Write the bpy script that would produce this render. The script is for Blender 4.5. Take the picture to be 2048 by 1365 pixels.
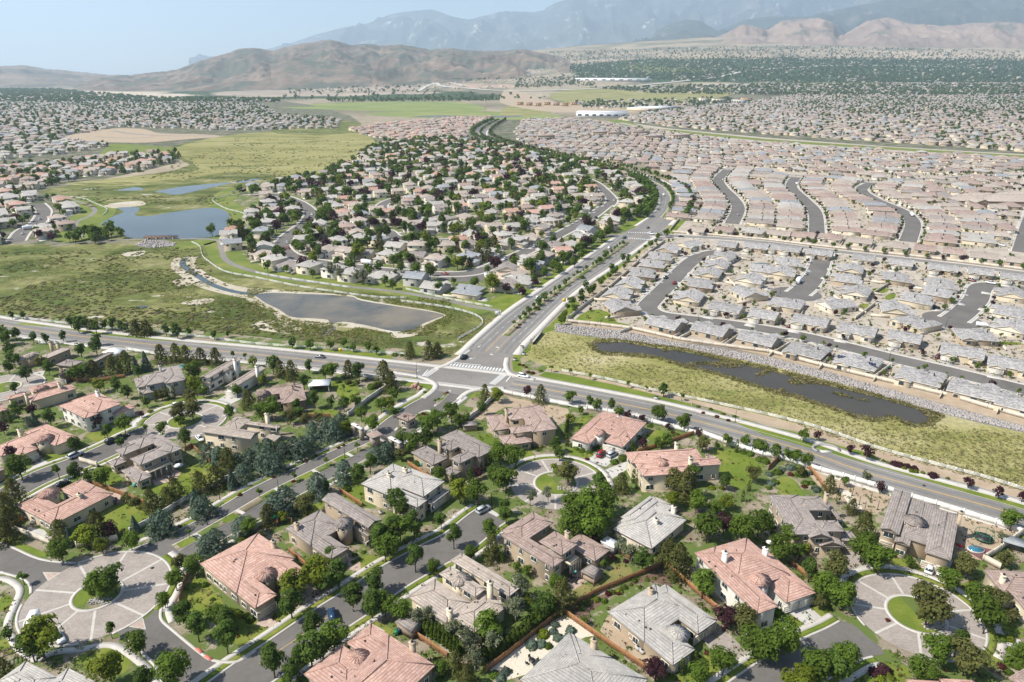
import bpy, math, random
import numpy as np
from mathutils import Vector, Matrix, noise
from mathutils.geometry import tessellate_polygon
for _o in list(bpy.data.objects): bpy.data.objects.remove(_o)
SC = bpy.context.scene
COL = SC.collection
RN = random.Random(11)

# ------------------------------------------------------------------ camera, sky, sun, exposure
CAM_H, F_PX, Y_H = 120.0, 1400.0, 145.0
PITCH = math.atan((682.5 - Y_H) / F_PX)
cam = bpy.data.cameras.new('camera'); camo = bpy.data.objects.new('camera', cam); COL.objects.link(camo)
camo.location = (0, 0, CAM_H); camo.rotation_euler = (math.pi / 2 - PITCH, 0, 0)
cam.sensor_width = 36; cam.lens = F_PX / 2048 * 36; cam.clip_start = 1; cam.clip_end = 60000
SC.camera = camo
SUN_EL = math.radians(50); SUN_V = Vector((-0.965, -0.262, 0)).normalized()
world = bpy.data.worlds.new("World"); SC.world = world; world.use_nodes = True
nt = world.node_tree; sky = nt.nodes.new('ShaderNodeTexSky'); sky.sky_type = 'NISHITA'; sky.sun_disc = False
sky.sun_elevation = SUN_EL; sky.sun_rotation = math.atan2(SUN_V.x, SUN_V.y) % (2 * math.pi)
sky.altitude = 1400; sky.dust_density = 2.0; sky.air_density = 1.0; sky.ozone_density = 1.0
nt.links.new(sky.outputs[0], nt.nodes['Background'].inputs[0]); nt.nodes['Background'].inputs[1].default_value = 0.088
sun = bpy.data.lights.new('sun', 'SUN'); sun.energy = 5.0; sun.angle = math.radians(0.55); sun.color = (1.0, 0.95, 0.87)
suno = bpy.data.objects.new('sun', sun); COL.objects.link(suno)
sd = Vector((SUN_V.x * math.cos(SUN_EL), SUN_V.y * math.cos(SUN_EL), math.sin(SUN_EL)))
suno.rotation_euler = sd.to_track_quat('Z', 'Y').to_euler()
SC.view_settings.view_transform = 'Standard'; SC.view_settings.look = 'None'
SC.view_settings.exposure = 0.76; SC.view_settings.gamma = 1; SC.view_settings.use_curve_mapping = False
SC.render.engine = 'CYCLES'
SC.cycles.max_bounces = 5; SC.cycles.diffuse_bounces = 2; SC.cycles.glossy_bounces = 2; SC.cycles.transmission_bounces = 2
SC.cycles.volume_bounces = 1; SC.cycles.transparent_max_bounces = 4; SC.cycles.caustics_reflective = False; SC.cycles.caustics_refractive = False
SC.cycles.use_denoising = True
try: SC.cycles.denoiser = 'OPENIMAGEDENOISE'
except Exception: pass
SC.cycles.sample_clamp_indirect = 4

# ------------------------------------------------------------------ ground geometry
CP, SP = math.cos(PITCH), math.sin(PITCH)
def G(px, py, z=0.0):
    """the point at height z seen at photo pixel (px, py)"""
    u, v = px - 1024, py - 682.5
    d = Vector((u, F_PX * CP - v * SP, -(F_PX * SP + v * CP)))
    return Vector((0, 0, CAM_H)) + d * ((CAM_H - z) / -d.z)
def PX(p):
    x, y, z = p[0], p[1], p[2] - CAM_H
    Z = y * CP - z * SP
    return 1024 + F_PX * x / Z, 682.5 - F_PX * (y * SP + z * CP) / Z
TO = {i + 1: (512 * (i % 4), (1024, 683, 342, 0)[i // 4]) for i in range(16)}
def T(n, x, y): return (TO[n][0] + x / 4, TO[n][1] + y / 4)
FARX = [(-800, 180), (0, 178), (200, 176), (450, 168), (600, 158), (720, 146), (850, 134), (1000, 112), (1150, 98), (1400, 82), (1600, 84), (2048, 92), (2900, 95)]
def lerp_tab(tab, x):
    if x <= tab[0][0]: return tab[0][1]
    for (a, b), (c, d) in zip(tab, tab[1:]):
        if x <= c: return b + (d - b) * (x - a) / (c - a)
    return tab[-1][1]
D_FAR = 8200.0
def hgt(x, y):
    if y < 3300: return 0.0
    px = 1024 + F_PX * x / (y * CP)
    yf = lerp_tab(FARX, px)
    e = (682.5 - yf) / F_PX
    ang = math.atan(e) - PITCH
    zf = max(-2.0, CAM_H + D_FAR * math.tan(ang))
    t = min(1.25, (y - 3300) / (D_FAR - 3300))
    return zf * t ** 1.35
def catmull(P, n=5, closed=False):
    P = [Vector(p) for p in P]; out = []; m = len(P)
    if m < 3: return P
    for i in range(m if closed else m - 1):
        if closed: p0, p1, p2, p3 = P[i - 1], P[i], P[(i + 1) % m], P[(i + 2) % m]
        else: p0, p1, p2, p3 = P[max(i - 1, 0)], P[i], P[i + 1], P[min(i + 2, m - 1)]
        for k in range(n):
            t = k / n
            out.append(0.5 * ((2 * p1) + (p2 - p0) * t + (2 * p0 - 5 * p1 + 4 * p2 - p3) * t * t + (3 * p1 - p0 - 3 * p2 + p3) * t ** 3))
    if not closed: out.append(P[-1])
    return out
def inpoly(x, y, poly):
    c = False; j = len(poly) - 1
    for i in range(len(poly)):
        a, b = poly[i], poly[j]
        if (a[1] > y) != (b[1] > y) and x < (b[0] - a[0]) * (y - a[1]) / (b[1] - a[1]) + a[0]: c = not c
        j = i
    return c

# ------------------------------------------------------------------ mesh buffers
class MB:
    def __init__(s): s.v = []; s.f = []; s.m = []
    def add(s, vs, fs, m=0):
        o = len(s.v); s.v += [tuple(p) for p in vs]; s.f += [tuple(i + o for i in f) for f in fs]; s.m += [m] * len(fs)
    def box(s, c, sx, sy, sz, rz=0.0, m=0, taper=1.0):
        ca, sa = math.cos(rz), math.sin(rz); vs = []
        for k, t in ((0, 1.0), (1, taper)):
            for dx, dy in ((-1, -1), (1, -1), (1, 1), (-1, 1)):
                x, y = dx * sx / 2 * t, dy * sy / 2 * t
                vs.append((c[0] + x * ca - y * sa, c[1] + x * sa + y * ca, c[2] + k * sz))
        s.add(vs, [(0, 3, 2, 1), (4, 5, 6, 7), (0, 1, 5, 4), (1, 2, 6, 5), (2, 3, 7, 6), (3, 0, 4, 7)], m)
    def bar(s, a, b, w, h=None, m=0):
        a, b = Vector(a), Vector(b); h = h or w; d = b - a
        if d.length < 1e-6: return
        d.normalize(); side = d.cross(Vector((0, 0, 1)))
        side = side.normalized() if side.length > 1e-4 else Vector((1, 0, 0)); up = side.cross(d)
        vs = [p + side * (i * w / 2) + up * (j * h / 2) for p in (a, b) for i, j in ((-1, -1), (1, -1), (1, 1), (-1, 1))]
        s.add(vs, [(0, 3, 2, 1), (4, 5, 6, 7), (0, 1, 5, 4), (1, 2, 6, 5), (2, 3, 7, 6), (3, 0, 4, 7)], m)
    def cyl(s, c, r, h, n=12, m=0, r2=None, axis='z'):
        r2 = r if r2 is None else r2; vs = []
        for k, rr in ((0, r), (1, r2)):
            for i in range(n):
                a = 2 * math.pi * i / n; p = (rr * math.cos(a), rr * math.sin(a), k * h)
                if axis == 'y': p = (p[0], p[2] - h / 2, p[1])
                vs.append((c[0] + p[0], c[1] + p[1], c[2] + p[2]))
        s.add(vs, [tuple(range(n))[::-1], tuple(range(n, 2 * n))] + [(i, (i + 1) % n, n + (i + 1) % n, n + i) for i in range(n)], m)
    def arrays(s):
        v = np.array(s.v, dtype=np.float32).reshape(-1, 3)
        lt = np.array([len(f) for f in s.f], dtype=np.int32)
        lv = np.array([i for f in s.f for i in f], dtype=np.int32)
        return v, lt, lv, np.array(s.m, dtype=np.int32), face_uv(v, lt, lv)
    def build(s, name, mats, parent=None, loc=None, rz=None, smooth=False):
        return mesh_obj(name, s.arrays(), mats, parent, loc, rz, smooth)
def face_uv(v, lt, lv):
    if len(lt) == 0: return np.zeros((0, 2), np.float32)
    ls = np.concatenate(([0], np.cumsum(lt)[:-1]))
    a, b, c = v[lv[ls]], v[lv[ls + 1]], v[lv[ls + 2]]
    n = np.cross(b - a, c - a); n /= (np.linalg.norm(n, axis=1, keepdims=True) + 1e-12)
    z = np.array([0, 0, 1.0]); w = z - n * n[:, 2:3]
    flat = np.linalg.norm(w, axis=1) < 1e-3; w[flat] = (0, 1, 0)
    w /= np.linalg.norm(w, axis=1, keepdims=True); u = np.cross(w, n)
    fi = np.repeat(np.arange(len(lt)), lt); p = v[lv]
    return np.stack([(p * u[fi]).sum(1), (p * w[fi]).sum(1)], 1).astype(np.float32)
def raw_mesh(name, arr, mats, smooth=False):
    v, lt, lv, mi, uv = arr
    me = bpy.data.meshes.new(name)
    me.vertices.add(len(v)); me.vertices.foreach_set('co', np.ascontiguousarray(v, dtype=np.float32).ravel())
    me.loops.add(len(lv)); me.loops.foreach_set('vertex_index', lv)
    me.polygons.add(len(lt)); ls = np.concatenate(([0], np.cumsum(lt)[:-1])).astype(np.int32)
    me.polygons.foreach_set('loop_start', ls); me.polygons.foreach_set('loop_total', lt)
    me.polygons.foreach_set('material_index', mi)
    if smooth: me.polygons.foreach_set('use_smooth', np.ones(len(lt), dtype=bool))
    u = me.uv_layers.new(name='UVMap'); u.data.foreach_set('uv', uv.ravel())
    for m in (mats if isinstance(mats, (list, tuple)) else [mats]): me.materials.append(m)
    me.update(calc_edges=True)
    return me
def mesh_obj(name, arr, mats, parent=None, loc=None, rz=None, smooth=False):
    return link(name, raw_mesh(name, arr, mats, smooth), parent, loc, rz)
def link(name, me, parent=None, loc=None, rz=None):
    o = bpy.data.objects.new(name, me); COL.objects.link(o)
    if parent is not None: o.parent = parent
    if loc is not None: o.location = loc
    if rz is not None: o.rotation_euler = (0, 0, rz)
    return o
def tag(o, label=None, cat=None, group=None, kind=None):
    if label: o['label'] = label
    if cat: o['category'] = cat
    if group: o['group'] = group
    if kind: o['kind'] = kind
    return o
def thing(name, label, cat, loc=(0, 0, 0), rz=0, group=None):
    o = link(name, None, None, loc, rz); return tag(o, label, cat, group)
KIDS = {}
def copy_tree(root, loc, rz, scale=1.0, matmap=None):
    """a copy of a thing with copies of its parts (and theirs); matmap {child stem: material}"""
    r = root.copy(); COL.objects.link(r); r.location = loc; r.rotation_euler = (0, 0, rz); r.scale = (scale,) * 3
    def rec(src, dst):
        for ch in KIDS.get(src.name, src.children):
            c = ch.copy(); COL.objects.link(c); c.parent = dst
            st = ch.name.split('.')[0]
            if matmap and st in matmap:
                c.material_slots[0].link = 'OBJECT'; c.material_slots[0].material = matmap[st]
            rec(ch, c)
    rec(root, r)
    return r
def replicate(inst, matn=None):
    """inst: list of (template arrays, x, y, z, rz, sx, sz, matoffset dict or None) -> joined arrays"""
    groups = {}
    for it in inst: groups.setdefault(id(it[0]), []).append(it)
    V, LT, LV, MI, UV = [], [], [], [], []; off = 0
    for its in groups.values():
        v, lt, lv, mi, uv = its[0][0]
        P = np.array([(i[1], i[2], i[3], i[4], i[5], i[6]) for i in its], dtype=np.float64)
        k = len(its); c, s = np.cos(P[:, 3])[:, None], np.sin(P[:, 3])[:, None]
        x = v[None, :, 0] * P[:, 4:5]; y = v[None, :, 1] * P[:, 4:5]; z = v[None, :, 2] * P[:, 5:6]
        W = np.stack([x * c - y * s + P[:, 0:1], x * s + y * c + P[:, 1:2], z + P[:, 2:3]], 2)
        V.append(W.reshape(-1, 3)); LT.append(np.tile(lt, k))
        LV.append((lv[None, :] + (np.arange(k) * len(v))[:, None] + off).ravel()); off += k * len(v)
        if its[0][7] is None: MI.append(np.tile(mi, k))
        else:
            tabs = np.array([i[7] for i in its]); MI.append(tabs[:, mi].ravel())
        UV.append(np.tile(uv, (k, 1)))
    return (np.concatenate(V).astype(np.float32), np.concatenate(LT).astype(np.int32), np.concatenate(LV).astype(np.int32),
            np.concatenate(MI).astype(np.int32), np.concatenate(UV).astype(np.float32))

# ------------------------------------------------------------------ materials
def node_mat(name):
    m = bpy.data.materials.new(name); m.use_nodes = True; t = m.node_tree
    return m, t, t.nodes['Principled BSDF']
def ramp(t, src, stops):
    r = t.nodes.new('ShaderNodeValToRGB'); e = r.color_ramp.elements
    while len(e) < len(stops): e.new(0.5)
    for el, (p, c) in zip(e, stops): el.position = p; el.color = (*c, 1)
    t.links.new(src, r.inputs[0]); return r.outputs[0]
def noise_tex(t, scale, detail=4, rough=0.6, vec=None, dist=0.0):
    n = t.nodes.new('ShaderNodeTexNoise'); n.inputs['Scale'].default_value = scale; n.inputs['Detail'].default_value = detail
    n.inputs['Roughness'].default_value = rough; n.inputs['Distortion'].default_value = dist
    if vec is None:
        g = t.nodes.new('ShaderNodeNewGeometry'); vec = g.outputs['Position']
    t.links.new(vec, n.inputs['Vector']); return n.outputs[0]
def mix(t, fac, a, b, mode='MIX'):
    m = t.nodes.new('ShaderNodeMix'); m.data_type = 'RGBA'; m.blend_type = mode
    for s, val in ((m.inputs[0], fac), (m.inputs[6], a), (m.inputs[7], b)):
        if hasattr(val, 'node'): t.links.new(val, s)
        elif isinstance(val, (int, float)): s.default_value = val
        else: s.default_value = (*val, 1)
    return m.outputs[2]
def bump(t, b, h, strength=0.3, dist=0.1):
    n = t.nodes.new('ShaderNodeBump'); n.inputs['Strength'].default_value = strength; n.inputs['Distance'].default_value = dist
    t.links.new(h, n.inputs['Height']); t.links.new(n.outputs[0], b.inputs['Normal'])
def sc(c, k): return tuple(min(1, x * k) for x in c)
def objrand(t, col, lo=0.85, hi=1.15):
    oi = t.nodes.new('ShaderNodeObjectInfo'); mr = t.nodes.new('ShaderNodeMapRange'); t.links.new(oi.outputs['Random'], mr.inputs[0])
    mr.inputs[3].default_value = lo; mr.inputs[4].default_value = hi
    v = t.nodes.new('ShaderNodeVectorMath'); v.operation = 'SCALE'; t.links.new(col, v.inputs[0]); t.links.new(mr.outputs[0], v.inputs['Scale'])
    return v.outputs[0]
MATS = {}
def plain(name, c, rough=0.85, var=0.12, scale=0.6, bmp=0.0, metal=0.0, rnd=False, spec=None):
    if name in MATS: return MATS[name]
    m, t, b = node_mat(name); b.inputs['Roughness'].default_value = rough; b.inputs['Metallic'].default_value = metal
    if spec is not None: b.inputs['Specular IOR Level'].default_value = spec
    n = noise_tex(t, scale, 5, 0.65)
    col = ramp(t, n, [(0.3, sc(c, 1 - var)), (0.7, sc(c, 1 + var))])
    if rnd: col = objrand(t, col)
    t.links.new(col, b.inputs['Base Color'])
    if bmp: bump(t, b, noise_tex(t, scale * 6, 3), bmp, 0.05)
    MATS[name] = m; return m
def multi(name, stops, scale, scale2=None, rough=0.95, bmp=0.3, c2=None, thr=(0.6, 0.66), dist=0.0, fine=None, stretch=None, scale3=None):
    """ground cover: large noise through a ramp, a fine noise for grain, optional patches of a second colour"""
    m, t, b = node_mat(name); b.inputs['Roughness'].default_value = rough; b.inputs['Specular IOR Level'].default_value = 0.15
    vec = None
    if stretch:
        g = t.nodes.new('ShaderNodeNewGeometry'); mp = t.nodes.new('ShaderNodeMapping'); mp.inputs['Scale'].default_value = stretch[:3]
        mp.inputs['Rotation'].default_value = (0, 0, stretch[3]); t.links.new(g.outputs['Position'], mp.inputs[0]); vec = mp.outputs[0]
    n = noise_tex(t, scale, 6, 0.62, vec, dist); col = ramp(t, n, stops)
    if fine:
        f = noise_tex(t, fine[0], 3, 0.7); col = mix(t, 1.0, col, ramp(t, f, [(0.3, (1 - fine[1],) * 3), (0.7, (1 + 0 * fine[1],) * 3)]), 'MULTIPLY')
    if c2:
        k = noise_tex(t, scale2, 5, 0.7, vec); fac = ramp(t, k, [(thr[0], (0, 0, 0)), (thr[1], (1, 1, 1))]); col = mix(t, fac, col, c2)
    t.links.new(col, b.inputs['Base Color'])
    if bmp: bump(t, b, noise_tex(t, scale3 or 1.2, 4, 0.7), bmp, 0.4)
    MATS[name] = m; return m
def roofmat(name, c, c2=None, course=0.62, var=0.06):
    """concrete tile: courses and joints from a brick pattern laid along each slope, with odd lighter and redder tiles"""
    m, t, b = node_mat(name); b.inputs['Roughness'].default_value = 0.8; b.inputs['Specular IOR Level'].default_value = 0.25
    uv = t.nodes.new('ShaderNodeUVMap'); uv.uv_map = 'UVMap'
    br = t.nodes.new('ShaderNodeTexBrick'); t.links.new(uv.outputs[0], br.inputs[0]); br.inputs['Scale'].default_value = 1.0
    br.inputs['Brick Width'].default_value = 0.9; br.inputs['Row Height'].default_value = course; br.inputs['Mortar Size'].default_value = 0.012
    br.inputs['Mortar Smooth'].default_value = 0.4; br.inputs['Bias'].default_value = -0.1
    br.inputs['Color1'].default_value = (*sc(c, 1 - var), 1); br.inputs['Color2'].default_value = (*sc(c2 or c, 1 + var), 1)
    br.inputs['Mortar'].default_value = (*sc(c, 0.48), 1)
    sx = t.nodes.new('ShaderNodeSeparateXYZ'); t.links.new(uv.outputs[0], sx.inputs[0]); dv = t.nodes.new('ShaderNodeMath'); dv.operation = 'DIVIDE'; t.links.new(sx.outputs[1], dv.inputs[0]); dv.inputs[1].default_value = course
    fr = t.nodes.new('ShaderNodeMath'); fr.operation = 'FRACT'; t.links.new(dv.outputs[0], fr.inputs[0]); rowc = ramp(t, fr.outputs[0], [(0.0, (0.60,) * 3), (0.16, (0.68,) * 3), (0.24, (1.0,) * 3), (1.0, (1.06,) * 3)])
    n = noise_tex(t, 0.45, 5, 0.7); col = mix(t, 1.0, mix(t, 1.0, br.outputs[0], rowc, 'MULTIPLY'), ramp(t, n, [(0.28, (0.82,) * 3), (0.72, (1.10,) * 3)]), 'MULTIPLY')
    n2 = noise_tex(t, 3.0, 2, 0.5); col = mix(t, 0.3, col, mix(t, 1.0, col, ramp(t, n2, [(0.35, (0.7,) * 3), (0.65, (1.25,) * 3)]), 'MULTIPLY'))
    col = objrand(t, col, 0.9, 1.08)
    t.links.new(col, b.inputs['Base Color'])
    w = t.nodes.new('ShaderNodeTexWave'); w.wave_type = 'BANDS'; w.bands_direction = 'Y'; w.wave_profile = 'SAW'
    w.inputs['Scale'].default_value = 0.314 / course / 2 * 1.0; t.links.new(uv.outputs[0], w.inputs[0])
    bump(t, b, fr.outputs[0], 0.7, -0.10)
    MATS[name] = m; return m
def leafmat(name, c, c2):
    m, t, b = node_mat(name); b.inputs['Roughness'].default_value = 0.75; b.inputs['Specular IOR Level'].default_value = 0.12
    oi = t.nodes.new('ShaderNodeObjectInfo'); tc = t.nodes.new('ShaderNodeNewGeometry')
    n = noise_tex(t, 0.9, 4, 0.7, tc.outputs['Position'])
    col = ramp(t, n, [(0.3, c), (0.7, c2)]); col = objrand(t, col, 0.75, 1.25)
    wn = t.nodes.new('ShaderNodeTexWhiteNoise'); wn.noise_dimensions = '1D'; t.links.new(tc.outputs['Random Per Island'], wn.inputs['W'])
    col = mix(t, 1.0, col, ramp(t, wn.outputs[0], [(0, (0.72,) * 3), (1, (1.0,) * 3)]), 'MULTIPLY')
    t.links.new(col, b.inputs['Base Color'])
    tr = t.nodes.new('ShaderNodeBsdfTranslucent'); t.links.new(mix(t, 1.0, col, (1.0, 1.0, 0.5), 'MULTIPLY'), tr.inputs[0])
    mx = t.nodes.new('ShaderNodeMixShader'); mx.inputs[0].default_value = 0.42
    t.links.new(b.outputs[0], mx.inputs[1]); t.links.new(tr.outputs[0], mx.inputs[2])
    t.links.new(mx.outputs[0], t.nodes['Material Output'].inputs[0])
    MATS[name] = m; return m
def watermat(name, c, rough=0.06, bmp=0.04, c2=None, s=0.02):
    m, t, b = node_mat(name); b.inputs['Roughness'].default_value = rough; b.inputs['IOR'].default_value = 1.33
    n = noise_tex(t, s, 4, 0.6); t.links.new(ramp(t, n, [(0.38, c), (0.62, c2 or sc(c, 1.5))]), b.inputs['Base Color'])
    bump(t, b, noise_tex(t, 1.2, 3, 0.6), bmp, 0.1); MATS[name] = m; return m
def glossy(name, c, rough=0.3, metal=0.0):
    if name in MATS: return MATS[name]
    m, t, b = node_mat(name); b.inputs['Base Color'].default_value = (*c, 1); b.inputs['Roughness'].default_value = rough; b.inputs['Metallic'].default_value = metal
    MATS[name] = m; return m
# ------------------------------------------------------------------ palette
SOIL = plain('soil', (0.30, 0.25, 0.19), 0.95, 0.22, 0.25, 0.3)
TANLOT = multi('garden gravel', [(0.3, (0.17, 0.14, 0.09)), (0.5, (0.29, 0.24, 0.175)), (0.7, (0.40, 0.345, 0.27))], 0.10, 0.12, bmp=0.3, c2=(0.10, 0.135, 0.035), thr=(0.45, 0.51), fine=(2.0, 0.3))
DIRT = multi('bare dirt', [(0.3, (0.33, 0.25, 0.17)), (0.7, (0.45, 0.36, 0.26))], 0.15, 0.5, bmp=0.3, fine=(3.0, 0.2))
LAWN = multi('mown lawn', [(0.3, (0.095, 0.145, 0.020)), (0.5, (0.145, 0.190, 0.028)), (0.72, (0.25, 0.245, 0.06))], 0.09, 0.2, bmp=0.3, fine=(2.5, 0.25))
DRYLAWN = multi('dry lawn', [(0.3, (0.10, 0.14, 0.03)), (0.55, (0.22, 0.20, 0.07)), (0.75, (0.33, 0.27, 0.13))], 0.13, 0.2, bmp=0.3, fine=(2.5, 0.25))
VERGE = multi('verge grass', [(0.3, (0.10, 0.155, 0.03)), (0.55, (0.17, 0.20, 0.045)), (0.75, (0.28, 0.25, 0.09))], 0.05, 0.2, bmp=0.3, fine=(2.0, 0.25))
MEADOW = multi('marsh grass', [(0.28, (0.055, 0.085, 0.020)), (0.40, (0.10, 0.13, 0.030)), (0.50, (0.16, 0.175, 0.05)), (0.60, (0.26, 0.25, 0.10)), (0.72, (0.38, 0.34, 0.20))],
               0.016, 0.03, bmp=0.9, c2=(0.42, 0.38, 0.31), thr=(0.62, 0.66), fine=(0.14, 0.55), stretch=(1.0, 1.7, 1.0, 0.35), scale3=0.5)
MEADOW_Y = multi('yellow marsh grass', [(0.22, (0.10, 0.115, 0.03)), (0.36, (0.23, 0.22, 0.075)), (0.55, (0.31, 0.285, 0.115)), (0.75, (0.38, 0.34, 0.18))],
                 0.010, 0.02, bmp=0.6, c2=(0.12, 0.13, 0.035), thr=(0.53, 0.60), fine=(0.2, 0.3), stretch=(0.5, 1.6, 1.0, -0.1), scale3=0.4)
MEADOW_R = multi('reed meadow', [(0.25, (0.16, 0.17, 0.045)), (0.42, (0.27, 0.26, 0.085)), (0.56, (0.38, 0.345, 0.15)), (0.72, (0.50, 0.44, 0.27))],
                 0.022, 0.04, bmp=1.0, c2=(0.14, 0.165, 0.04), thr=(0.57, 0.68), fine=(0.55, 0.4), stretch=(1.0, 1.8, 1.0, 0.55), scale3=0.7)
SAND = multi('dried pond sand', [(0.3, (0.38, 0.32, 0.23)), (0.6, (0.50, 0.45, 0.36)), (0.75, (0.60, 0.57, 0.50))], 0.06, 0.15, bmp=0.3, c2=(0.16, 0.17, 0.06), thr=(0.58, 0.63), fine=(0.8, 0.2))
GREYSTONE = multi('stone bank', [(0.3, (0.22, 0.20, 0.18)), (0.7, (0.36, 0.34, 0.31))], 1.2, 2.0, bmp=1.2, fine=(2.2, 0.5), scale3=2.0)
ROAD = multi('asphalt', [(0.3, (0.185, 0.172, 0.155)), (0.7, (0.255, 0.238, 0.215))], 0.035, 0.4, rough=0.9, bmp=0.15, fine=(0.5, 0.16), stretch=(1.0, 1.0, 1.0, 0.5))
ROAD_NEW = multi('dark asphalt', [(0.3, (0.122, 0.113, 0.103)), (0.7, (0.172, 0.16, 0.146))], 0.06, 0.4, rough=0.9, bmp=0.15, fine=(0.6, 0.15))
CONC = plain('concrete', (0.46, 0.43, 0.385), 0.85, 0.10, 0.5, 0.1)
DRIVE = plain('driveway concrete', (0.44, 0.42, 0.385), 0.85, 0.12, 0.3, 0.1)
def pavermat(name, c, c2, bw=0.6, rh=0.3):
    m, t, b = node_mat(name); b.inputs['Roughness'].default_value = 0.85
    g = t.nodes.new('ShaderNodeNewGeometry'); br = t.nodes.new('ShaderNodeTexBrick'); t.links.new(g.outputs['Position'], br.inputs[0])
    br.inputs['Scale'].default_value = 1; br.inputs['Brick Width'].default_value = bw; br.inputs['Row Height'].default_value = rh
    br.inputs['Mortar Size'].default_value = 0.02; br.inputs['Color1'].default_value = (*c, 1); br.inputs['Color2'].default_value = (*c2, 1); br.inputs['Mortar'].default_value = (*sc(c, 0.6), 1)
    n = noise_tex(t, 0.25, 5, 0.7); t.links.new(mix(t, 1.0, br.outputs[0], ramp(t, n, [(0.3, (0.82,) * 3), (0.7, (1.1,) * 3)]), 'MULTIPLY'), b.inputs['Base Color'])
    MATS[name] = m; return m
PAVER = pavermat('plaza pavers', (0.29, 0.25, 0.215), (0.36, 0.315, 0.275))
PATIO = pavermat('patio pavers', (0.40, 0.29, 0.23), (0.50, 0.40, 0.33))
WHITEP = plain('white paint', (0.58, 0.575, 0.55), 0.7, 0.08, 1.5)
YELLOWP = plain('yellow paint', (0.62, 0.38, 0.07), 0.7, 0.08, 1.5)
REDP = plain('red kerb paint', (0.50, 0.16, 0.12), 0.7, 0.08, 1.5)
WATER = watermat('lake water', (0.035, 0.045, 0.045)); WATER_D = watermat('dark pond water', (0.038, 0.032, 0.022), 0.10, 0.08); WATER_S = watermat('silty water', (0.055, 0.058, 0.050), 0.03, 0.06, (0.175, 0.14, 0.09), 0.028)

# ------------------------------------------------------------------ the ground: one sheet to the horizon
def quad_grid(nc, nr): return [(j * nc + i, j * nc + i + 1, (j + 1) * nc + i + 1, (j + 1) * nc + i) for j in range(nr - 1) for i in range(nc - 1)]
ZONES = [  # far valley floor colours, as polygons of the photograph
    ([(-900, 150), (110, 178), (300, 197), (1000, 200), (1000, 190), (700, 168), (560, 178), (300, 186), (110, 186), (-900, 210)], (0.05, 0.075, 0.03), 0),
    ([(130, 181), (300, 185), (420, 190), (300, 199), (170, 197), (60, 196)], (0.50, 0.42, 0.33), 0),
    ([(500, 165), (700, 166), (840, 172), (880, 188), (700, 192), (500, 196), (420, 190)], (0.33, 0.27, 0.21), 0),
    ([(730, 132), (1030, 130), (1030, 158), (900, 166), (760, 158)], (0.060, 0.085, 0.035), 0),
    ([(900, 167), (1080, 170), (1080, 176), (900, 177)], (0.42, 0.31, 0.23), 0),
    ([(1130, 132), (1300, 118), (1560, 116), (2100, 122), (2950, 125), (2950, 170), (2100, 168), (1600, 166), (1300, 164), (1160, 160)], (0.045, 0.075, 0.028), 0),
    ([(1300, 112), (1440, 108), (1560, 113), (1500, 119), (1320, 118)], (0.36, 0.29, 0.20), 0),
    ([(1240, 128), (1320, 130), (1440, 140), (1330, 146), (1250, 142)], (0.14, 0.16, 0.06), 0),
    ([(1560, 105), (2100, 100), (2950, 100), (2950, 122), (2100, 121), (1800, 118)], (0.40, 0.32, 0.23), 0),
    ([(1100, 190), (1440, 190), (1460, 196), (1300, 205), (1130, 204)], (0.26, 0.27, 0.09), 0),
    ([(1440, 186), (1700, 184), (2950, 184), (2950, 206), (1400, 206)], (0.15, 0.14, 0.09), 0),
    ([(1400, 168), (2100, 172), (2950, 172), (2950, 182), (2100, 186), (1500, 186)], (0.36, 0.33, 0.28), 0)]
def ground_col(px, py, x, y):
    n = noise.fractal(Vector((x / 320, y / 320, 0)), 0.9, 2.1, 4)
    c = Vector((0.30, 0.25, 0.18)) if n > -0.1 else Vector((0.21, 0.19, 0.13))
    jx, jy = px + 14 * noise.noise(Vector((x / 150, y / 150, 3))), py + 3.0 * noise.noise(Vector((x / 260, y / 260, 9)))
    for poly, col, _ in ZONES:
        if inpoly(jx, jy, poly): c = Vector(col)
    return c * (1 + 0.3 * n)
cols = [-900 + 3900 * i / 220 for i in range(221)]
Ds = [-200, 20, 60] + [60 * (3300 / 60) ** (i / 26) for i in range(1, 27)] + [3300 + 5300 * (i / 110) for i in range(1, 111)] + [9500, 12000, 16000, 24000, 31500]
vs, vc = [], []
for D in Ds:
    for p in cols:
        dd = max(D, 60) ; x = (p - 1024) * dd * CP / F_PX * (1.0 if D > 400 else 1.0 + (400 - max(D, 0)) / 90); z = hgt(x, min(D, 8600)) - (0 if D <= 8600 else (D - 8600) * 0.012)
        vs.append((x, D, z)); a = PX((x, max(D, 60), z)); c = ground_col(a[0], a[1], x, D); vc.append((c[0], c[1], c[2], 1))
mb = MB(); mb.add(vs, quad_grid(len(cols), len(Ds)))
m, t, b = node_mat('valley floor'); b.inputs['Roughness'].default_value = 0.95; b.inputs['Specular IOR Level'].default_value = 0.1
at = t.nodes.new('ShaderNodeAttribute'); at.attribute_name = 'tint'
t.links.new(mix(t, 1.0, at.outputs[0], ramp(t, noise_tex(t, 0.03, 6, 0.75), [(0.3, (0.62,) * 3), (0.7, (1.15,) * 3)]), 'MULTIPLY'), b.inputs['Base Color'])
gr = mb.build('ground', m, smooth=True); tag(gr, kind='structure')
ca = gr.data.color_attributes.new('tint', 'FLOAT_COLOR', 'POINT'); ca.data.foreach_set('color', np.array(vc, dtype=np.float32).ravel())

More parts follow.
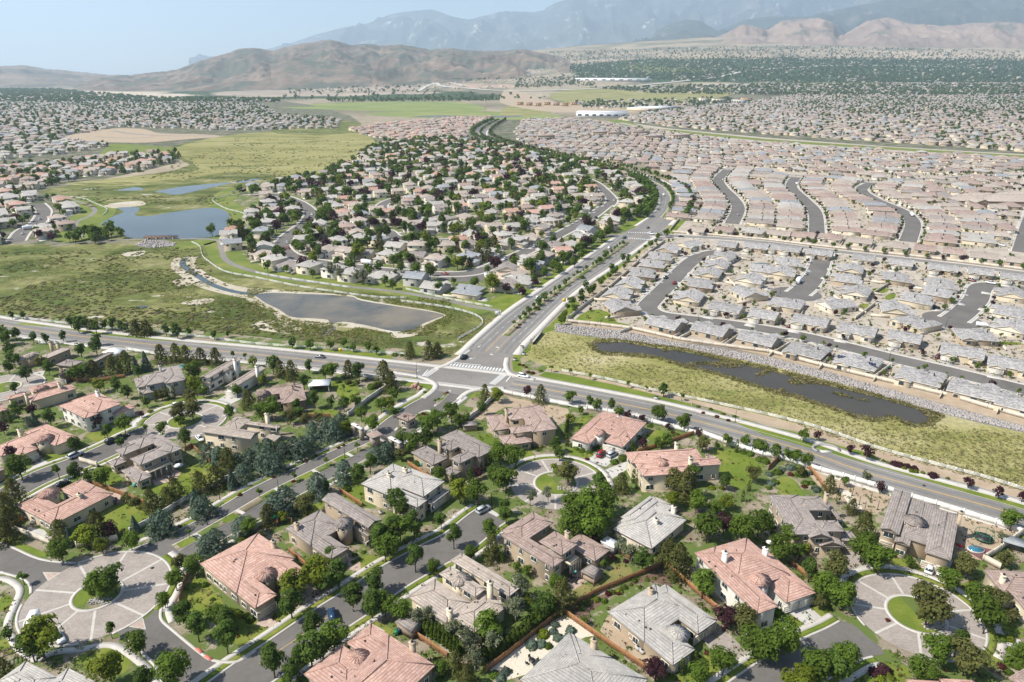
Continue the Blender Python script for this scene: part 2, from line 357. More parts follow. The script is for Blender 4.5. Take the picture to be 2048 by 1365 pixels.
# ------------------------------------------------------------------ hills and mountains
def RAY(px, py, D):
    u, v = px - 1024, py - 682.5; s = D / (F_PX * CP - v * SP)
    return Vector((u * s, D, CAM_H - (F_PX * SP + v * CP) * s))
def mountain(name, ridge, base, DR, DB, amp, mat, seed, step=4, nr=40, fs=1.0, back=0.5):
    x0, x1 = ridge[0][0], ridge[-1][0]; n = int((x1 - x0) / step) + 1; vs = []
    for j in range(nr + 6):
        for i in range(n):
            px = x0 + (x1 - x0) * i / (n - 1); r = RAY(px, lerp_tab(ridge, px) + 1.2 * noise.fractal(Vector((px / 9, seed, 0)), 1, 2, 4), DR); bp = lerp_tab(base, px)
            q = RAY(px, bp, DB); q.z = hgt(q.x, min(q.y, 8600)) - 25 if q.y < 8700 else q.z - 25
            if j < nr:
                t = j / (nr - 1); p = q.lerp(r, t); w = t ** 0.85 if DR < 10500 else t ** 1.1; p.z = q.z + (r.z - q.z) * w
                e = max(0, math.sin(math.pi * min(1, t * 1.02))) ** 0.7
                f = noise.ridged_multi_fractal(Vector((p.x / (900 * fs), p.y / (1500 * fs), seed)), 0.9, 2.1, 6, 1.0, 2.0)
                p.z += (f - 1.1) * amp * e * (0.4 + 0.6 * min(1, (r.z - q.z) / (3 * amp)))
            else:
                k = (j - nr + 1) / 6; p = r + Vector((0, (DR - DB) * back * k, 0)); p.z = r.z - (r.z - q.z) * k * 1.05
            vs.append(p)
    mb = MB(); mb.add(vs, quad_grid(n, nr + 6)); return tag(mb.build(name, mat, smooth=True), kind='structure')
def hillmat(name, stops, scale, c2, s2, thr, fine):
    return multi(name, stops, scale, s2, bmp=0.0, c2=c2, thr=thr, fine=fine)
BROWN = hillmat('dry brown hillside', [(0.3, (0.13, 0.10, 0.075)), (0.5, (0.215, 0.16, 0.12)), (0.7, (0.31, 0.235, 0.175))], 0.0022, (0.085, 0.09, 0.065), 0.0035, (0.45, 0.58), (0.008, 0.45))
DISTHILL = hillmat('sagebrush hillside', [(0.3, (0.13, 0.115, 0.09)), (0.7, (0.32, 0.25, 0.19))], 0.0020, (0.10, 0.10, 0.08), 0.003, (0.5, 0.6), (0.01, 0.3))
PINK = hillmat('tan foothill', [(0.3, (0.20, 0.15, 0.12)), (0.7, (0.33, 0.25, 0.20))], 0.0012, (0.10, 0.105, 0.08), 0.0016, (0.58, 0.68), (0.01, 0.22))
FOREST = hillmat('forested slope', [(0.3, (0.030, 0.040, 0.030)), (0.6, (0.055, 0.065, 0.045)), (0.75, (0.16, 0.14, 0.11))], 0.0018, (0.24, 0.19, 0.15), 0.0022, (0.64, 0.72), (0.01, 0.3))
HIGH = hillmat('high mountain rock and forest', [(0.3, (0.035, 0.045, 0.040)), (0.55, (0.07, 0.08, 0.065)), (0.75, (0.26, 0.23, 0.20))], 0.0009, (0.48, 0.46, 0.43), 0.0022, (0.60, 0.70), (0.004, 0.45))
mountain('mountain', [(380, 120), (512, 104), (587, 85), (640, 68), (687, 55), (737, 47), (777, 30), (807, 24), (862, 19), (880, 24), (902, 33), (937, 40), (974, 30), (999, 24), (1024, 23), (1061, 25), (1086, 22), (1099, 12), (1129, 0), (1174, -14), (1260, -30), (1360, -22), (1450, -45), (1600, -60), (1800, -50), (2100, -90), (2600, -60)],
         [(380, 152), (800, 146), (1200, 140), (2600, 138)], 27000, 18500, 820, HIGH, 4.2, 4, 70, 2.6)
mountain('mountain', [(1130, 96), (1200, 88), (1262, 84), (1299, 77), (1336, 50), (1374, 38), (1399, 43), (1436, 62), (1490, 40), (1536, 33), (1611, 34), (1661, 22), (1736, 8), (1800, -6), (1900, -14), (2048, -30), (2300, -50), (2700, -40)],
         [(1130, 124), (1400, 112), (2700, 118)], 16500, 11000, 330, FOREST, 8.7, 4, 60, 1.6)
mountain('hill', [(1380, 86), (1434, 77), (1460, 64), (1486, 51), (1500, 51), (1536, 60), (1561, 45), (1603, 38), (1648, 39), (1666, 50), (1676, 72), (1690, 70), (1706, 58), (1736, 43), (1773, 35), (1811, 46), (1886, 55), (1936, 47), (2011, 45), (2048, 47), (2150, 60), (2400, 56), (2800, 84)],
         [(1380, 92), (1500, 88), (1700, 93), (1900, 100), (2100, 112), (2800, 110)], 9800, 7700, 120, PINK, 2.1, 3, 50, 0.6)
mountain('hill', [(-700, 150), (-300, 120), (-60, 134), (0, 132), (50, 131), (90, 138), (150, 143), (210, 150), (262, 152), (300, 165), (340, 185)],
         [(-700, 190), (0, 186), (340, 188)], 9000, 6300, 60, DISTHILL, 5.5, 4, 40, 0.7)
mountain('hill', [(60, 193), (115, 182), (150, 171), (175, 160), (200, 153), (230, 150), (262, 150), (310, 145), (350, 141), (400, 122), (425, 115), (460, 105), (480, 97), (512, 96), (545, 102), (569, 95), (600, 88), (617, 86), (640, 82), (659, 80), (680, 84), (702, 91), (732, 88), (762, 91), (804, 89), (840, 96), (862, 99), (904, 97), (937, 101), (980, 103), (1010, 102), (1049, 99), (1074, 104), (1099, 110), (1140, 118)],
         [(60, 197), (115, 195), (200, 193), (300, 190), (450, 186), (560, 176), (640, 170), (700, 158), (740, 150), (850, 135), (1000, 122), (1140, 119)], 7400, 4900, 58, BROWN, 1.3, 3, 90, 0.42)
# spur ridges in front of the brown hill
mountain('hill', [(540, 128), (600, 121), (640, 124), (700, 130), (740, 139), (760, 150)], [(540, 150), (620, 153), (700, 155), (760, 154)], 5600, 4900, 14, BROWN, 6.1, 4, 20, 0.3)

# ------------------------------------------------------------------ haze: the air between here and the mountains
_b = [c for o in SC.objects if o.type == 'MESH' for c in o.bound_box]; zlo, zhi = min(c[2] for c in _b) - 1, max(c[2] for c in _b) + 30
print('haze', zlo, zhi, min(c[0] for c in _b), max(c[0] for c in _b), max(c[1] for c in _b))
mb = MB(); mb.box((0, 15800, zlo), 96000, 34000, zhi - zlo)
m = bpy.data.materials.new('haze'); m.use_nodes = True; t = m.node_tree; t.nodes.clear()
out = t.nodes.new('ShaderNodeOutputMaterial'); pv = t.nodes.new('ShaderNodeVolumePrincipled')
pv.inputs['Color'].default_value = (0.66, 0.83, 1.0, 1); pv.inputs['Density'].default_value = 0.000054; pv.inputs['Anisotropy'].default_value = 0.25
t.links.new(pv.outputs[0], out.inputs['Volume']); HAZE = tag(mb.build('haze', m), kind='stuff')
# ------------------------------------------------------------------ sheets, ribbons, roads
def W(p, z=0.0):
    q = G(p[0], p[1], z); return (q.x, q.y)
def drp(x, y, z): return (x, y, z + (hgt(x, y) + 1.5 if y > 3300 else 0))
def sheet(name, pts, mat, z, smooth=0, world=False):
    P = [Vector((*(p if world else W(p)), 0)) for p in pts]
    if smooth: P = catmull(P, smooth, True)
    tris = tessellate_polygon([[Vector((p.x, p.y, 0)) for p in P]])
    vs = [drp(p.x, p.y, z) for p in P]; fs = []
    for a, b, c in tris:
        n = (P[b] - P[a]).cross(P[c] - P[a]).z
        fs.append((a, b, c) if n > 0 else (a, c, b))
    mb = MB(); mb.add(vs, fs); return tag(mb.build(name, mat), kind='structure')
def line(pts, smooth=5, world=False):
    P = [Vector((*(p if world else W(p)), 0)) for p in pts]
    return catmull(P, smooth) if smooth and len(P) > 2 else P
def normals(P):
    N = []
    for i in range(len(P)):
        d = (P[min(i + 1, len(P) - 1)] - P[max(i - 1, 0)]); d.z = 0; d.normalize(); N.append(Vector((-d.y, d.x, 0)))
    return N
def strip(mb, P, o1, o2, z, top=0.0, m=0):
    """ribbon between side offsets o1 < o2 (left positive); top > 0 makes it a raised slab"""
    N = normals(P); n = len(P)
    a = [P[i] + N[i] * o2 for i in range(n)]; b = [P[i] + N[i] * o1 for i in range(n)]
    vs = [drp(p.x, p.y, z + top) for p in a] + [drp(p.x, p.y, z + top) for p in b]
    fs = [(i, n + i, n + i + 1, i + 1) for i in range(n - 1)]
    if top > 0:
        vs += [drp(p.x, p.y, z - 0.02) for p in a] + [drp(p.x, p.y, z - 0.02) for p in b]
        fs += [(2 * n + i, i, i + 1, 2 * n + i + 1) for i in range(n - 1)] + [(n + i, 3 * n + i, 3 * n + i + 1, n + i + 1) for i in range(n - 1)]
        fs += [(0, 2 * n, 3 * n, n), (n - 1, 2 * n - 1, 4 * n - 1, 3 * n - 1)]
    mb.add(vs, fs, m)
def ribbon(name, pts, w, mat, z, top=0.0, off=0.0, smooth=5, world=False):
    mb = MB(); strip(mb, line(pts, smooth, world), off - w / 2, off + w / 2, z, top)
    return tag(mb.build(name, mat), kind='structure')
ROADS = []; RZ = [0.030]
def road(pts, w, mat=None, kerb=0.0, walk=0.0, verge=0.0, name='road', smooth=5, kl=True, kr=True):
    P = line(pts, smooth); mat = mat or ROAD; RZ[0] += 0.0012
    ROADS.append(([(p.x, p.y) for p in P], w))
    mb = MB(); strip(mb, P, -w / 2, w / 2, RZ[0]); tag(mb.build(name, mat), kind='structure')
    for s, on in ((1, kl), (-1, kr)):
        if not on: continue
        a = w / 2
        if kerb:
            mb = MB(); lo, hi = (a - 0.1, a + kerb) if s > 0 else (-a - kerb, -a + 0.1); strip(mb, P, lo, hi, 0.03, 0.11); tag(mb.build('kerb', CONC), kind='structure'); a += kerb
        if verge:
            mb = MB(); lo, hi = (a, a + verge) if s > 0 else (-a - verge, -a); strip(mb, P, lo, hi, 0.03, 0.06); tag(mb.build('verge', LAWN), kind='structure'); a += verge
        if walk:
            mb = MB(); lo, hi = (a, a + walk) if s > 0 else (-a - walk, -a); strip(mb, P, lo, hi, 0.03, 0.09); tag(mb.build('sidewalk', CONC), kind='structure')
    return P
def near_road(x, y, d):
    for P, w in ROADS:
        r = d + w / 2
        for (ax, ay), (bx, by) in zip(P, P[1:]):
            if min(ax, bx) - r > x or max(ax, bx) + r < x or min(ay, by) - r > y or max(ay, by) + r < y: continue
            dx, dy = bx - ax, by - ay; L = dx * dx + dy * dy or 1; t = max(0, min(1, ((x - ax) * dx + (y - ay) * dy) / L))
            if math.hypot(x - ax - t * dx, y - ay - t * dy) < r: return True
    return False
def dashes(mb, P, off, z, on, gap, w):
    N = normals(P); s = 0.0; seg = [(P[i + 1] - P[i]).length for i in range(len(P) - 1)]; tot = sum(seg)
    def at(d):
        for i, L in enumerate(seg):
            if d <= L: return P[i] + (P[i + 1] - P[i]) * (d / L if L else 0) + N[i] * off
            d -= L
        return P[-1] + N[-1] * off
    while s < tot - on:
        a, b = at(s), at(s + on); d = (b - a).normalized(); n = Vector((-d.y, d.x, 0)) * w / 2
        mb.add([(q.x, q.y, z) for q in (a - n, b - n, b + n, a + n)], [(0, 1, 2, 3)]); s += on + gap

# ------------------------------------------------------------------ broad ground covers
Z0 = 0.012
sheet('garden_ground', [(-700, 640), (40, 650), (520, 722), (850, 760), (1010, 775), (1300, 842), (1560, 908), (1900, 1000), (2250, 1090), (3000, 1500), (2600, 2200), (-900, 2200), (-1500, 1200)], TANLOT, Z0)
sheet('garden_ground', [(455, 500), (440, 482), (470, 440), (462, 400), (520, 362), (640, 350), (700, 322), (760, 288), (900, 272), (1010, 285), (1100, 305), (1280, 345), (1320, 372), (1335, 410), (1300, 455), (1245, 475), (1130, 560), (1020, 620), (960, 608), (860, 580), (740, 578), (640, 560), (540, 545)], TANLOT, Z0 + 0.002, 3)
LOTG = multi('pale lot gravel', [(0.3, (0.34, 0.29, 0.23)), (0.7, (0.50, 0.445, 0.37))], 0.12, 0.3, bmp=0.3, c2=(0.15, 0.16, 0.07), thr=(0.64, 0.68), fine=(1.5, 0.25))
sheet('garden_ground', [(1122, 652), (1230, 560), (1330, 465), (1400, 340), (1300, 330), (1040, 292), (1050, 236), (1340, 250), (1700, 285), (2500, 330), (3000, 700), (2400, 935), (2048, 838), (1761, 762), (1536, 706), (1360, 683), (1264, 660)], LOTG, Z0 + 0.001)
FARG = multi('far lot ground', [(0.3, (0.12, 0.115, 0.075)), (0.7, (0.27, 0.235, 0.19))], 0.03, 0.05, bmp=0.0, c2=(0.07, 0.09, 0.035), thr=(0.48, 0.55), fine=(0.2, 0.3))
sheet('garden_ground', [(-700, 200), (300, 200), (560, 202), (700, 232), (690, 262), (440, 272), (350, 300), (360, 325), (200, 360), (90, 392), (150, 400), (200, 440), (170, 492), (-900, 500)], FARG, Z0 + 0.003, 2)
sheet('garden_ground', [(1050, 234), (960, 236), (700, 255), (690, 270), (760, 282), (960, 290), (1050, 300), (1100, 300)], FARG, Z0 + 0.0036, 2)
sheet('garden_ground', [(1230, 242), (1420, 203), (1700, 199), (2900, 199), (3400, 420), (2100, 312), (1786, 294), (1536, 276), (1344, 258)], FARG, Z0 + 0.004)
# marsh and meadows
sheet('meadow', [(-900, 497), (120, 489), (384, 485), (430, 482), (455, 510), (520, 548), (640, 566), (760, 580), (900, 602), (985, 625), (1000, 640), (955, 688), (905, 715), (700, 690), (520, 676), (350, 657), (180, 640), (-900, 600)], MEADOW, Z0 + 0.006, 2)
sheet('meadow', [(75, 385), (160, 367), (290, 350), (380, 330), (330, 296), (470, 270), (600, 262), (700, 262), (760, 285), (750, 300), (700, 330), (640, 362), (590, 374), (500, 386), (455, 398), (500, 442), (470, 482), (240, 482), (190, 470), (205, 440), (150, 398)], MEADOW, Z0 + 0.0065, 2)
sheet('meadow', [(130, 368), (300, 350), (400, 338), (350, 296), (480, 268), (620, 262), (720, 268), (752, 290), (700, 328), (640, 352), (560, 352), (470, 345), (420, 350), (330, 366), (250, 372)], MEADOW_Y, Z0 + 0.009, 3)
sheet('meadow', [(540, 262), (640, 240), (720, 245), (700, 266), (600, 270)], MEADOW, Z0 + 0.010, 2)
sheet('meadow', [(1036, 700), (1075, 662), (1130, 662), (1200, 674), (1300, 686), (1450, 714), (1536, 731), (1700, 773), (1850, 815), (2048, 866), (2300, 935), (2300, 1060), (2048, 990), (1900, 948), (1700, 893), (1536, 833), (1400, 803), (1250, 768), (1124, 744), (1060, 732)], MEADOW_R, Z0 + 0.006)
sheet('field', [(560, 214), (700, 205), (900, 204), (960, 212), (960, 222), (820, 224), (640, 219)], multi('green field', [(0.3, (0.13, 0.18, 0.05)), (0.7, (0.24, 0.25, 0.09))], 0.006, 0.2, bmp=0), Z0 + 0.011, 3)
sheet('field', [(720, 228), (900, 222), (1060, 226), (1130, 234), (1060, 240), (880, 238)], MATS['green field'], Z0 + 0.0115, 3)
sheet('field', [(1100, 196), (1180, 190), (1440, 190), (1470, 196), (1320, 206), (1140, 205)], MEADOW_Y, Z0 + 0.012, 3)
sheet('field', [(1020, 212), (1080, 208), (1110, 222), (1060, 232), (1000, 230)], MEADOW_Y, Z0 + 0.0125, 3)
sheet('building_site', [(130, 274), (180, 263), (235, 257), (290, 259), (320, 267), (400, 269), (440, 273), (360, 280), (280, 286), (170, 282)], DIRT, Z0 + 0.013, 3)
sheet('building_site', [(1020, 190), (1130, 208), (1290, 222), (1180, 225), (1080, 222), (1000, 205)], DIRT, Z0 + 0.0135, 3)
for pts in ([(770, 286), (900, 278), (880, 290), (800, 300)], [(220, 288), (300, 292), (350, 300), (240, 318), (90, 350), (60, 340), (200, 308)]): sheet('verge', pts, VERGE, Z0 + 0.014, 2)
# green channel that crosses the far estate
ribbon('verge', [(1228, 240), (1280, 256), (1344, 262), (1440, 272), (1536, 281), (1786, 298), (2048, 314), (2400, 335)], 44, VERGE, Z0 + 0.012)
ribbon('road', [(1240, 246), (1344, 264), (1536, 284), (1786, 301), (2048, 317), (2400, 338)], 14, LOTG, Z0 + 0.014)
# mown belts round the marsh
ribbon('verge', [(350, 497), (380, 492), (425, 484), (437, 500), (452, 524), (500, 545), (560, 555), (640, 562), (720, 572), (800, 583), (900, 602), (975, 625)], 22, VERGE, Z0 + 0.015, off=3)
ribbon('verge', [(150, 400), (178, 412), (190, 425), (170, 445), (155, 465), (170, 480)], 34, VERGE, Z0 + 0.0155)
ribbon('verge', [(520, 385), (480, 378), (440, 400), (455, 415), (490, 425), (498, 440), (480, 460), (450, 480)], 26, VERGE, Z0 + 0.016)
sheet('verge', [(980, 625), (1020, 632), (1075, 580), (1060, 575), (1000, 605)], LAWN, Z0 + 0.017)
sheet('verge', [(960, 606), (1010, 590), (1060, 590), (1040, 600), (990, 622)], LAWN, Z0 + 0.0172)
ribbon('footpath', [(150, 402), (172, 408), (190, 420), (180, 432), (155, 443), (150, 458), (165, 475)], 4, ROAD, Z0 + 0.020)
ribbon('footpath', [(100, 493), (165, 486), (240, 480), (380, 478), (434, 481), (442, 495), (452, 520), (490, 538), (560, 555), (640, 566), (700, 574), (760, 580), (820, 588), (900, 603), (950, 614), (1000, 622)], 4, ROAD, Z0 + 0.0205)
ribbon('footpath', [(462, 385), (520, 372), (545, 392), (540, 420), (500, 450), (445, 480)], 4, ROAD, Z0 + 0.021)
# sand, ponds, creek
ribbon('sandbank', [(372, 515), (366, 532), (385, 548), (420, 568), (460, 580), (520, 592)], 15, SAND, Z0 + 0.017)
sheet('sandbank', [(470, 576), (560, 581), (652, 587), (704, 591), (724, 599), (812, 614), (862, 622), (892, 631), (876, 639), (850, 652), (835, 670), (790, 676), (770, 664), (700, 656), (600, 650), (565, 644), (540, 622), (500, 604)], SAND, Z0 + 0.018, 3)
for pts in ([(500, 652), (540, 640), (600, 655), (590, 668), (530, 662)], [(360, 607), (410, 597), (430, 601), (395, 611)], [(345, 562), (375, 556), (385, 568), (360, 574)], [(245, 507), (290, 502), (280, 512), (250, 513)], [(210, 410), (275, 402), (290, 410), (230, 417)]): sheet('sandbank', pts, SAND, Z0 + 0.019, 3)
sheet('lake', [(200, 449), (225, 434), (247, 424), (235, 416), (275, 415), (277, 422), (270, 430), (295, 433), (350, 424), (425, 416), (457, 427), (455, 450), (445, 465), (410, 476), (295, 477), (252, 474), (245, 460), (215, 452)], WATER, Z0 + 0.024, 3)
sheet('lake', [(310, 384), (362, 374), (450, 366), (462, 367), (437, 372), (402, 380), (355, 390), (328, 386)], WATER, Z0 + 0.024, 3)
sheet('lake', [(470, 363), (512, 358), (520, 360), (480, 366)], WATER, Z0 + 0.024, 2); sheet('pond', [(236, 381), (267, 375), (285, 377), (282, 381), (240, 382)], WATER, Z0 + 0.024, 2)
sheet('lake', [(820, 234), (880, 231), (960, 233), (1040, 231), (1040, 234), (960, 237), (880, 236)], WATER, Z0 + 0.024, 2)
sheet('pond', [(512, 590), (545, 586), (594, 588), (652, 590), (704, 594), (724, 602), (812, 616), (862, 624), (889, 631), (874, 637), (844, 649), (832, 660), (787, 663), (737, 652), (687, 644), (660, 649), (655, 640), (620, 637), (582, 634), (557, 619), (534, 608), (519, 598)], WATER_S, Z0 + 0.025, 3)
sheet('pond', [(630, 668), (650, 652), (672, 655), (660, 672)], WATER_S, Z0 + 0.025, 3); sheet('pond', [(268, 614), (290, 612), (298, 614), (285, 618), (270, 618)], WATER, Z0 + 0.025, 3)
ribbon('creek', [(372, 516), (366, 530), (392, 550), (425, 570), (465, 583), (512, 590), (530, 593)], 4.2, WATER, Z0 + 0.0245)
sheet('pond', [(1186, 686), (1249, 685), (1289, 693), (1374, 705), (1449, 722), (1536, 741), (1643, 768), (1751, 794), (1811, 811), (1875, 832), (1861, 845), (1836, 849), (1805, 842), (1786, 832), (1751, 838), (1711, 830), (1676, 818), (1636, 805), (1598, 793), (1536, 777), (1474, 757), (1420, 741), (1374, 731), (1311, 712), (1249, 706), (1199, 704)], WATER_D, Z0 + 0.025, 3)
# stone bank under the estate wall
sheet('stone_bank', [(1110, 648), (1134, 650), (1240, 662), (1300, 675), (1359, 686), (1440, 694), (1536, 715), (1656, 745), (1726, 767), (1836, 797), (1961, 832), (2048, 855), (2300, 925), (2300, 940), (2048, 866), (1961, 847), (1861, 822), (1786, 801), (1698, 772), (1618, 751), (1536, 731), (1450, 711), (1374, 697), (1280, 685), (1180, 674), (1110, 664)], GREYSTONE, Z0 + 0.0185)
sheet('dirt_track', [(1134, 646), (1264, 661), (1359, 683), (1450, 696), (1536, 707), (1636, 733), (1761, 763), (1911, 799), (2048, 839), (2048, 852), (1961, 829), (1836, 794), (1726, 764), (1656, 743), (1536, 712), (1440, 693), (1359, 684.5), (1240, 661), (1130, 649)], DIRT, Z0 + 0.0195)
sheet('stone_bank', [(268, 492), (292, 480), (330, 480), (352, 487), (350, 493), (320, 490), (300, 497)], GREYSTONE, Z0 + 0.0185)
# dirt band and lawns along the north side of the avenue
FENCE_R = [(1124, 744), (1211, 760), (1289, 779), (1394, 801), (1536, 832), (1643, 860), (1748, 897), (1858, 928), (1961, 955), (2048, 982), (2200, 1030)]
sheet('dirt_track', [(x, y + 1) for x, y in FENCE_R] + [(2200, 1050), (2048, 1002), (1911, 962), (1775, 930), (1700, 893), (1586, 861), (1480, 834), (1384, 806), (1274, 781), (1129, 750)], DIRT, Z0 + 0.0200)
sheet('lawn', [(1077, 752), (1090, 744), (1129, 749), (1224, 769), (1274, 780), (1324, 794), (1382, 808), (1384, 822), (1274, 798), (1150, 770)], LAWN, Z0 + 0.0215)
sheet('lawn', [(1469, 845), (1486, 837), (1536, 853), (1586, 863), (1636, 880), (1700, 897), (1745, 908), (1775, 933), (1836, 953), (1911, 967), (2048, 1007), (2200, 1052), (2200, 1070), (2048, 1020), (1748, 931), (1536, 874)], LAWN, Z0 + 0.0215)
sheet('flower_bed', [(1384, 806), (1480, 834), (1469, 846), (1384, 823)], TANLOT, Z0 + 0.0212); sheet('flower_bed', [(1030, 735), (1060, 720), (1095, 735), (1088, 744), (1062, 752)], TANLOT, Z0 + 0.0212)
sheet('lawn', [(1024, 722), (1030, 705), (1060, 690), (1062, 700), (1040, 718), (1046, 735), (1042, 748), (1026, 742)], LAWN, Z0 + 0.0213)
sheet('lawn', [(1078, 668), (1100, 650), (1130, 620), (1145, 600), (1160, 606), (1132, 645), (1110, 660), (1085, 668)], LAWN, Z0 + 0.0214)
ribbon('lawn', [(1196, 563), (1220, 544), (1250, 520), (1280, 497), (1300, 485)], 7, LAWN, Z0 + 0.0214); ribbon('lawn', [(1060, 590), (1100, 562), (1150, 525), (1205, 488), (1235, 472)], 8, LAWN, Z0 + 0.0216)
ribbon('lawn', [(1245, 460), (1280, 440), (1305, 415), (1312, 395), (1300, 375), (1260, 350)], 12, LAWN, Z0 + 0.0216); ribbon('lawn', [(1335, 468), (1362, 440), (1385, 415), (1385, 390), (1350, 362), (1300, 345)], 9, LAWN, Z0 + 0.0217)
for pts in ([(30, 650), (120, 655), (180, 668), (300, 680), (370, 684), (350, 674), (240, 666), (130, 650), (40, 646)], [(400, 688), (512, 695), (640, 707), (760, 717), (790, 720), (775, 709), (700, 699), (600, 692), (512, 686), (420, 682)]): sheet('lawn', pts, LAWN, Z0 + 0.0218)
sheet('verge', [(-900, 600), (60, 640), (200, 660), (400, 676), (620, 698), (780, 712), (880, 718), (905, 716), (900, 708), (780, 696), (600, 683), (400, 662), (200, 645), (60, 630), (-900, 590)], TANLOT, Z0 + 0.0205)
sheet('lawn', [(797, 755), (844, 760), (862, 770), (860, 779), (820, 773), (800, 768)], LAWN, 0.05, 3); sheet('lawn', [(932, 798), (950, 787), (980, 778), (992, 780), (960, 790), (936, 800)], LAWN, 0.05)

# ------------------------------------------------------------------ roads
AV = [(-500, 575), (-200, 615), (30, 655), (250, 684), (512, 709.5), (650, 724), (800, 741), (940, 757), (1024, 768), (1074, 776), (1180, 796), (1299, 820), (1399, 844), (1536, 881), (1623, 907), (1724, 943), (1873, 985), (2006, 1022), (2200, 1082), (2500, 1190)]
PAV = road(AV, 14.6, ROAD, 0.4, 2.6)
def band(name, L, Rr, mat, z, sm=5):
    a, b = line(L, sm), line(Rr, sm); n = min(len(a), len(b))
    def res(P, n):
        s = [0]
        for i in range(len(P) - 1): s.append(s[-1] + (P[i + 1] - P[i]).length)
        o = []
        for k in range(n):
            d = s[-1] * k / (n - 1); i = max(j for j in range(len(s)) if s[j] <= d + 1e-6); i = min(i, len(P) - 2)
            o.append(P[i].lerp(P[i + 1], (d - s[i]) / max(1e-6, s[i + 1] - s[i])))
        return o
    n = 40; a, b = res(a, n), res(b, n); mb = MB()
    mb.add([(p.x, p.y, z) for p in a] + [(p.x, p.y, z) for p in b], [(i, n + i, n + i + 1, i + 1) for i in range(n - 1)])
    tag(mb.build(name, mat), kind='structure'); return a, b
BL = [(885, 733), (900, 726), (930, 706), (954, 683), (1024, 622), (1096, 573), (1211, 492), (1239, 473)]
BR = [(1018, 750), (1014, 728), (1040, 692), (1061, 670), (1149, 584), (1231, 528), (1294, 483), (1318, 468)]
A1, B1 = band('road', BL, BR, ROAD, 0.0405)
UL = [(1245, 470), (1264, 459), (1299, 437), (1316, 419), (1323, 397), (1311, 374), (1284, 359), (1224, 342), (1174, 327), (1074, 309), (1015, 292), (968, 278), (948, 268), (962, 254), (990, 241)]
UR = [(1318, 468), (1330, 456), (1356, 432), (1369, 402), (1359, 382), (1324, 362), (1269, 345), (1200, 330), (1110, 312), (1040, 296), (990, 280), (972, 268), (984, 254), (1006, 241)]
A2, B2 = band('road', UL, UR, ROAD, 0.0412)
for P in (A1, B1, A2, B2): ROADS.append(([(p.x, p.y) for p in P], 6))
MID1 = [a.lerp(b, 0.5) for a, b in zip(A1, B1)]; MID2 = [a.lerp(b, 0.5) for a, b in zip(A2, B2)]; ROADS.append(([(p.x, p.y) for p in MID1], 14)); ROADS.append(([(p.x, p.y) for p in MID2], 14))
def edge(P, lo, hi, name='kerb', top=0.12, m=CONC, a=0, b=None):
    mb = MB(); strip(mb, P[a:b], lo, hi, 0.035, top); tag(mb.build(name, m), kind='structure')
edge(A1, -0.2, 3.6, 'sidewalk', a=2); edge(B1, -3.6, 0.2, 'sidewalk', a=3); edge(A2, -0.2, 3.0, 'sidewalk', a=1); edge(B2, -4.0, 0.2, 'sidewalk', a=1)
edge(MID1[6:36], -2.0, 2.0, 'median_island'); edge(MID1[6:36], -1.7, 1.7, 'flower_bed', 0.135, TANLOT)
edge(MID2[2:], -2.2, 2.2, 'median_island'); edge(MID2[2:], -1.8, 1.8, 'flower_bed', 0.135, TANLOT)
sheet('road', [(1200, 498), (1215, 487), (1239, 470), (1262, 458), (1300, 456), (1330, 458), (1345, 472), (1322, 480), (1294, 486), (1270, 502), (1225, 500)], ROAD, 0.0436)
sheet('road', [(838, 757), (858, 744), (886, 730), (935, 706), (1014, 722), (1018, 742), (1060, 759), (1056, 774), (1000, 778), (945, 784), (925, 793), (905, 812), (880, 800), (866, 783), (874, 772), (868, 760)], ROAD, 0.0440)
road([(1215, 414), (1224, 400), (1205, 378), (1186, 364), (1150, 350)], 10, ROAD_NEW, 0.4, 1.5)
road([(620, 522), (690, 531), (760, 540), (830, 545), (890, 549), (950, 545), (1000, 526), (1060, 500), (1130, 464), (1180, 436), (1212, 412)], 10, ROAD_NEW, 0.4, 1.5)
road([(1239, 472), (1190, 474), (1150, 468)], 10, ROAD_NEW, 0.4)
road([(500, 388), (545, 389), (575, 396), (606, 410), (621, 426), (612, 446), (580, 470), (564, 490), (580, 510), (620, 522)], 10.5, ROAD_NEW, 0.4, 1.5)
road([(745, 462), (775, 463), (790, 474), (835, 482), (905, 481)], 10, ROAD_NEW, 0.4, 1.5)
road([(800, 396), (780, 402), (764, 412), (770, 424)], 10, ROAD_NEW, 0.4, 1.5)
road([(880, 548), (930, 556), (975, 552)], 18, ROAD_NEW)
C2 = road([(1300, 470), (1380, 474), (1450, 478), (1536, 486), (1630, 498), (1720, 509), (1850, 523), (2048, 547), (2300, 580)], 9, ROAD, 0.4, 1.5)
S1 = road([(1446, 503), (1408, 510), (1378, 528), (1335, 572), (1304, 603), (1296, 617), (1320, 630), (1374, 638), (1449, 647), (1524, 658), (1611, 674), (1698, 695), (1786, 717), (1911, 746), (2036, 777), (2200, 818), (2500, 900)], 11, ROAD_NEW, 0.9, 1.2)
S2 = road([(1648, 500), (1640, 530), (1630, 552), (1612, 575), (1596, 588)], 12, ROAD_NEW, 0.9, 1.2)
S3 = road([(2120, 590), (2010, 573), (1965, 574), (1952, 600), (1928, 625), (1908, 640)], 12, ROAD_NEW, 0.9, 1.2)
S4 = road([(1458, 338), (1438, 358), (1446, 376), (1465, 395), (1477, 417), (1464, 448)], 12, ROAD_NEW, 0.9, 1.2)
S5 = road([(1592, 355), (1583, 374), (1607, 398), (1630, 424), (1634, 466)], 12, ROAD_NEW, 0.9, 1.2)
S6 = road([(1745, 366), (1723, 380), (1752, 400), (1801, 421), (1826, 445), (1816, 484)], 12, ROAD_NEW, 0.9, 1.2)
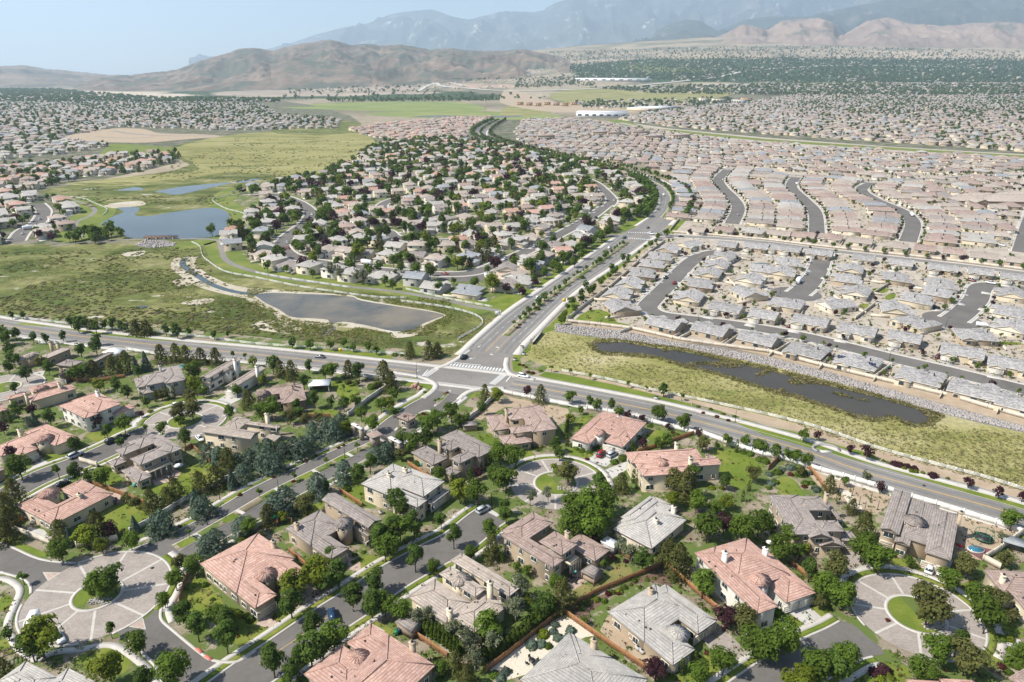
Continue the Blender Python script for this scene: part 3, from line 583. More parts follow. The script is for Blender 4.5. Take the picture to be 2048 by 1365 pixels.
ribbon('road', [(225, 262), (265, 268), (330, 272), (420, 272)], 10, ROAD, Z0 + 0.016); ribbon('road', [(190, 274), (260, 277), (310, 274)], 8, ROAD, Z0 + 0.0162)
S7 = road([(2062, 340), (2078, 400), (2066, 450), (2052, 506)], 17, ROAD_NEW, 0.9, 1.2)
road([(1440, 338), (1600, 352), (1751, 362), (1850, 358), (1990, 352), (2100, 350)], 9, ROAD, 0.4)
road([(75, 408), (88, 424), (76, 446), (48, 462), (32, 484)], 11, ROAD_NEW, 0.4, 1.5)
def disc_px(c, r, n=40, z=0.0):
    p = G(c[0], c[1]); return [(p.x + r * math.cos(2 * math.pi * i / n), p.y + r * math.sin(2 * math.pi * i / n)) for i in range(n)], p
def bulb(c, r, mat=ROAD_NEW, kerbr=0.9):
    RZ[0] += 0.0012; P, p = disc_px(c, r); sheet('road', P, mat, RZ[0], world=True); ROADS.append(([(p.x - .1, p.y), (p.x + .1, p.y)], 2 * r))
for c in ((1592, 588), (1905, 640), (1750, 920 / 2 + 5)): bulb(c, 14 if c[0] != 1750 else 1)
for c in ((940, 553), (770, 470)): bulb(c, 12)

# lower neighbourhood
road([(985, 1030), (962, 1046), (917, 1083), (860, 1113), (787, 1154), (720, 1200), (658, 1240), (600, 1281), (543, 1321), (480, 1365), (380, 1440)], 10.5, ROAD_NEW, 0.45, 1.4, 1.5)
road([(-120, 1070), (12, 992), (87, 953), (164, 924), (225, 897), (268, 876), (310, 858)], 10, ROAD_NEW, 0.45, 1.4, 1.3)
EX2 = [(1682, 1243), (1694, 1245), (1712, 1254), (1735, 1275), (1763, 1296), (1768, 1310), (1745, 1312), (1721, 1319), (1680, 1342), (1640, 1367), (1560, 1420), (1380, 1420), (1481, 1351), (1536, 1316), (1610, 1278), (1655, 1258)]
sheet('road', EX2, ROAD_NEW, 0.0555); ROADS.append(([W((1700, 1275)), W((1640, 1310)), W((1480, 1390))], 14))
for lo, hi, nm, mt, tp in ((0, 0.5, 'kerb', CONC, 0.1), (0.5, 1.8, 'verge', LAWN, 0.07), (1.8, 3.2, 'sidewalk', CONC, 0.09)):
    mb = MB(); strip(mb, line([(1400, 1408), (1481, 1351), (1536, 1316), (1610, 1278), (1655, 1258), (1682, 1243)]), lo, hi, 0.05, tp); tag(mb.build(nm, mt), kind='structure')
    mb = MB(); strip(mb, line([(1560, 1420), (1640, 1367), (1680, 1342), (1721, 1319), (1745, 1312)]), -hi, -lo, 0.05, tp); tag(mb.build(nm, mt), kind='structure')
sheet('road', [(232, 1263), (262, 1255), (290, 1240), (318, 1216), (323, 1240), (350, 1265), (400, 1306), (428, 1322), (475, 1324), (520, 1300), (570, 1320), (480, 1420), (330, 1420), (325, 1366), (315, 1338), (290, 1312), (258, 1282)], ROAD_NEW, 0.056)
sheet('road', [(-200, 1050), (0, 1088), (80, 1121), (150, 1128), (125, 1145), (75, 1187), (62, 1187), (60, 1172), (45, 1157), (0, 1143), (-200, 1110)], ROAD_NEW, 0.0566)
for P in ([(258, 1282), (290, 1312), (315, 1338), (326, 1366)], [(323, 1218), (323, 1240), (350, 1265), (400, 1306), (428, 1322), (475, 1324), (512, 1302)], [(-100, 1066), (0, 1086), (80, 1119), (152, 1127)], [(0, 1145), (45, 1158), (60, 1172), (62, 1188)]):
    ribbon('kerb', P, 0.7, CONC, 0.055, 0.1)
# divided drive: gate to plaza, gate to junction
DL = [(757, 866), (729, 876), (672, 900), (600, 933), (512, 974), (455, 1007), (400, 1040), (320, 1079), (258, 1102)]
DR = [(795, 884), (765, 901), (735, 917), (690, 942), (672, 952), (587, 997), (512, 1041), (467, 1067), (400, 1107), (372, 1123), (350, 1140)]
A3, B3 = band('road', DL, DR, ROAD_NEW, 0.058); MID3 = [a.lerp(b, 0.5) for a, b in zip(A3, B3)]; ROADS.append(([(p.x, p.y) for p in MID3], 20))
edge(A3, -0.4, 0); edge(B3, 0, 0.4); edge(A3, -3.7, -2.1, 'sidewalk', 0.1); edge(A3, -2.1, -0.4, 'flower_bed', 0.09, TANLOT); edge(B3, 2.1, 3.6, 'sidewalk', 0.1); edge(B3, 0.4, 2.1, 'flower_bed', 0.09, TANLOT)
edge(MID3[1:37], -1.9, 1.9, 'median_island'); edge(MID3[1:37], -1.6, 1.6, 'flower_bed', 0.135, TANLOT)
def pads(P, lo, hi, z, on, gap, mat, name, start=0.0):
    """short planted or paved pads in a row"""
    N = normals(P); seg = [0]
    for i in range(len(P) - 1): seg.append(seg[-1] + (P[i + 1] - P[i]).length)
    def at(d, o):
        i = max(j for j in range(len(seg)) if seg[j] <= d); i = min(i, len(P) - 2); return P[i].lerp(P[i + 1], (d - seg[i]) / (seg[i + 1] - seg[i] + 1e-9)) + N[i] * o
    s = start
    while s + on < seg[-1]:
        q = [at(s, lo), at(s + on, lo), at(s + on, hi), at(s, hi)]; mb = MB()
        mb.add([(p.x, p.y, z) for p in q], [(0, 1, 2, 3)]); tag(mb.build(name, mat), kind='structure'); s += on + gap
pads(MID3[1:37], -1.55, 1.55, 0.176, 4.2, 9.5, LAWN, 'lawn', 2); pads(MID3[1:37], -1.55, 1.55, 0.176, 1.2, 12.5, CONC, 'sidewalk', 0); 
pads(A3, -2.05, -0.45, 0.132, 8, 8, LAWN, 'lawn', 3); pads(B3, 0.45, 2.05, 0.132, 7, 9, LAWN, 'lawn', 5)
A4, B4 = band('road', [(742, 868), (774, 840), (822, 809), (850, 794), (866, 780)], [(794, 888), (830, 862), (858, 842), (890, 818), (925, 792)], ROAD_NEW, 0.059); ROADS.append(([(p.x, p.y) for p in A4], 20)); ROADS.append(([(p.x, p.y) for p in B4], 8))
edge(A4, 0, 0.5); edge(A4, 0.5, 2.0, 'lawn', 0.08, LAWN); edge(A4, 2.0, 4.4, 'sidewalk', 0.1); edge(B4, -0.5, 0); edge(B4, -3.2, -0.9, 'sidewalk', 0.1)
# corner kerbs at the junction
for P in ([(786, 745), (836, 753), (862, 762), (872, 772), (864, 784), (846, 797)], [(918, 800), (938, 784), (975, 776), (1010, 777)], [(872, 738), (893, 730), (915, 718), (940, 700)], [(1015, 716), (1012, 730), (1018, 745), (1040, 754), (1070, 760)]):
    ribbon('sidewalk', P, 2.4, CONC, 0.05, 0.1)
for pts in ([(868, 812), (884, 795), (898, 782), (902, 783), (888, 800), (872, 813)], [(791, 863), (793, 856), (815, 858), (838, 843), (864, 829), (862, 822), (848, 822), (830, 832)]):
    sheet('kerb', pts, CONC, 0.16, 2); c = (sum(p[0] for p in pts) / len(pts), sum(p[1] for p in pts) / len(pts)); sheet('flower_bed', [(c[0] + (p[0] - c[0]) * .86, c[1] + (p[1] - c[1]) * .86) for p in pts], TANLOT, 0.175, 2)
# round plazas
def plaza(c, R, r, spokes, grass, a0=0.2, walk=1.6, gap0=None):
    RZ[0] += 0.001; P, p = disc_px(c, R, 56); sheet('plaza', P, PAVER, 0.062 + RZ[0] - 0.05, world=True); z = 0.070 + RZ[0] - 0.05
    ROADS.append(([(p.x - .1, p.y), (p.x + .1, p.y)], 2 * R))
    def ring(name, r1, r2, mat, z, top, s=0, e=2 * math.pi):
        n = 60; Q = [Vector((p.x + (r1 + r2) / 2 * math.cos(s + (e - s) * i / n), p.y + (r1 + r2) / 2 * math.sin(s + (e - s) * i / n), 0)) for i in range(n + 1)]
        mb = MB(); strip(mb, Q, -(r2 - r1) / 2, (r2 - r1) / 2, z, top); tag(mb.build(name, mat), kind='structure')
    g = gap0 or [(0, 2 * math.pi)]
    for s, e in g: ring('kerb', R, R + 0.6, CONC, z, 0.06, s, e)
    ring('kerb', r - 0.6, r + 0.2, CONC, z, 0.1)
    Q, _ = disc_px(c, r - 0.5, 40); sheet('flower_bed', Q, TANLOT, z + 0.05, world=True)
    half = [q for q in Q if (q[0] - p.x) * math.cos(grass) + (q[1] - p.y) * math.sin(grass) > -0.12 * r]; sheet('lawn', half, LAWN, z + 0.062, world=True)
    for k in range(spokes):
        a = a0 + 2 * math.pi * k / spokes; A = Vector((p.x + (r + .2) * math.cos(a), p.y + (r + .2) * math.sin(a), 0)); B = Vector((p.x + R * math.cos(a), p.y + R * math.sin(a), 0))
        mb = MB(); strip(mb, [A, B], -0.3, 0.3, z + 0.004); tag(mb.build('paving_band', CONC), kind='structure')
    return p, ring, z
PL1 = plaza((195, 1190), 16.3, 5.8, 9, 2.6, 0.25, gap0=[(-0.9, 2.35), (3.35, 5.0)])
PL2 = plaza((1832, 1229), 14.0, 6.6, 9, 3.3, 0.1, gap0=[(-2.0, 3.4)])
PL3 = plaza((1112, 967), 14.2, 6.9, 9, 3.6, 0.45, gap0=[(-0.9, 3.3)])
PL4 = plaza((371, 842), 14.0, 6.3, 8, 3.6, 0.3, gap0=[(-1.2, 3.2)])
PL5 = plaza((8, 776), 14.0, 6.3, 8, 3.6, 0.3)
for (p, ring, z), s, e in ((PL2, -0.9, 2.9), (PL3, -0.3, 2.7), (PL4, 0.4, 3.4), (PL1, -0.3, 1.0)): ring('lawn', 14.7 if p != PL1[0] else 16.9, 16.2 if p != PL1[0] else 18.5, LAWN, z, 0.05, s, e); ring('sidewalk', 16.2 if p != PL1[0] else 18.5, 18.0 if p != PL1[0] else 20.2, CONC, z, 0.06, s, e)
for P in ([(-60, 1160), (0, 1158), (30, 1168), (40, 1185), (28, 1215), (16, 1245), (20, 1270), (40, 1300), (75, 1322)], [(75, 1322), (110, 1306), (160, 1300), (215, 1291), (245, 1300), (280, 1325), (305, 1350), (320, 1380)], [(370, 1130), (384, 1120), (372, 1150), (352, 1190), (338, 1220), (345, 1245)]):
    ribbon('sidewalk', P, 1.7, CONC, 0.05, 0.1)
for pts in ([(85, 1145), (122, 1146), (96, 1163)], [(256, 1254), (286, 1236), (292, 1260)]): sheet('kerb', pts, CONC, 0.075); c = (sum(p[0] for p in pts) / 3, sum(p[1] for p in pts) / 3); sheet('traffic_island', [(c[0] + (p[0] - c[0]) * .8, c[1] + (p[1] - c[1]) * .8) for p in pts], PATIO, 0.09)

# lawns of the big lots
for pts in ([(-80, 1052), (0, 1076), (50, 1089), (92, 1108), (76, 1113), (0, 1088), (-80, 1068)], [(188, 1040), (240, 1008), (292, 1008), (306, 1030), (300, 1046), (250, 1060), (205, 1078)], [(140, 1066), (175, 1050), (190, 1055), (185, 1080), (150, 1085)],
            [(398, 1152), (414, 1162), (428, 1180), (448, 1212), (420, 1226), (385, 1226), (358, 1208), (374, 1176)], [(470, 1240), (505, 1232), (540, 1262), (512, 1287), (480, 1292), (450, 1270)], [(540, 1238), (562, 1220), (580, 1243), (556, 1258)],
            [(705, 1131), (732, 1111), (762, 1116), (725, 1143)], [(829, 1174), (867, 1151), (887, 1158), (842, 1184)], [(706, 1258), (735, 1240), (790, 1262), (775, 1269), (740, 1255), (718, 1268)],
            [(1356, 1366), (1374, 1334), (1414, 1309), (1449, 1334), (1436, 1366)], [(1444, 1276), (1464, 1274), (1496, 1309), (1487, 1315), (1454, 1292)], [(1620, 1218), (1646, 1214), (1663, 1224), (1648, 1241)],
            [(1578, 1238), (1588, 1233), (1613, 1256), (1597, 1268)], [(1783, 1116), (1815, 1122), (1846, 1134), (1843, 1150), (1815, 1147), (1791, 1139)], [(1923, 1169), (1966, 1153), (1958, 1164), (1928, 1175)], [(2010, 1246), (2048, 1264), (2100, 1290), (2048, 1276), (2018, 1272)],
            [(1986, 1294), (2016, 1309), (1996, 1319), (1997, 1341), (1968, 1323)], [(1762, 1328), (1806, 1330), (1821, 1344), (1818, 1370), (1786, 1370)], [(1712, 1352), (1738, 1340), (1756, 1370), (1708, 1370)], [(1145, 864), (1164, 830), (1184, 833), (1154, 860)],
            [(1286, 875), (1316, 859), (1344, 875), (1326, 885), (1304, 880)], [(1414, 905), (1444, 899), (1486, 905), (1521, 928), (1523, 943), (1491, 973), (1474, 980), (1446, 955), (1434, 953), (1434, 923)], [(1134, 898), (1149, 898), (1189, 908), (1176, 921), (1144, 918)],
            [(1046, 905), (1061, 903), (1076, 917), (1054, 919)], [(1557, 960), (1573, 954), (1591, 963), (1608, 992), (1563, 992)], [(612, 825), (652, 818), (677, 823), (662, 833), (617, 833)],
            [(617, 758), (647, 755), (670, 764), (700, 768), (717, 771), (712, 792), (696, 812), (680, 792), (650, 772), (620, 766)], [(300, 982), (362, 945), (410, 922), (427, 935), (440, 958), (387, 1003), (350, 997)], [(90, 915), (110, 906), (140, 898), (150, 905), (140, 914), (107, 929)],
            [(170, 869), (200, 863), (250, 851), (267, 858), (228, 876), (195, 885)], [(190, 943), (212, 930), (245, 958), (217, 971), (195, 958)], [(322, 808), (343, 801), (346, 812), (335, 816)], [(352, 799), (370, 795), (425, 795), (430, 802), (392, 808), (356, 808)],
            [(575, 1042), (600, 1025), (650, 998), (646, 1015), (612, 1042), (580, 1062)], [(682, 972), (706, 961), (732, 963), (732, 1000), (700, 1006), (685, 992)], [(772, 933), (792, 928), (799, 941), (774, 949)], [(954, 875), (987, 868), (999, 890), (982, 897)], [(18, 800), (50, 790), (64, 798), (40, 806)], [(340, 700), (368, 690), (382, 698), (350, 706)],
            [(0, 1200), (15, 1190), (27, 1200), (22, 1218), (0, 1222)], [(-10, 1290), (20, 1278), (40, 1300), (15, 1310)], [(150, 1322), (180, 1302), (215, 1295), (245, 1305), (262, 1328), (240, 1350), (190, 1345)]):
    sheet('lawn', pts, LAWN, 0.030 + RN.random() * 0.004, 3)
sheet('lawn', [(1144, 1184), (1159, 1166), (1179, 1171), (1215, 1150), (1230, 1126), (1249, 1128), (1266, 1146), (1230, 1166), (1199, 1181), (1159, 1197)], DRYLAWN, 0.036, 3)
sheet('yard', [(930, 835), (952, 815), (1020, 795), (1136, 818), (1140, 832), (1118, 850), (1108, 866), (1075, 812), (1010, 815), (962, 840)], DIRT, 0.030)
sheet('yard', [(1605, 935), (1700, 962), (1786, 985), (1790, 1000), (1750, 1030), (1720, 1025), (1655, 992)], DIRT, 0.031); sheet('yard', [(1905, 1020), (1960, 1040), (2030, 1065), (2040, 1075), (2000, 1100), (1965, 1122), (1908, 1110)], DIRT, 0.0312)
sheet('yard', [(1200, 1262), (1215, 1232), (1232, 1228), (1312, 1300), (1330, 1325), (1296, 1343), (1240, 1300)], DIRT, 0.0314)
for q in ((110, 1150), (290, 1262), (330, 1300), (400, 1340), (20, 1110), (880, 790), (960, 750), (830, 850), (300, 1330)): ROADS.append(([W(q), W((q[0] + 2, q[1]))], 17))
CREAM_GRAVEL = plain('cream gravel', (0.55, 0.49, 0.39), 0.95, 0.15, 2.0, 0.4)
sheet('yard', [(1030, 1300), (1126, 1228), (1150, 1240), (1200, 1270), (1170, 1275), (1110, 1300), (1050, 1350), (1000, 1365), (980, 1340)], CREAM_GRAVEL, 0.0316)
MULCH = multi('bark mulch', [(0.3, (0.09, 0.055, 0.04)), (0.7, (0.18, 0.12, 0.09))], 1.0, 2.0, bmp=0.6)
sheet('flower_bed', [(1126, 1226), (1328, 1134), (1356, 1160), (1340, 1175), (1300, 1160), (1240, 1180), (1180, 1225), (1180, 1245)], MULCH, 0.0325)
# drives and patios
for pts, mt in (([(1172, 922), (1204, 897), (1240, 905), (1236, 916), (1212, 934)], DRIVE), ([(1210, 940), (1262, 920), (1268, 930), (1225, 958)], DRIVE), ([(60, 938), (84, 918), (106, 932), (70, 955)], DRIVE), ([(1400, 1270), (1440, 1250), (1500, 1310), (1475, 1325), (1420, 1300)], PAVER),
                ([(1572, 1222), (1612, 1208), (1655, 1245), (1625, 1260)], DRIVE), ([(1846, 1140), (1862, 1118), (1906, 1122), (1890, 1156)], DRIVE), ([(700, 1140), (690, 1115), (720, 1120), (722, 1145)], PATIO), ([(620, 1170), (600, 1165), (560, 1195), (600, 1210), (640, 1190)], PATIO),
                ([(512, 1250), (524, 1230), (570, 1250), (556, 1262)], PATIO), ([(830, 1195), (805, 1190), (828, 1170), (850, 1180)], PAVER), ([(255, 850), (285, 830), (300, 838), (280, 855)], DRIVE), ([(430, 803), (470, 780), (500, 790), (455, 812)], DRIVE),
                ([(300, 955), (345, 935), (362, 945), (352, 960), (310, 972)], PATIO), ([(1130, 1160), (1170, 1135), (1200, 1140), (1180, 1160), (1140, 1185)], PATIO), ([(175, 1008), (235, 985), (248, 1000), (205, 1022)], PATIO), ([(44, 1050), (88, 1060), (110, 1085), (95, 1090), (40, 1066)], DRIVE),
                ([(1930, 1100), (1942, 1090), (1985, 1100), (1965, 1122)], plain('red rubber pad', (0.16, 0.06, 0.07), 0.9)), ([(1685, 1110), (1720, 1098), (1732, 1138), (1702, 1150)], PAVER), ([(955, 1035), (975, 1015), (1000, 1030), (985, 1040)], DRIVE), ([(760, 1275), (770, 1262), (700, 1225), (690, 1232)], DRIVE),
                ([(40, 1020 - 260), (60, 745), (90, 742), (80, 765)], DRIVE), ([(1410, 905), (1435, 915), (1436, 948), (1415, 940)], PATIO), ([(1930, 1190), (1985, 1160), (1990, 1180), (1945, 1205)], PATIO), ([(1960, 1260), (2040, 1280), (2048, 1300), (1970, 1280)], DRIVE), ([(600, 990), (620, 975), (650, 985), (630, 998)], DRIVE)):
    sheet('driveway', pts, mt, 0.038 + RN.random() * 0.004)
sheet('sandbox', [(1678, 980), (1697, 982), (1727, 1020), (1712, 1020), (1700, 1013)], CREAM_GRAVEL, 0.04)

# ------------------------------------------------------------------ painted markings
def marks(P, off, on, gap, w, mat, z=0.052): mb = MB(); dashes(mb, P, off, z, on, gap, w); tag(mb.build('road_marking', mat), kind='structure')
CUT = [p for p in PAV if PX((p.x, p.y, 0))[0] < 845]; CUT2 = [p for p in PAV if PX((p.x, p.y, 0))[0] > 1022]
for P in (CUT, CUT2):
    for o in (-0.12, 0.22): marks(P, o, 8, 0.02, 0.14, YELLOWP)
    for o in (4.6, -4.9): marks(P, o, 8, 0.02, 0.12, WHITEP)
for P, s in ((A1, -1), (B1, 1)):
    marks(P[5:], s * 5.0, 3, 6, 0.14, WHITEP, 0.05); marks(P[5:], s * 1.6, 9, 0.02, 0.12, WHITEP, 0.05)
for P, s in ((A2, -1), (B2, 1)): marks(P[2:26], s * 4.6, 3, 7, 0.16, WHITEP, 0.052)
marks(MID1[3:8], 2.2, 9, 0.02, 0.2, YELLOWP, 0.05); marks(MID1[3:], 2.3, 9, 0.02, 0.12, YELLOWP, 0.05); marks(MID1[3:], -2.3, 9, 0.02, 0.12, YELLOWP, 0.05)
def bars(a, b, n, L, w, ang=None, z=0.0515, mat=WHITEP):
    """zebra bars between two points"""
    A, B = Vector((*W(a), 0)), Vector((*W(b), 0)); d = (B - A).normalized(); q = Vector((-d.y, d.x, 0)); mb = MB()
    for i in range(n):
        c = A.lerp(B, (i + .5) / n); vs = [c + d * (i1 * w / 2) + q * (j * L / 2) for i1, j in ((-1, -1), (1, -1), (1, 1), (-1, 1))]; mb.add([(v.x, v.y, z) for v in vs], [(0, 1, 2, 3)])
    tag(mb.build('road_marking', mat), kind='structure')
bars((893, 729), (1009, 741), 19, 3.2, 0.75); bars((846, 755), (884, 730.5), 13, 3.0, 0.6); bars((984, 769), (1014, 745), 13, 3.0, 0.6)
bars((1255, 465), (1320, 467), 14, 3.2, 0.7); bars((1248, 476), (1302, 480), 14, 3.2, 0.7)
for a, b in (((840, 757), (856, 740)), ((1012, 764), (1024, 749)), ((894, 724.5), (962, 731))):
    ribbon('road_marking', [a, b], 0.45, WHITEP, 0.0525, smooth=0)
def arrow(a, b, turn=0):
    A, B = Vector((*W(a), 0)), Vector((*W(b), 0)); d = (B - A).normalized(); q = Vector((-d.y, d.x, 0)); z = 0.0528; mb = MB(); L = (B - A).length
    def pl(pts): mb.add([(*(A + d * u + q * v).xy, z) for u, v in pts], [tuple(range(len(pts)))])
    pl([(0, -.09), (L * .6, -.09), (L * .6, .09), (0, .09)])
    if turn: pl([(L * .6, -.09), (L * .75, -.09), (L * .75, turn * .9), (L * .6, turn * .9)][::turn]); pl([(L * .45, turn * .9), (L * .9, turn * .9), (L * .68, turn * 1.7)][::turn])
    else: pl([(L * .6, -.45), (L, 0), (L * .6, .45)])
    tag(mb.build('road_marking', WHITEP), kind='structure')
arrow((984, 706), (978, 711), 1); arrow((996, 692), (990, 697), 1); arrow((950, 715), (943, 720), -1); arrow((962, 690), (956, 696), 0); arrow((842, 741), (834, 740.4), 1); arrow((1030, 756), (1022, 755), -1)
marks(line([(520, 1330), (600, 1276), (660, 1234)], 0), 0.3, 9, 0.02, 0.12, YELLOWP, 0.06)
for P in (S1[4:9], S2[:4], S3[4:9]): marks(P, 0, 6, 0.02, 0.15, YELLOWP, 0.062)
for pts in ([(393, 1298), (404, 1307)], [(410, 1313), (424, 1321)]): ribbon('kerb', pts, 0.8, REDP, 0.06, 0.13, smooth=0)
# freeway on the valley floor
ribbon('freeway', [(380, 159), (470, 158), (600, 159), (720, 163), (800, 166), (850, 170), (868, 178), (880, 185), (940, 189), (1024, 192), (1200, 191), (1424, 185), (1500, 181), (1700, 178), (2048, 179), (2500, 181)], 34, CONC, 1.5)
ribbon('freeway', [(838, 190), (860, 184), (890, 182), (930, 187)], 26, CONC, 2.0)
# ------------------------------------------------------------------ house kit
R_PINK = roofmat('salmon tile', (0.455, 0.275, 0.215), (0.51, 0.34, 0.275)); R_PTAN = roofmat('pink brown tile', (0.33, 0.24, 0.20), (0.38, 0.29, 0.25))
R_GREY = roofmat('light grey tile', (0.40, 0.375, 0.34), (0.44, 0.41, 0.37)); R_BROWN = roofmat('grey brown tile', (0.27, 0.235, 0.21), (0.33, 0.28, 0.25))
R_TAN = roofmat('mixed tan tile', (0.38, 0.32, 0.27), (0.43, 0.36, 0.30)); R_EST = roofmat('grey flat tile', (0.33, 0.315, 0.30), (0.385, 0.365, 0.35), 0.5, 0.24)
R_DARK = roofmat('dark roof', (0.13, 0.12, 0.115)); R_SLATE = roofmat('slate blue tile', (0.27, 0.28, 0.29), (0.32, 0.33, 0.34)); R_RED = roofmat('red tile', (0.42, 0.20, 0.15)); R_ORANGE = roofmat('terracotta tile', (0.42, 0.26, 0.19))
R_WHITE = plain('white metal roof', (0.75, 0.76, 0.77), 0.5, 0.05)
def stucco(name, c): return plain(name, c, 0.9, 0.06, 0.8, 0.15)
W_TAN = stucco('tan stucco', (0.40, 0.315, 0.22)); W_CREAM = stucco('cream stucco', (0.60, 0.51, 0.37)); W_WHITE = stucco('white stucco', (0.70, 0.66, 0.59)); W_BROWN = stucco('brown stucco', (0.29, 0.22, 0.155)); W_GREY = stucco('grey stucco', (0.42, 0.40, 0.37)); W_PEACH = stucco('peach stucco', (0.62, 0.50, 0.38)); W_PALE = stucco('pale stucco', (0.66, 0.58, 0.46))
FASCIA = plain('fascia paint', (0.22, 0.19, 0.16), 0.8, 0.05); TRIM = plain('cream trim', (0.68, 0.64, 0.56), 0.8, 0.05); GARAGE = plain('garage door paint', (0.66, 0.62, 0.54), 0.7, 0.05); GARAGE_T = plain('tan garage door paint', (0.47, 0.41, 0.32), 0.7, 0.05)
GLASS = glossy('window glass', (0.035, 0.05, 0.055), 0.12); DOOR = plain('door wood', (0.16, 0.09, 0.05), 0.6, 0.1); METAL = glossy('dark metal', (0.05, 0.05, 0.05), 0.5, 0.6); STONE = plain('stone veneer', (0.34, 0.28, 0.22), 0.95, 0.35, 2.5, 0.5)
WOOD = plain('cedar fence', (0.34, 0.17, 0.075), 0.85, 0.25, 1.5, 0.2); WALLW = plain('white block wall', (0.68, 0.66, 0.61), 0.9, 0.07, 0.4); WALLT = plain('tan block wall', (0.58, 0.51, 0.41), 0.9, 0.08, 0.4); WALLG = plain('grey cream wall', (0.50, 0.48, 0.43), 0.9, 0.08, 0.4); VINYL = plain('white vinyl rail', (0.78, 0.77, 0.74), 0.6, 0.04)
def wing_geo(x0, y0, x1, y1, ze, kind, slope=0.40, oh=0.55, z0=0.0, walls=True):
    """roof, wall and cap buffers of one wing; the rectangle is the eave outline. kinds: h hip, gu / gv gables with the ridge along x / y, f flat"""
    R, Wl, Cp, Fa = MB(), MB(), MB(), MB(); w, d = x1 - x0, y1 - y0; th = 0.22
    if kind == 'h':
        if w >= d: rz = ze + d / 2 * slope; rg = [(x0 + d / 2, (y0 + y1) / 2, rz), (x1 - d / 2, (y0 + y1) / 2, rz)]; lx = True
        else: rz = ze + w / 2 * slope; rg = [((x0 + x1) / 2, y0 + w / 2, rz), ((x0 + x1) / 2, y1 - w / 2, rz)]; lx = False
    elif kind == 'gu': rz = ze + d / 2 * slope; rg = [(x0, (y0 + y1) / 2, rz), (x1, (y0 + y1) / 2, rz)]; lx = True
    elif kind == 'gv': rz = ze + w / 2 * slope; rg = [((x0 + x1) / 2, y0, rz), ((x0 + x1) / 2, y1, rz)]; lx = False
    c = [(x0, y0, ze), (x1, y0, ze), (x1, y1, ze), (x0, y1, ze)]
    if kind == 'f':
        R.add([(p[0], p[1], p[2] + 0.15) for p in c], [(0, 1, 2, 3)])
    else:
        a, b = 4, 5
        if lx: fs = [(0, 1, b, a), (2, 3, a, b)] + ([(1, 2, b), (3, 0, a)] if kind == 'h' else [])
        else: fs = [(1, 2, b, a), (3, 0, a, b)] + ([(0, 1, a), (2, 3, b)] if kind == 'h' else [])
        R.add(c + rg, fs)
        caps = [(rg[0], rg[1])]
        if kind == 'h': caps += [(c[0], rg[0]), (c[3] if lx else c[1], rg[0]), (c[1] if lx else c[3], rg[1]), (c[2], rg[1])]
        for p, q in caps:
            if (Vector(p) - Vector(q)).length > 0.3: Cp.bar((p[0], p[1], p[2] + 0.03), (q[0], q[1], q[2] + 0.03), 0.24, 0.12)
    # eave boards and soffit
    e = [(x0, y0), (x1, y0), (x1, y1), (x0, y1)]
    for i in range(4):
        p, q = e[i], e[(i + 1) % 4]
        if kind in ('gu', 'gv') and ((i in (1, 3)) if kind == 'gu' else (i in (0, 2))):
            r = rg[1 if i in (1, 2) else 0]; P3, Q3 = (p[0], p[1], ze), (q[0], q[1], ze)
            for s, t2 in ((P3, r), (r, Q3)): Fa.add([s, (s[0], s[1], s[2] - th), (t2[0], t2[1], t2[2] - th), t2], [(0, 1, 2, 3)])
        else: Fa.add([(p[0], p[1], ze), (p[0], p[1], ze - th), (q[0], q[1], ze - th), (q[0], q[1], ze)], [(0, 1, 2, 3)])
    Fa.add([(p[0], p[1], ze - th) for p in e], [(0, 1, 2, 3)])
    if walls:
        a0, a1, b0, b1 = x0 + oh, x1 - oh, y0 + oh, y1 - oh; zt = ze - th + 0.01
        vs = [(a0, b0, z0), (a1, b0, z0), (a1, b1, z0), (a0, b1, z0), (a0, b0, zt), (a1, b0, zt), (a1, b1, zt), (a0, b1, zt)]
        Wl.add(vs, [(0, 1, 5, 4), (1, 2, 6, 5), (2, 3, 7, 6), (3, 0, 4, 7)])
        if kind == 'gu':
            for x, s in ((a0, 1), (a1, -1)): Wl.add([(x, b0, zt), (x, b1, zt), (x, (y0 + y1) / 2, rz - th - oh * 0.0 - 0.1)], [(0, 2, 1) if s > 0 else (0, 1, 2)])
        if kind == 'gv':
            for y, s in ((b0, 1), (b1, -1)): Wl.add([(a0, y, zt), (a1, y, zt), ((x0 + x1) / 2, y, rz - th - 0.1)], [(0, 1, 2) if s > 0 else (0, 2, 1)])
    return R, Wl, Cp, Fa
def merge(dst, src, m=None): dst.add(src.v, src.f, 0); dst.m[-len(src.f):] = [m] * len(src.f) if m is not None else src.m
WIN_ME = {}
def window_mesh(w, h):
    k = (round(w, 1), round(h, 1))
    if k not in WIN_ME:
        f = MB(); t = 0.14
        for c, sx, sz in (((-w / 2 - t / 2, 0, -h / 2 - t), t, h + 2 * t), ((w / 2 + t / 2, 0, -h / 2 - t), t, h + 2 * t)): f.box(c, sx, 0.16, sz)
        f.box((0, 0, h / 2), w, 0.16, t); f.box((0, 0, -h / 2 - t), w, 0.22, t); f.box((0, 0.01, -h / 2), 0.07, 0.1, h)
        p = MB(); p.add([(-w / 2, -0.03, -h / 2), (w / 2, -0.03, -h / 2), (w / 2, -0.03, h / 2), (-w / 2, -0.03, h / 2)], [(0, 1, 2, 3)])
        WIN_ME[k] = (raw_mesh('window', f.arrays(), TRIM), raw_mesh('pane', p.arrays(), GLASS))
    return WIN_ME[k]
def add_window(par, x, y, z, rz, w=1.6, h=1.4):
    a, b = window_mesh(w, h); o = link('window', a, par, (x, y, z), rz); link('pane', b, o); return o
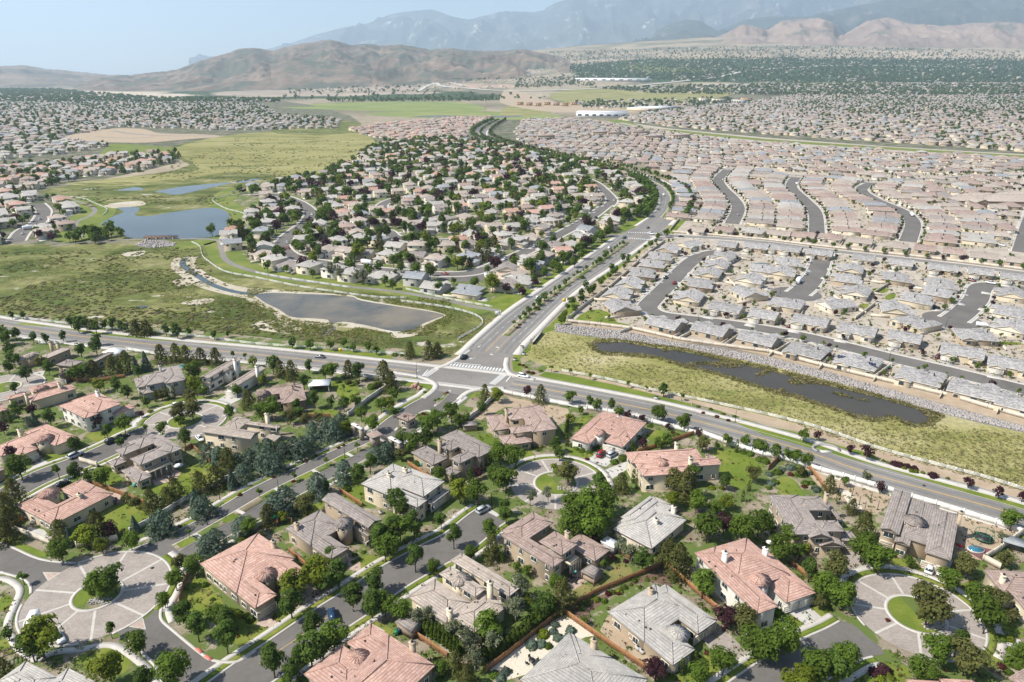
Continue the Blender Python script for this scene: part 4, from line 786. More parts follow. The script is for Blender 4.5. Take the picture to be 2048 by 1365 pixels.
def garage_mesh(w):
    g = MB(); h = 2.25
    for k in range(4): g.box((0, 0.0, 0.05 + k * h / 4), w, 0.10, h / 4 - 0.05)
    g.box((0, 0.03, 0.05), w, 0.04, h - 0.05)
    g.box((0, -0.02, h + 0.02), w + 0.4, 0.18, 0.18, m=1)
    for s in (-1, 1): g.box((s * (w / 2 + 0.1), -0.02, 0), 0.18, 0.18, h + 0.02, m=1)
    return g
GAR_ME = {}
def add_garage(par, x, y, rz, w=4.9, mat=None):
    mat = mat or GARAGE; k = (round(w, 1), mat.name)
    if k not in GAR_ME: GAR_ME[k] = raw_mesh('garage_door', garage_mesh(w).arrays(), [mat, TRIM])
    return link('garage_door', GAR_ME[k], par, (x, y, 0), rz)
NEARH = []   # footprints in the world: (centre, axis unit, half sizes)
LAND = []    # landmarks for labels: (phrase, x, y)
def house(name, label, axis, wings, roof, wall, turrets=(), chims=(), garages=(), cat='house', group='large tile-roofed houses of the lower neighbourhood', wins=True, extra=None, trimmat=None):
    z_ax = wings[0][4]
    a, b = G(*axis[0], z_ax), G(*axis[1], z_ax); u = Vector((b.x - a.x, b.y - a.y)).normalized(); v = Vector((-u.y, u.x)); rz = math.atan2(u.y, u.x)
    rects = []
    for wg in wings:
        p, q = G(wg[0], wg[1], wg[4]), G(wg[2], wg[3], wg[4]); pu, qu = p.xy.dot(u), q.xy.dot(u); pv, qv = p.xy.dot(v), q.xy.dot(v)
        rects.append([min(pu, qu), min(pv, qv), max(pu, qu), max(pv, qv), wg[4], wg[5] if len(wg) > 5 else 'h', wg[6] if len(wg) > 6 else 1])
    cu = (min(r[0] for r in rects) + max(r[2] for r in rects)) / 2; cv = (min(r[1] for r in rects) + max(r[3] for r in rects)) / 2
    for r in rects: r[0] -= cu; r[2] -= cu; r[1] -= cv; r[3] -= cv
    o = u * cu + v * cv; root = thing(name, label, cat, (o.x, o.y, 0), rz, group)
    loc = lambda P: ((P.x - o.x) * u.x + (P.y - o.y) * u.y, (P.x - o.x) * v.x + (P.y - o.y) * v.y)
    RB, WB, CB, FB = MB(), MB(), MB(), MB()
    for i, r in enumerate(rects):
        sl = 0.40 + 0.004 * i
        if r[5] == 'f': R, Wl, Cp, Fa = wing_geo(*r[:4], r[4], 'f', walls=bool(r[6]))
        else: R, Wl, Cp, Fa = wing_geo(r[0], r[1], r[2], r[3], r[4] + 0.007 * i, r[5], sl, walls=bool(r[6]))
        for D, S in ((RB, R), (WB, Wl), (CB, Cp), (FB, Fa)):
            if S.f: merge(D, S)
        if r[6] == 0:
            for x in (r[0] + .3, r[2] - .3):
                for y in (r[1] + .3, r[3] - .3): FB.box((x, y, 0), 0.3, 0.3, r[4] - 0.2)
    ro = RB.build('roof', roof, root)
    if CB.f: CB.build('ridge_cap', roof, root)
    WB.build('wall', wall, root) if WB.f else None; FB.build('fascia', FASCIA, root)
    def covered(x, y, z, skip):
        return any(k != skip and r[0] + .2 < x < r[2] - .2 and r[1] + .2 < y < r[3] - .2 and r[4] > z - 0.6 for k, r in enumerate(rects))
    gs = {(g[0], g[1]) for g in garages}
    hr = random.Random(int(a.x * 7 + a.y))
    for i, r in enumerate(rects):
        if not wins or r[6] == 0 or r[5] == 'f': continue
        oh = 0.55
        sides = {'-v': (r[0], r[1] + oh, r[2], r[1] + oh, 0), '+u': (r[2] - oh, r[1], r[2] - oh, r[3], math.pi / 2), '+v': (r[2], r[3] - oh, r[0], r[3] - oh, math.pi), '-u': (r[0] + oh, r[3], r[0] + oh, r[1], -math.pi / 2)}
        for sn, (xa, ya, xb, yb, an) in sides.items():
            L = math.hypot(xb - xa, yb - ya); n = max(1, int((L - 1.5) / 3.9))
            for zc in ([1.55, 4.55] if r[4] > 5.2 else [1.6]):
                if zc < 2 and (i, sn) in gs: continue
                for k in range(n):
                    if hr.random() < 0.2: continue
                    t = (k + 0.5) / n; x, y = xa + (xb - xa) * t, ya + (yb - ya) * t
                    nx, ny = math.sin(an), -math.cos(an)
                    if covered(x + nx * 0.9, y + ny * 0.9, zc, i): continue
                    add_window(root, x + nx * 0.03, y + ny * 0.03, zc, an, hr.choice([1.1, 1.5, 1.9, 2.3]), hr.choice([1.2, 1.5]))
    for g in garages:
        r = rects[g[0]]; sn = g[1]; n, w = (g[2], g[3]) if len(g) > 3 else (1, 4.9); oh = 0.55
        if sn in ('+u', '-u'):
            x = r[2] - oh + .05 if sn == '+u' else r[0] + oh - .05; an = math.pi / 2 if sn == '+u' else -math.pi / 2
            for k in range(n): add_garage(root, x, r[1] + (r[3] - r[1]) * (k + 0.5) / n, an, w, GARAGE_T if wall in (W_TAN, W_BROWN) else GARAGE)
        else:
            y = r[3] - oh + .05 if sn == '+v' else r[1] + oh - .05; an = math.pi if sn == '+v' else 0
            for k in range(n): add_garage(root, r[0] + (r[2] - r[0]) * (k + 0.5) / n, y, an, w, GARAGE_T if wall in (W_TAN, W_BROWN) else GARAGE)
    for (px, py, rr, ze) in turrets:
        ze -= 0.15; rr *= 0.9
        x, y = loc(G(px, py, ze + rr * 0.45)); w = MB(); w.cyl((x, y, 0), rr - 0.5, ze, 20); tw = w.build('turret', wall, root)
        c = MB(); n = 24; c.add([(x + rr * math.cos(2 * math.pi * k / n), y + rr * math.sin(2 * math.pi * k / n), ze) for k in range(n)] + [(x, y, ze + rr * 0.34)], [(k, (k + 1) % n, n) for k in range(n)] + [tuple(range(n))[::-1]])
        tr = c.build('turret_roof', roof, tw); rb = MB()
        for k in range(0, n, 2): rb.bar((x + rr * math.cos(2 * math.pi * k / n), y + rr * math.sin(2 * math.pi * k / n), ze + 0.03), (x, y, ze + rr * 0.34 + 0.05), 0.15, 0.16)
        tag(rb.build('roof_rib', roof, tw), kind='stuff')
        for k in range(-1, 3):
            an = -math.pi / 4 + k * 0.9; add_window(tw, x + (rr - 0.44) * math.cos(an), y + (rr - 0.44) * math.sin(an), ze - 0.9, an + math.pi / 2, 0.7, 0.9)
    for (px, py, zt) in chims:
        x, y = loc(G(px, py, zt)); c = MB(); c.box((x, y, 0), 1.2, 0.9, zt - 0.3); c.box((x, y, zt - 0.3), 1.45, 1.15, 0.25); ch = c.build('chimney', wall, root)
        c = MB(); c.cyl((x, y, zt - 0.05), 0.3, 0.5, 8, r2=0.22); c.build('flue', METAL, ch)
    # small roof vents and pipes
    vb = MB()
    for k in range(6):
        r = hr.choice(rects)
        if r[5] != 'h' or r[6] == 0: continue
        w, d = r[2] - r[0], r[3] - r[1]; m = min(w, d) / 2; t = hr.uniform(0.25, 0.8)
        if w >= d: x, y, z = hr.uniform(r[0] + m, max(r[0] + m + .1, r[2] - m)), r[1] + m * t, r[4] + m * t * 0.4
        else: x, y, z = r[0] + m * t, hr.uniform(r[1] + m, max(r[1] + m + .1, r[3] - m)), r[4] + m * t * 0.4
        vb.cyl((x, y, z - 0.1), 0.09, 0.7, 6) if k % 2 else vb.box((x, y, z), 0.4, 0.4, 0.22)
    if vb.f: vb.build('roof_vent', METAL, root)
    if extra: extra(root, loc, rects)
    NEARH.append((o, u, [(r[0], r[1], r[2], r[3]) for r in rects])); return root
def in_near_house(x, y, pad=0.5):
    for o, u, rs in NEARH:
        dx, dy = x - o.x, y - o.y; a, b = dx * u.x + dy * u.y, -dx * u.y + dy * u.x
        if any(r[0] - pad < a < r[2] + pad and r[1] - pad < b < r[3] + pad for r in rs): return True
    return False
def balcony(side, i, h=3.1, dep=2.6, mat=None):
    def f(root, loc, rects):
        r = rects[i]; m = MB(); P = MB(); y = r[1] + 0.55 if side == '-v' else None
        if side == '+u':
            x = r[2] - 0.5; m.box((x + dep / 2, (r[1] + r[3]) / 2, h), dep, r[3] - r[1] - 2, 0.25)
            for k in range(5): yy = r[1] + 1.2 + (r[3] - r[1] - 2.4) * k / 4; P.box((x + dep - .2, yy, 0), 0.4, 0.4, h)
            rl = MB(); rl.bar((x + dep, r[1] + 1, h + 1.1), (x + dep, r[3] - 1, h + 1.1), 0.12)
            for k in range(28): yy = r[1] + 1 + (r[3] - r[1] - 2) * k / 27; rl.box((x + dep, yy, h + .2), 0.05, 0.05, 0.9)
        else:
            m.box(((r[0] + r[2]) / 2, y - dep / 2, h), r[2] - r[0] - 2, dep, 0.25)
            for k in range(5): xx = r[0] + 1.2 + (r[2] - r[0] - 2.4) * k / 4; P.box((xx, y - dep + .2, 0), 0.4, 0.4, h)
            rl = MB(); rl.bar((r[0] + 1, y - dep, h + 1.1), (r[2] - 1, y - dep, h + 1.1), 0.12)
            for k in range(28): xx = r[0] + 1 + (r[2] - r[0] - 2) * k / 27; rl.box((xx, y - dep, h + .2), 0.05, 0.05, 0.9)
        b = m.build('balcony', mat or W_CREAM, root); rl.build('railing', METAL, b); P.build('column', mat or W_CREAM, b)
    return f

# ------------------------------------------------------------------ the houses of the lower neighbourhood
HN = 'house'
house(HN, 'salmon tile house with round turret roof beside the large left plaza', ((400, 1128), (494, 1204)), [(400, 1128, 555, 1190, 4.4), (567, 1169, 530, 1084, 4.3), (400, 1128, 590, 1118, 4.5)], R_PINK, W_TAN, [(530, 1140, 3.0, 5.2)], [(546, 1082, 7)], [(0, '+u', 1, 4.9)])
house(HN, 'single-storey grey tile house with round turret and patio of beige gravel, inside wood fences', ((1215, 1224), (1343, 1329)), [(1215, 1224, 1391, 1299, 3.7), (1396, 1268, 1331, 1168, 3.7), (1215, 1224, 1384, 1221, 3.8)], R_GREY, W_TAN, [(1357, 1258, 3.0, 4.4)], [(1302, 1177, 6.6)], [(1, '+u', 2, 4.2), (0, '+u', 1, 4.2)])
house(HN, 'salmon tile two-storey house with cream walls and turret beside the right-hand plaza', ((1389, 1106), (1506, 1221)), [(1389, 1106, 1558, 1213, 6.0), (1573, 1206, 1530, 1098, 4.0), (1389, 1106, 1580, 1150, 5.4)], R_PINK, W_WHITE, [(1519, 1149, 3.2, 6.2)], [(1451, 1104, 10), (1532, 1096, 8)], [(1, '+u', 2, 4.4)])
house(HN, 'tan two-storey house with pinkish roof and arched patio balcony facing a half-dry lawn', ((1024, 1095), (1096, 1140)), [(1002, 1071, 1129, 1119, 6.2), (1124, 1111, 1110, 1062, 6.2), (1003, 1062, 1106, 1046, 6.2), (1190, 1123, 1160, 1066, 3.2)], R_PTAN, W_TAN, [], [(1135, 1063, 8.5)], [], extra=balcony('+u', 1, 3.1, 2.6))
house(HN, 'single-storey pale grey hip-roofed house with courtyard behind a big green tree', ((1303, 1098), (1214, 1052)), [(1303, 1098, 1298, 1004, 3.5), (1232, 1048, 1349, 1012, 3.5), (1262, 1045, 1300, 992, 3.6)], R_GREY, W_PALE, [], [(1312, 1038, 6.4), (1348, 1013, 6)], [(0, '-v', 1, 4.9)])
house(HN, 'pink tile house with turret, tall cream lower wall and curved lawn on its right', ((1285, 953), (1434, 943)), [(1277, 940, 1434, 915, 6.0), (1262, 927, 1391, 896, 6.0), (1285, 953, 1380, 930, 6.0)], R_PINK, W_CREAM, [(1323, 918, 3.0, 6.6)], [(1354, 885, 9), (1382, 915, 9)], [(1, '-v', 1, 4.9)])
house(HN, 'pink tile house with small tower, a red car and a silver car on its driveway', ((1245, 896), (1294, 845)), [(1209, 884, 1294, 845, 3.7), (1141, 877, 1228, 842, 3.7), (1294, 845, 1169, 855, 3.8)], R_PINK, W_WHITE, [(1199, 860, 2.6, 5.0)], [(1238, 833, 7)], [(0, '-u', 2, 4.6)])
house(HN, 'pinkish two-storey tan house with dark arched door in front of the bare dirt yard', ((1078, 808), (1111, 853)), [(1020, 841, 1079, 809, 6.0), (1065, 865, 1079, 809, 6.0), (1025, 868, 1068, 848, 6.0), (1022, 857, 970, 832, 3.4), (996, 873, 1066, 884, 3.2)], R_PTAN, W_TAN, [], [(1013, 819, 8.6)], [(3, '+u', 1, 4.9)])
house(HN, 'brown-grey two-storey house with brick chimney and columnar cypresses at its entrance', ((915, 859), (992, 898)), [(957, 915, 915, 859, 6.0), (878, 889, 930, 888, 6.0), (900, 917, 955, 910, 6.0), (822, 905, 897, 916, 3.4), (884, 942, 923, 943, 3.2), (880, 893, 945, 875, 6.0)], R_BROWN, W_TAN, [], [(879, 879, 8.6)], [(3, '+u', 2, 4.4)])
house(HN, 'pale grey hip-roofed two-storey house with cream side wall and sunken roof court', ((722, 968), (828, 1012)), [(722, 968, 855, 1000, 6.0), (722, 968, 845, 950, 6.1), (847, 994, 820, 936, 6.0), (864, 1009, 890, 978, 3.2)], R_GREY, W_CREAM, [], [(810, 936, 9), (778, 948, 9)], [(3, '+u', 2, 4.2)])
house(HN, 'grey-tan house with metal-ribbed turret between the divided drive and the lower street', ((673, 987), (764, 1040)), [(643, 1000, 764, 1040, 5.6, 'gu'), (742, 1070, 676, 1036, 4.2), (570, 1057, 698, 1097, 4.2), (570, 1057, 690, 1052, 4.5)], R_BROWN, W_TAN, [(687, 1038, 2.9, 6.4)], [(593, 1046, 7.2)], [(2, '+u', 1, 4.9)])
house(HN, 'grey-brown gabled two-storey house with front balcony beside the curved green lawn', ((1536, 990), (1586, 1073)), [(1536, 990, 1650, 1069, 6.2), (1690, 1063, 1625, 1041, 6.2), (1661, 1021, 1575, 993, 6.2), (1684, 1040, 1650, 1005, 3.3), (1619, 1076, 1649, 1055, 5.9, 'gu'), (1640, 1093, 1676, 1075, 3.4, 'gu'), (1685, 1082, 1702, 1062, 3.2)], R_BROWN, W_TAN, [], [(1654, 986, 9)], [(6, '+u', 1, 3)])
house(HN, 'grey-brown house with conical turret, two white cars on its driveway and a trampoline behind', ((1785, 984), (1759, 1057)), [(1759, 1057, 1822, 993, 6.0, 'gu'), (1788, 1083, 1842, 1012, 4.6, 'gu'), (1849, 1104, 1919, 1030, 5.4), (1797, 1072, 1880, 1012, 5.0)], R_BROWN, W_TAN, [(1832, 1033, 3.4, 6.6)], [(1923, 1024, 9)], [(2, '+u', 2, 3.0), (0, '+u', 1, 3.0)])
house(HN, 'bright salmon tile house with large ribbed turret cut by the bottom edge of the view', ((742, 1248), (871, 1331)), [(692, 1286, 820, 1297, 3.9), (607, 1349, 765, 1345, 3.9), (601, 1415, 871, 1331, 4.1)], R_PINK, W_TAN, [(713, 1309, 3.4, 4.6)], [(824, 1284, 6.6)], [(0, '-u', 1, 4.9)])
house(HN, 'cream house with mottled grey-pink roof, metal turret and two chimneys beside the lower street', ((925, 1105), (1029, 1167)), [(901, 1121, 1040, 1176, 6.0), (878, 1148, 972, 1178, 5.8), (817, 1195, 946, 1208, 3.9), (903, 1235, 1015, 1212, 4.2)], R_TAN, W_CREAM, [(921, 1150, 2.9, 6.3)], [(980, 1164, 9.4), (899, 1218, 6.6)], [(2, '-u', 1, 4.9)])
house(HN, 'brown-grey two-storey house with rear balcony, patio set and arched carport by the left street', ((319, 867), (368, 894)), [(340, 907, 315, 867, 6.0), (260, 918, 342, 905, 6.0), (230, 901, 290, 893, 6.0), (215, 925, 255, 922, 3.4), (242, 942, 305, 952, 3.3), (255, 885, 325, 880, 6.1)], R_BROWN, W_TAN, [], [], [], extra=balcony('+u', 1, 3.1, 2.4))
house(HN, 'salmon tile house with semicircular tower and garage facing the left street', ((92, 848), (152, 872)), [(111, 892, 92, 848, 4.0), (-25, 900, 118, 866, 4.0), (40, 913, 33, 878, 4.0)], R_PINK, W_CREAM, [(88, 869, 3.4, 5.2)], [(38, 859, 7)], [(2, '+u', 1, 4.9)])
house(HN, 'salmon tile house wrapped round a planted court with a turret, above the left plaza', ((32, 1012), (107, 1051)), [(32, 1012, 150, 1027, 3.8), (118, 980, 226, 988, 3.8), (70, 1031, 226, 988, 3.9)], R_PINK, W_CREAM, [(95, 978, 3.4, 4.6)], [(158, 988, 6.6)], [])
house(HN, 'salmon tile house with a low round turret beside the far-left plaza', ((135, 763), (154, 777)), [(52, 794, 154, 777, 4.0), (12, 795, 62, 787, 4.0), (56, 777, 120, 770, 4.0)], R_PINK, W_CREAM, [(81, 770, 3.0, 4.5)], [(118, 767, 7), (51, 787, 6.6)], [(1, '-u', 1, 4.9)])
house(HN, 'cream two-storey house with salmon roof and small court, by the upper-left plaza', ((118, 812), (167, 836)), [(118, 812, 198, 827, 6.0), (143, 802, 244, 807, 6.0), (231, 830, 257, 808, 3.3)], R_PINK, W_WHITE, [], [(194, 782, 9.5)], [(2, '+u', 1, 4.9)])
house(HN, 'grey two-storey gabled house among dark pines above the upper-left plaza', ((358, 730), (372, 761)), [(330, 768, 358, 730, 6.0), (290, 772, 335, 742, 6.0), (273, 776, 300, 752, 4.2), (283, 789, 309, 776, 3.2)], R_BROWN, W_GREY, [], [(319, 731, 9)], [(3, '-u', 1, 3.6)])
house(HN, 'white-walled house with steep brown gables and small turret below the avenue', ((472, 714), (399, 755)), [(399, 755, 483, 719, 6.0, 'gu'), (408, 766, 476, 734, 3.8, 'gu'), (449, 774, 531, 737, 4.6, 'gu')], R_TAN, W_WHITE, [(452, 735, 2.6, 5.6)], [(469, 718, 9.5), (513, 732, 8.5)], [(2, '+u', 1, 4.9)])
house(HN, 'pink-brown tile house with turret court beside the white canopy shed', ((604, 767), (613, 799)), [(563, 808, 604, 767, 3.8), (515, 794, 598, 768, 3.8), (510, 812, 575, 797, 3.8)], R_PTAN, W_BROWN, [(524, 781, 3.0, 4.8)], [(587, 766, 6.6), (585, 774, 6.6)], [])
house(HN, 'yellow-cream two-storey gabled house facing the blue junipers of the divided drive', ((403, 864), (498, 878)), [(403, 864, 520, 864, 6.0, 'gu'), (488, 848, 562, 852, 5.4), (440, 856, 505, 838, 4.2), (523, 882, 562, 873, 3.0, 'f', 0)], R_TAN, W_CREAM, [(467, 840, 3.0, 4.8)], [(533, 827, 9)], [(2, '-u', 1, 4.9)])
house(HN, 'brown tile house with low turret behind trees in the far left corner', ((92, 690), (143, 697)), [(75, 715, 143, 697, 4.0), (27, 718, 80, 706, 4.0)], R_TAN, W_TAN, [(60, 707, 3.0, 4.6)], [(100, 683, 7), (114, 685, 7)], [])
house(HN, 'grey-brown tile house with white patio canopy behind pines on the left', ((183, 702), (216, 705)), [(158, 740, 216, 704, 4.0), (111, 730, 168, 722, 4.0), (116, 752, 152, 735, 4.0)], R_BROWN, W_BROWN, [], [], [(2, '-v', 1, 4.9)])
house(HN, 'salmon tile house corner cut off by the left edge above the street', ((0, 810), (17, 818)), [(-60, 832, 17, 818, 4.0), (-50, 815, 5, 808, 4.0)], R_PINK, W_CREAM)
house(HN, 'salmon tile garage house at the left edge beside the left street', ((-10, 925), (12, 935)), [(-70, 955, 12, 937, 3.8)], R_PTAN, W_TAN)
house(HN, 'grey tile twin-gabled house at the bottom left corner with a trellis beside it', ((52, 1320), (97, 1343)), [(52, 1322, 60, 1400, 3.6), (136, 1336, 130, 1420, 3.6), (0, 1380, 150, 1400, 3.7)], R_GREY, W_TAN)
house(HN, 'large light grey tile roof cut by the bottom edge beside the cream gravel garden', ((1149, 1271), (1296, 1359)), [(1040, 1360, 1296, 1359, 3.7), (1149, 1271, 1150, 1400, 3.8)], R_GREY, W_TAN, [], [(1188, 1279, 6.5)])
house(HN, 'salmon roof corner at the bottom edge below the right-hand plaza', ((1811, 1359), (1870, 1362)), [(1811, 1359, 1895, 1385, 3.7), (1875, 1357, 1960, 1380, 3.7)], R_PINK, W_TAN)
house(HN, 'tan house with arched stone entrance at the right edge of the plaza', ((1966, 1139), (2011, 1196)), [(1966, 1139, 2110, 1196, 4.2), (2016, 1178, 2110, 1225, 4.2)], R_PTAN, W_CREAM, [], [(2008, 1150, 7)], [])
house(HN, 'pink-brown roof corner in the bottom right corner of the view', ((2017, 1352), (2048, 1334)), [(2017, 1355, 2120, 1360, 3.8)], R_PTAN, W_TAN)
# gatehouse, gate towers, arches
GH = house('gatehouse', 'small stone guardhouse with pink pyramid roof in the middle of the gated drive', ((793, 834), (817, 843)), [(793, 834, 834.5, 833, 3.6)], R_PTAN, STONE, cat='gatehouse', group=None)
p = G(749, 872, 4); gt = thing('gate_tower', 'stone gate tower with small pyramid roof between the two entry gates', 'gate tower', (p.x, p.y, 0), 0.7)
b = MB(); b.box((0, 0, 0), 2.6, 2.6, 4.6); b.build('tower_wall', STONE, gt); R, _w, C, Fa = wing_geo(-2.1, -2.1, 2.1, 2.1, 4.6, 'h', 0.55); R.build('tower_roof', R_PTAN, gt); Fa.build('fascia', FASCIA, gt)
for (px, py, lab) in ((716, 866, 'stone arch beside the left entry gate with planting behind it'), (791, 894, 'stone arch at the right end of the entry gates beside blue junipers')):
    p = G(px, py, 2); g = thing('stone_arch', lab, 'arch', (p.x, p.y, 0), -0.75, 'stone arches at the entry gates')
    m = MB()
    for s in (-1, 1): m.box((s * 2.2, 0, 0), 1.3, 1.2, 4.4)
    for k in range(9):
        a = math.pi * (k + .5) / 9; m.box((1.55 * math.cos(a), 0, 2.7 + 1.5 * math.sin(a)), 0.75, 1.0, 0.55)
    m.build('arch', STONE, g); c = MB(); c.box((0, 0, 4.4), 6.0, 1.5, 0.35); c.build('cap', TRIM, g)
for (a, b2, lab) in (((722, 872), (742, 873), 'dark iron swing gate across the upper lane of the divided drive'), ((756, 876), (784, 893), 'dark iron swing gate across the lower lane of the divided drive')):
    A, B = G(*a), G(*b2); g = thing('entry_gate', lab, 'gate', (A.x, A.y, 0), 0, 'iron gates of the entry'); m = MB(); d = B - A
    for z in (0.4, 1.2, 2.0): m.bar((0, 0, z), (d.x, d.y, z + .1), 0.08)
    m.build('rail', METAL, g); m = MB(); n = 26
    for k in range(n + 1): m.box((d.x * k / n, d.y * k / n, 0.15), 0.05, 0.05, 1.9 + 0.4 * math.sin(math.pi * k / n))
    tag(m.build('bar', METAL, g), kind='stuff')
# ------------------------------------------------------------------ house types of the estates
def tpl(wings, gar=(), wins=(), roofk=None):
    """returns dict of part buffers for a small house (origin at its centre, front towards -y)"""
    RB, WB, FB = MB(), MB(), MB()
    for i, (x0, y0, x1, y1, ze, k) in enumerate(wings):
        R, Wl, Cp, Fa = wing_geo(x0, y0, x1, y1, ze + 0.006 * i, k, 0.42 if k == 'h' else 0.40, oh=0.45)
        merge(RB, R); merge(WB, Wl); merge(FB, Fa)
    return dict(roof=RB, wall=WB, fascia=FB, gar=gar, wins=wins, wings=wings)
TP = {
 'A': tpl([(-8.5, -6.5, 8.5, 6.5, 3.0, 'gu'), (-8.0, -9.5, -1.5, 0, 3.0, 'gv'), (2.6, -8.2, 8.0, 0, 3.0, 'gv')], [(-4.75, -9.08, 4.9)], [(5.3, -7.78, 1.5, 0, 1.6, 1.3), (-6, 6.08, 1.5, math.pi, 1.5, 1.2), (-1, 6.08, 1.5, math.pi, 2.3, 1.8), (5, 6.08, 1.5, math.pi, 1.5, 1.2), (8.08, 2, 1.6, math.pi / 2, 1.2, 1.0)]),
 'B': tpl([(-8.5, -7, 8.5, 7, 3.0, 'h'), (-8.3, -10, -1.6, 0, 3.0, 'h'), (1.5, 3, 8.0, 9, 3.0, 'gv')], [(-4.9, -9.58, 4.9)], [(3.5, -6.58, 1.5, 0, 1.6, 1.3), (-6, 6.58, 1.5, math.pi, 1.5, 1.2), (5, 8.58, 1.5, math.pi, 1.8, 1.5), (8.08, 0, 1.6, math.pi / 2, 1.2, 1.0)]),
 'C': tpl([(-6.5, -6, 6.5, 6.5, 5.6, 'h'), (-6.8, -9.5, 0.4, -3, 3.0, 'h'), (1.0, -7.6, 6.0, -2, 5.4, 'gv')], [(-3.2, -9.08, 4.6)], [(3.5, -7.18, 4.4, 0, 1.5, 1.3), (3.5, -7.18, 1.5, 0, 1.6, 1.4), (-3.5, -5.6, 4.6, 0, 1.3, 1.1), (-3.5, 6.08, 4.4, math.pi, 1.5, 1.2), (3.5, 6.08, 4.4, math.pi, 1.5, 1.2), (0, 6.08, 1.5, math.pi, 2.4, 1.8), (6.08, 0, 4.3, math.pi / 2, 1.1, 1.1)]),
 'D': tpl([(-7, -6.5, 7, 6.5, 3.1, 'gu'), (-6.5, -9, 0, 0, 3.1, 'gv')], [(-3.25, -8.58, 4.9)], [(3.5, -6.08, 1.5, 0, 1.6, 1.3), (-4, 6.08, 1.5, math.pi, 1.5, 1.2), (3, 6.08, 1.5, math.pi, 2.2, 1.8), (7 - .42, 1, 1.6, math.pi / 2, 1.2, 1.0)]),
 'E': tpl([(-6.5, -6, 6.5, 6, 5.6, 'gu'), (-6.8, -9.0, 0, -3, 3.0, 'h'), (0.5, -7, 6, 0, 5.6, 'gv')], [(-3.4, -8.58, 4.6)], [(3.3, -6.58, 4.4, 0, 1.5, 1.3), (3.3, -6.58, 1.5, 0, 1.8, 1.4), (-3.5, 5.58, 4.4, math.pi, 1.5, 1.2), (3.5, 5.58, 4.4, math.pi, 1.5, 1.2), (0, 5.58, 1.5, math.pi, 2.4, 1.8)]),
 'F': tpl([(-5.9, -10, 5.9, 10, 3.1, 'h'), (-4, -12, 5.2, -6, 3.0, 'h')], [(0.6, -11.58, 4.9)], [(-5.2, -9.58, 1.5, 0, 1.0, 1.3), (0, 9.58, 1.5, math.pi, 2.4, 1.8), (5.78, -3, 1.5, math.pi / 2, 1.2, 1.1), (5.78, 4, 1.5, math.pi / 2, 1.2, 1.1), (-5.78, 2, 1.5, -math.pi / 2, 1.2, 1.1)])}
TP['H'] = tpl([(-5.7, -9, 5.7, 10, 3.1, 'gv'), (-5, -11.5, 3, -4, 3.0, 'gv'), (-6.2, 0, 6.2, 7, 3.3, 'h')], [(-1, -11.08, 4.9)], [(4.4, -8.58, 1.5, 0, 1.0, 1.3), (0, 9.58, 1.5, math.pi, 2.4, 1.8), (5.28, -4, 1.5, math.pi / 2, 1.2, 1.1)])
TROOT = {}
def make_house_template(k):
    T0 = TP[k]; root = thing('house', 'x', 'house'); kids = []
    kids.append(T0['roof'].build('roof', R_EST, root)); kids.append(T0['wall'].build('wall', W_CREAM, root)); kids.append(T0['fascia'].build('fascia', TRIM, root))
    for x, y, w in T0['gar']: kids.append(add_garage(root, x, y - 0.02, 0, w))
    for x, y, z, rz, w, h in T0['wins']:
        a, b = window_mesh(w, h); m = bpy.data.meshes.get('winp_%s' % a.name)
        kids.append(link('window', WINP.setdefault((round(w, 1), round(h, 1)), win_joined(w, h)), root, (x + 0.03 * math.sin(rz), y - 0.03 * math.cos(rz), z), rz))
    for x, y, w in T0['gar']:
        m = MB(); dl = 2.4 if k in 'FH' else 5.6; m.box((x, y - dl / 2 - .1, 0.0), w + 0.6, dl, 0.05); kids.append(m.build('driveway', DRIVE, root))
    if k in 'AB':
        m = MB(); m.box((-9.6, 7, 0), 0.2, 9, 1.6); kids.append(m.build('yard_wall', WALLT, root))
    m = MB(); rr = random.Random(ord(k)); x0, y0, x1, y1, ze, kk = T0['wings'][0]
    for i in range(3): m.box((rr.uniform(x0 + 3, x1 - 3), (y0 + y1) / 2 + rr.uniform(-.5, .5), ze + 1.6), 0.45, 0.45, 1.2 if i == 0 else 0.95)
    kids.append(tag(m.build('roof_vent', METAL, root), kind='stuff'))
    return root
WINP = {}
def win_joined(w, h):
    f = MB(); t = 0.12
    f.box((0, 0.03, -h / 2 - t), w + 2 * t, 0.08, h + 2 * t); f.add([(-w / 2, -0.03, -h / 2), (w / 2, -0.03, -h / 2), (w / 2, -0.03, h / 2), (-w / 2, -0.03, h / 2)], [(0, 1, 2, 3)], 1)
    return raw_mesh('window', f.arrays(), [TRIM, GLASS])
STUFF_MATS = [W_CREAM, W_TAN, W_PALE, W_GREY, R_EST, R_PTAN, R_TAN, R_PINK, R_SLATE, R_GREY, R_BROWN, R_RED, GLASS, TRIM, R_ORANGE, R_DARK]
def stuff_arrays(k):
    T0 = TP[k]; m = MB()
    merge(m, T0['wall'], 0); merge(m, T0['roof'], 1); merge(m, T0['fascia'], 3)
    for x, y, w in T0['gar']: m.box((x, y - (1.3 if k in 'FH' else 2.9), 0), w + .6, 2.4 if k in 'FH' else 5.6, 0.04, m=3); m.add([(x - w / 2, y - 0.06, 0), (x + w / 2, y - 0.06, 0), (x + w / 2, y - 0.06, 2.2), (x - w / 2, y - 0.06, 2.2)], [(0, 1, 2, 3)], 3)
    for x, y, z, rz, w, h in T0['wins']:
        c, s = math.cos(rz), math.sin(rz); q = [(x + dx * c + 0.06 * s, y + dx * s - 0.06 * c, z + dz) for dx, dz in ((-w / 2, -h / 2), (w / 2, -h / 2), (w / 2, h / 2), (-w / 2, h / 2))]
        m.add(q, [(0, 1, 2, 3)], 2)
    return m.arrays()
STA = {k: stuff_arrays(k) for k in TP}
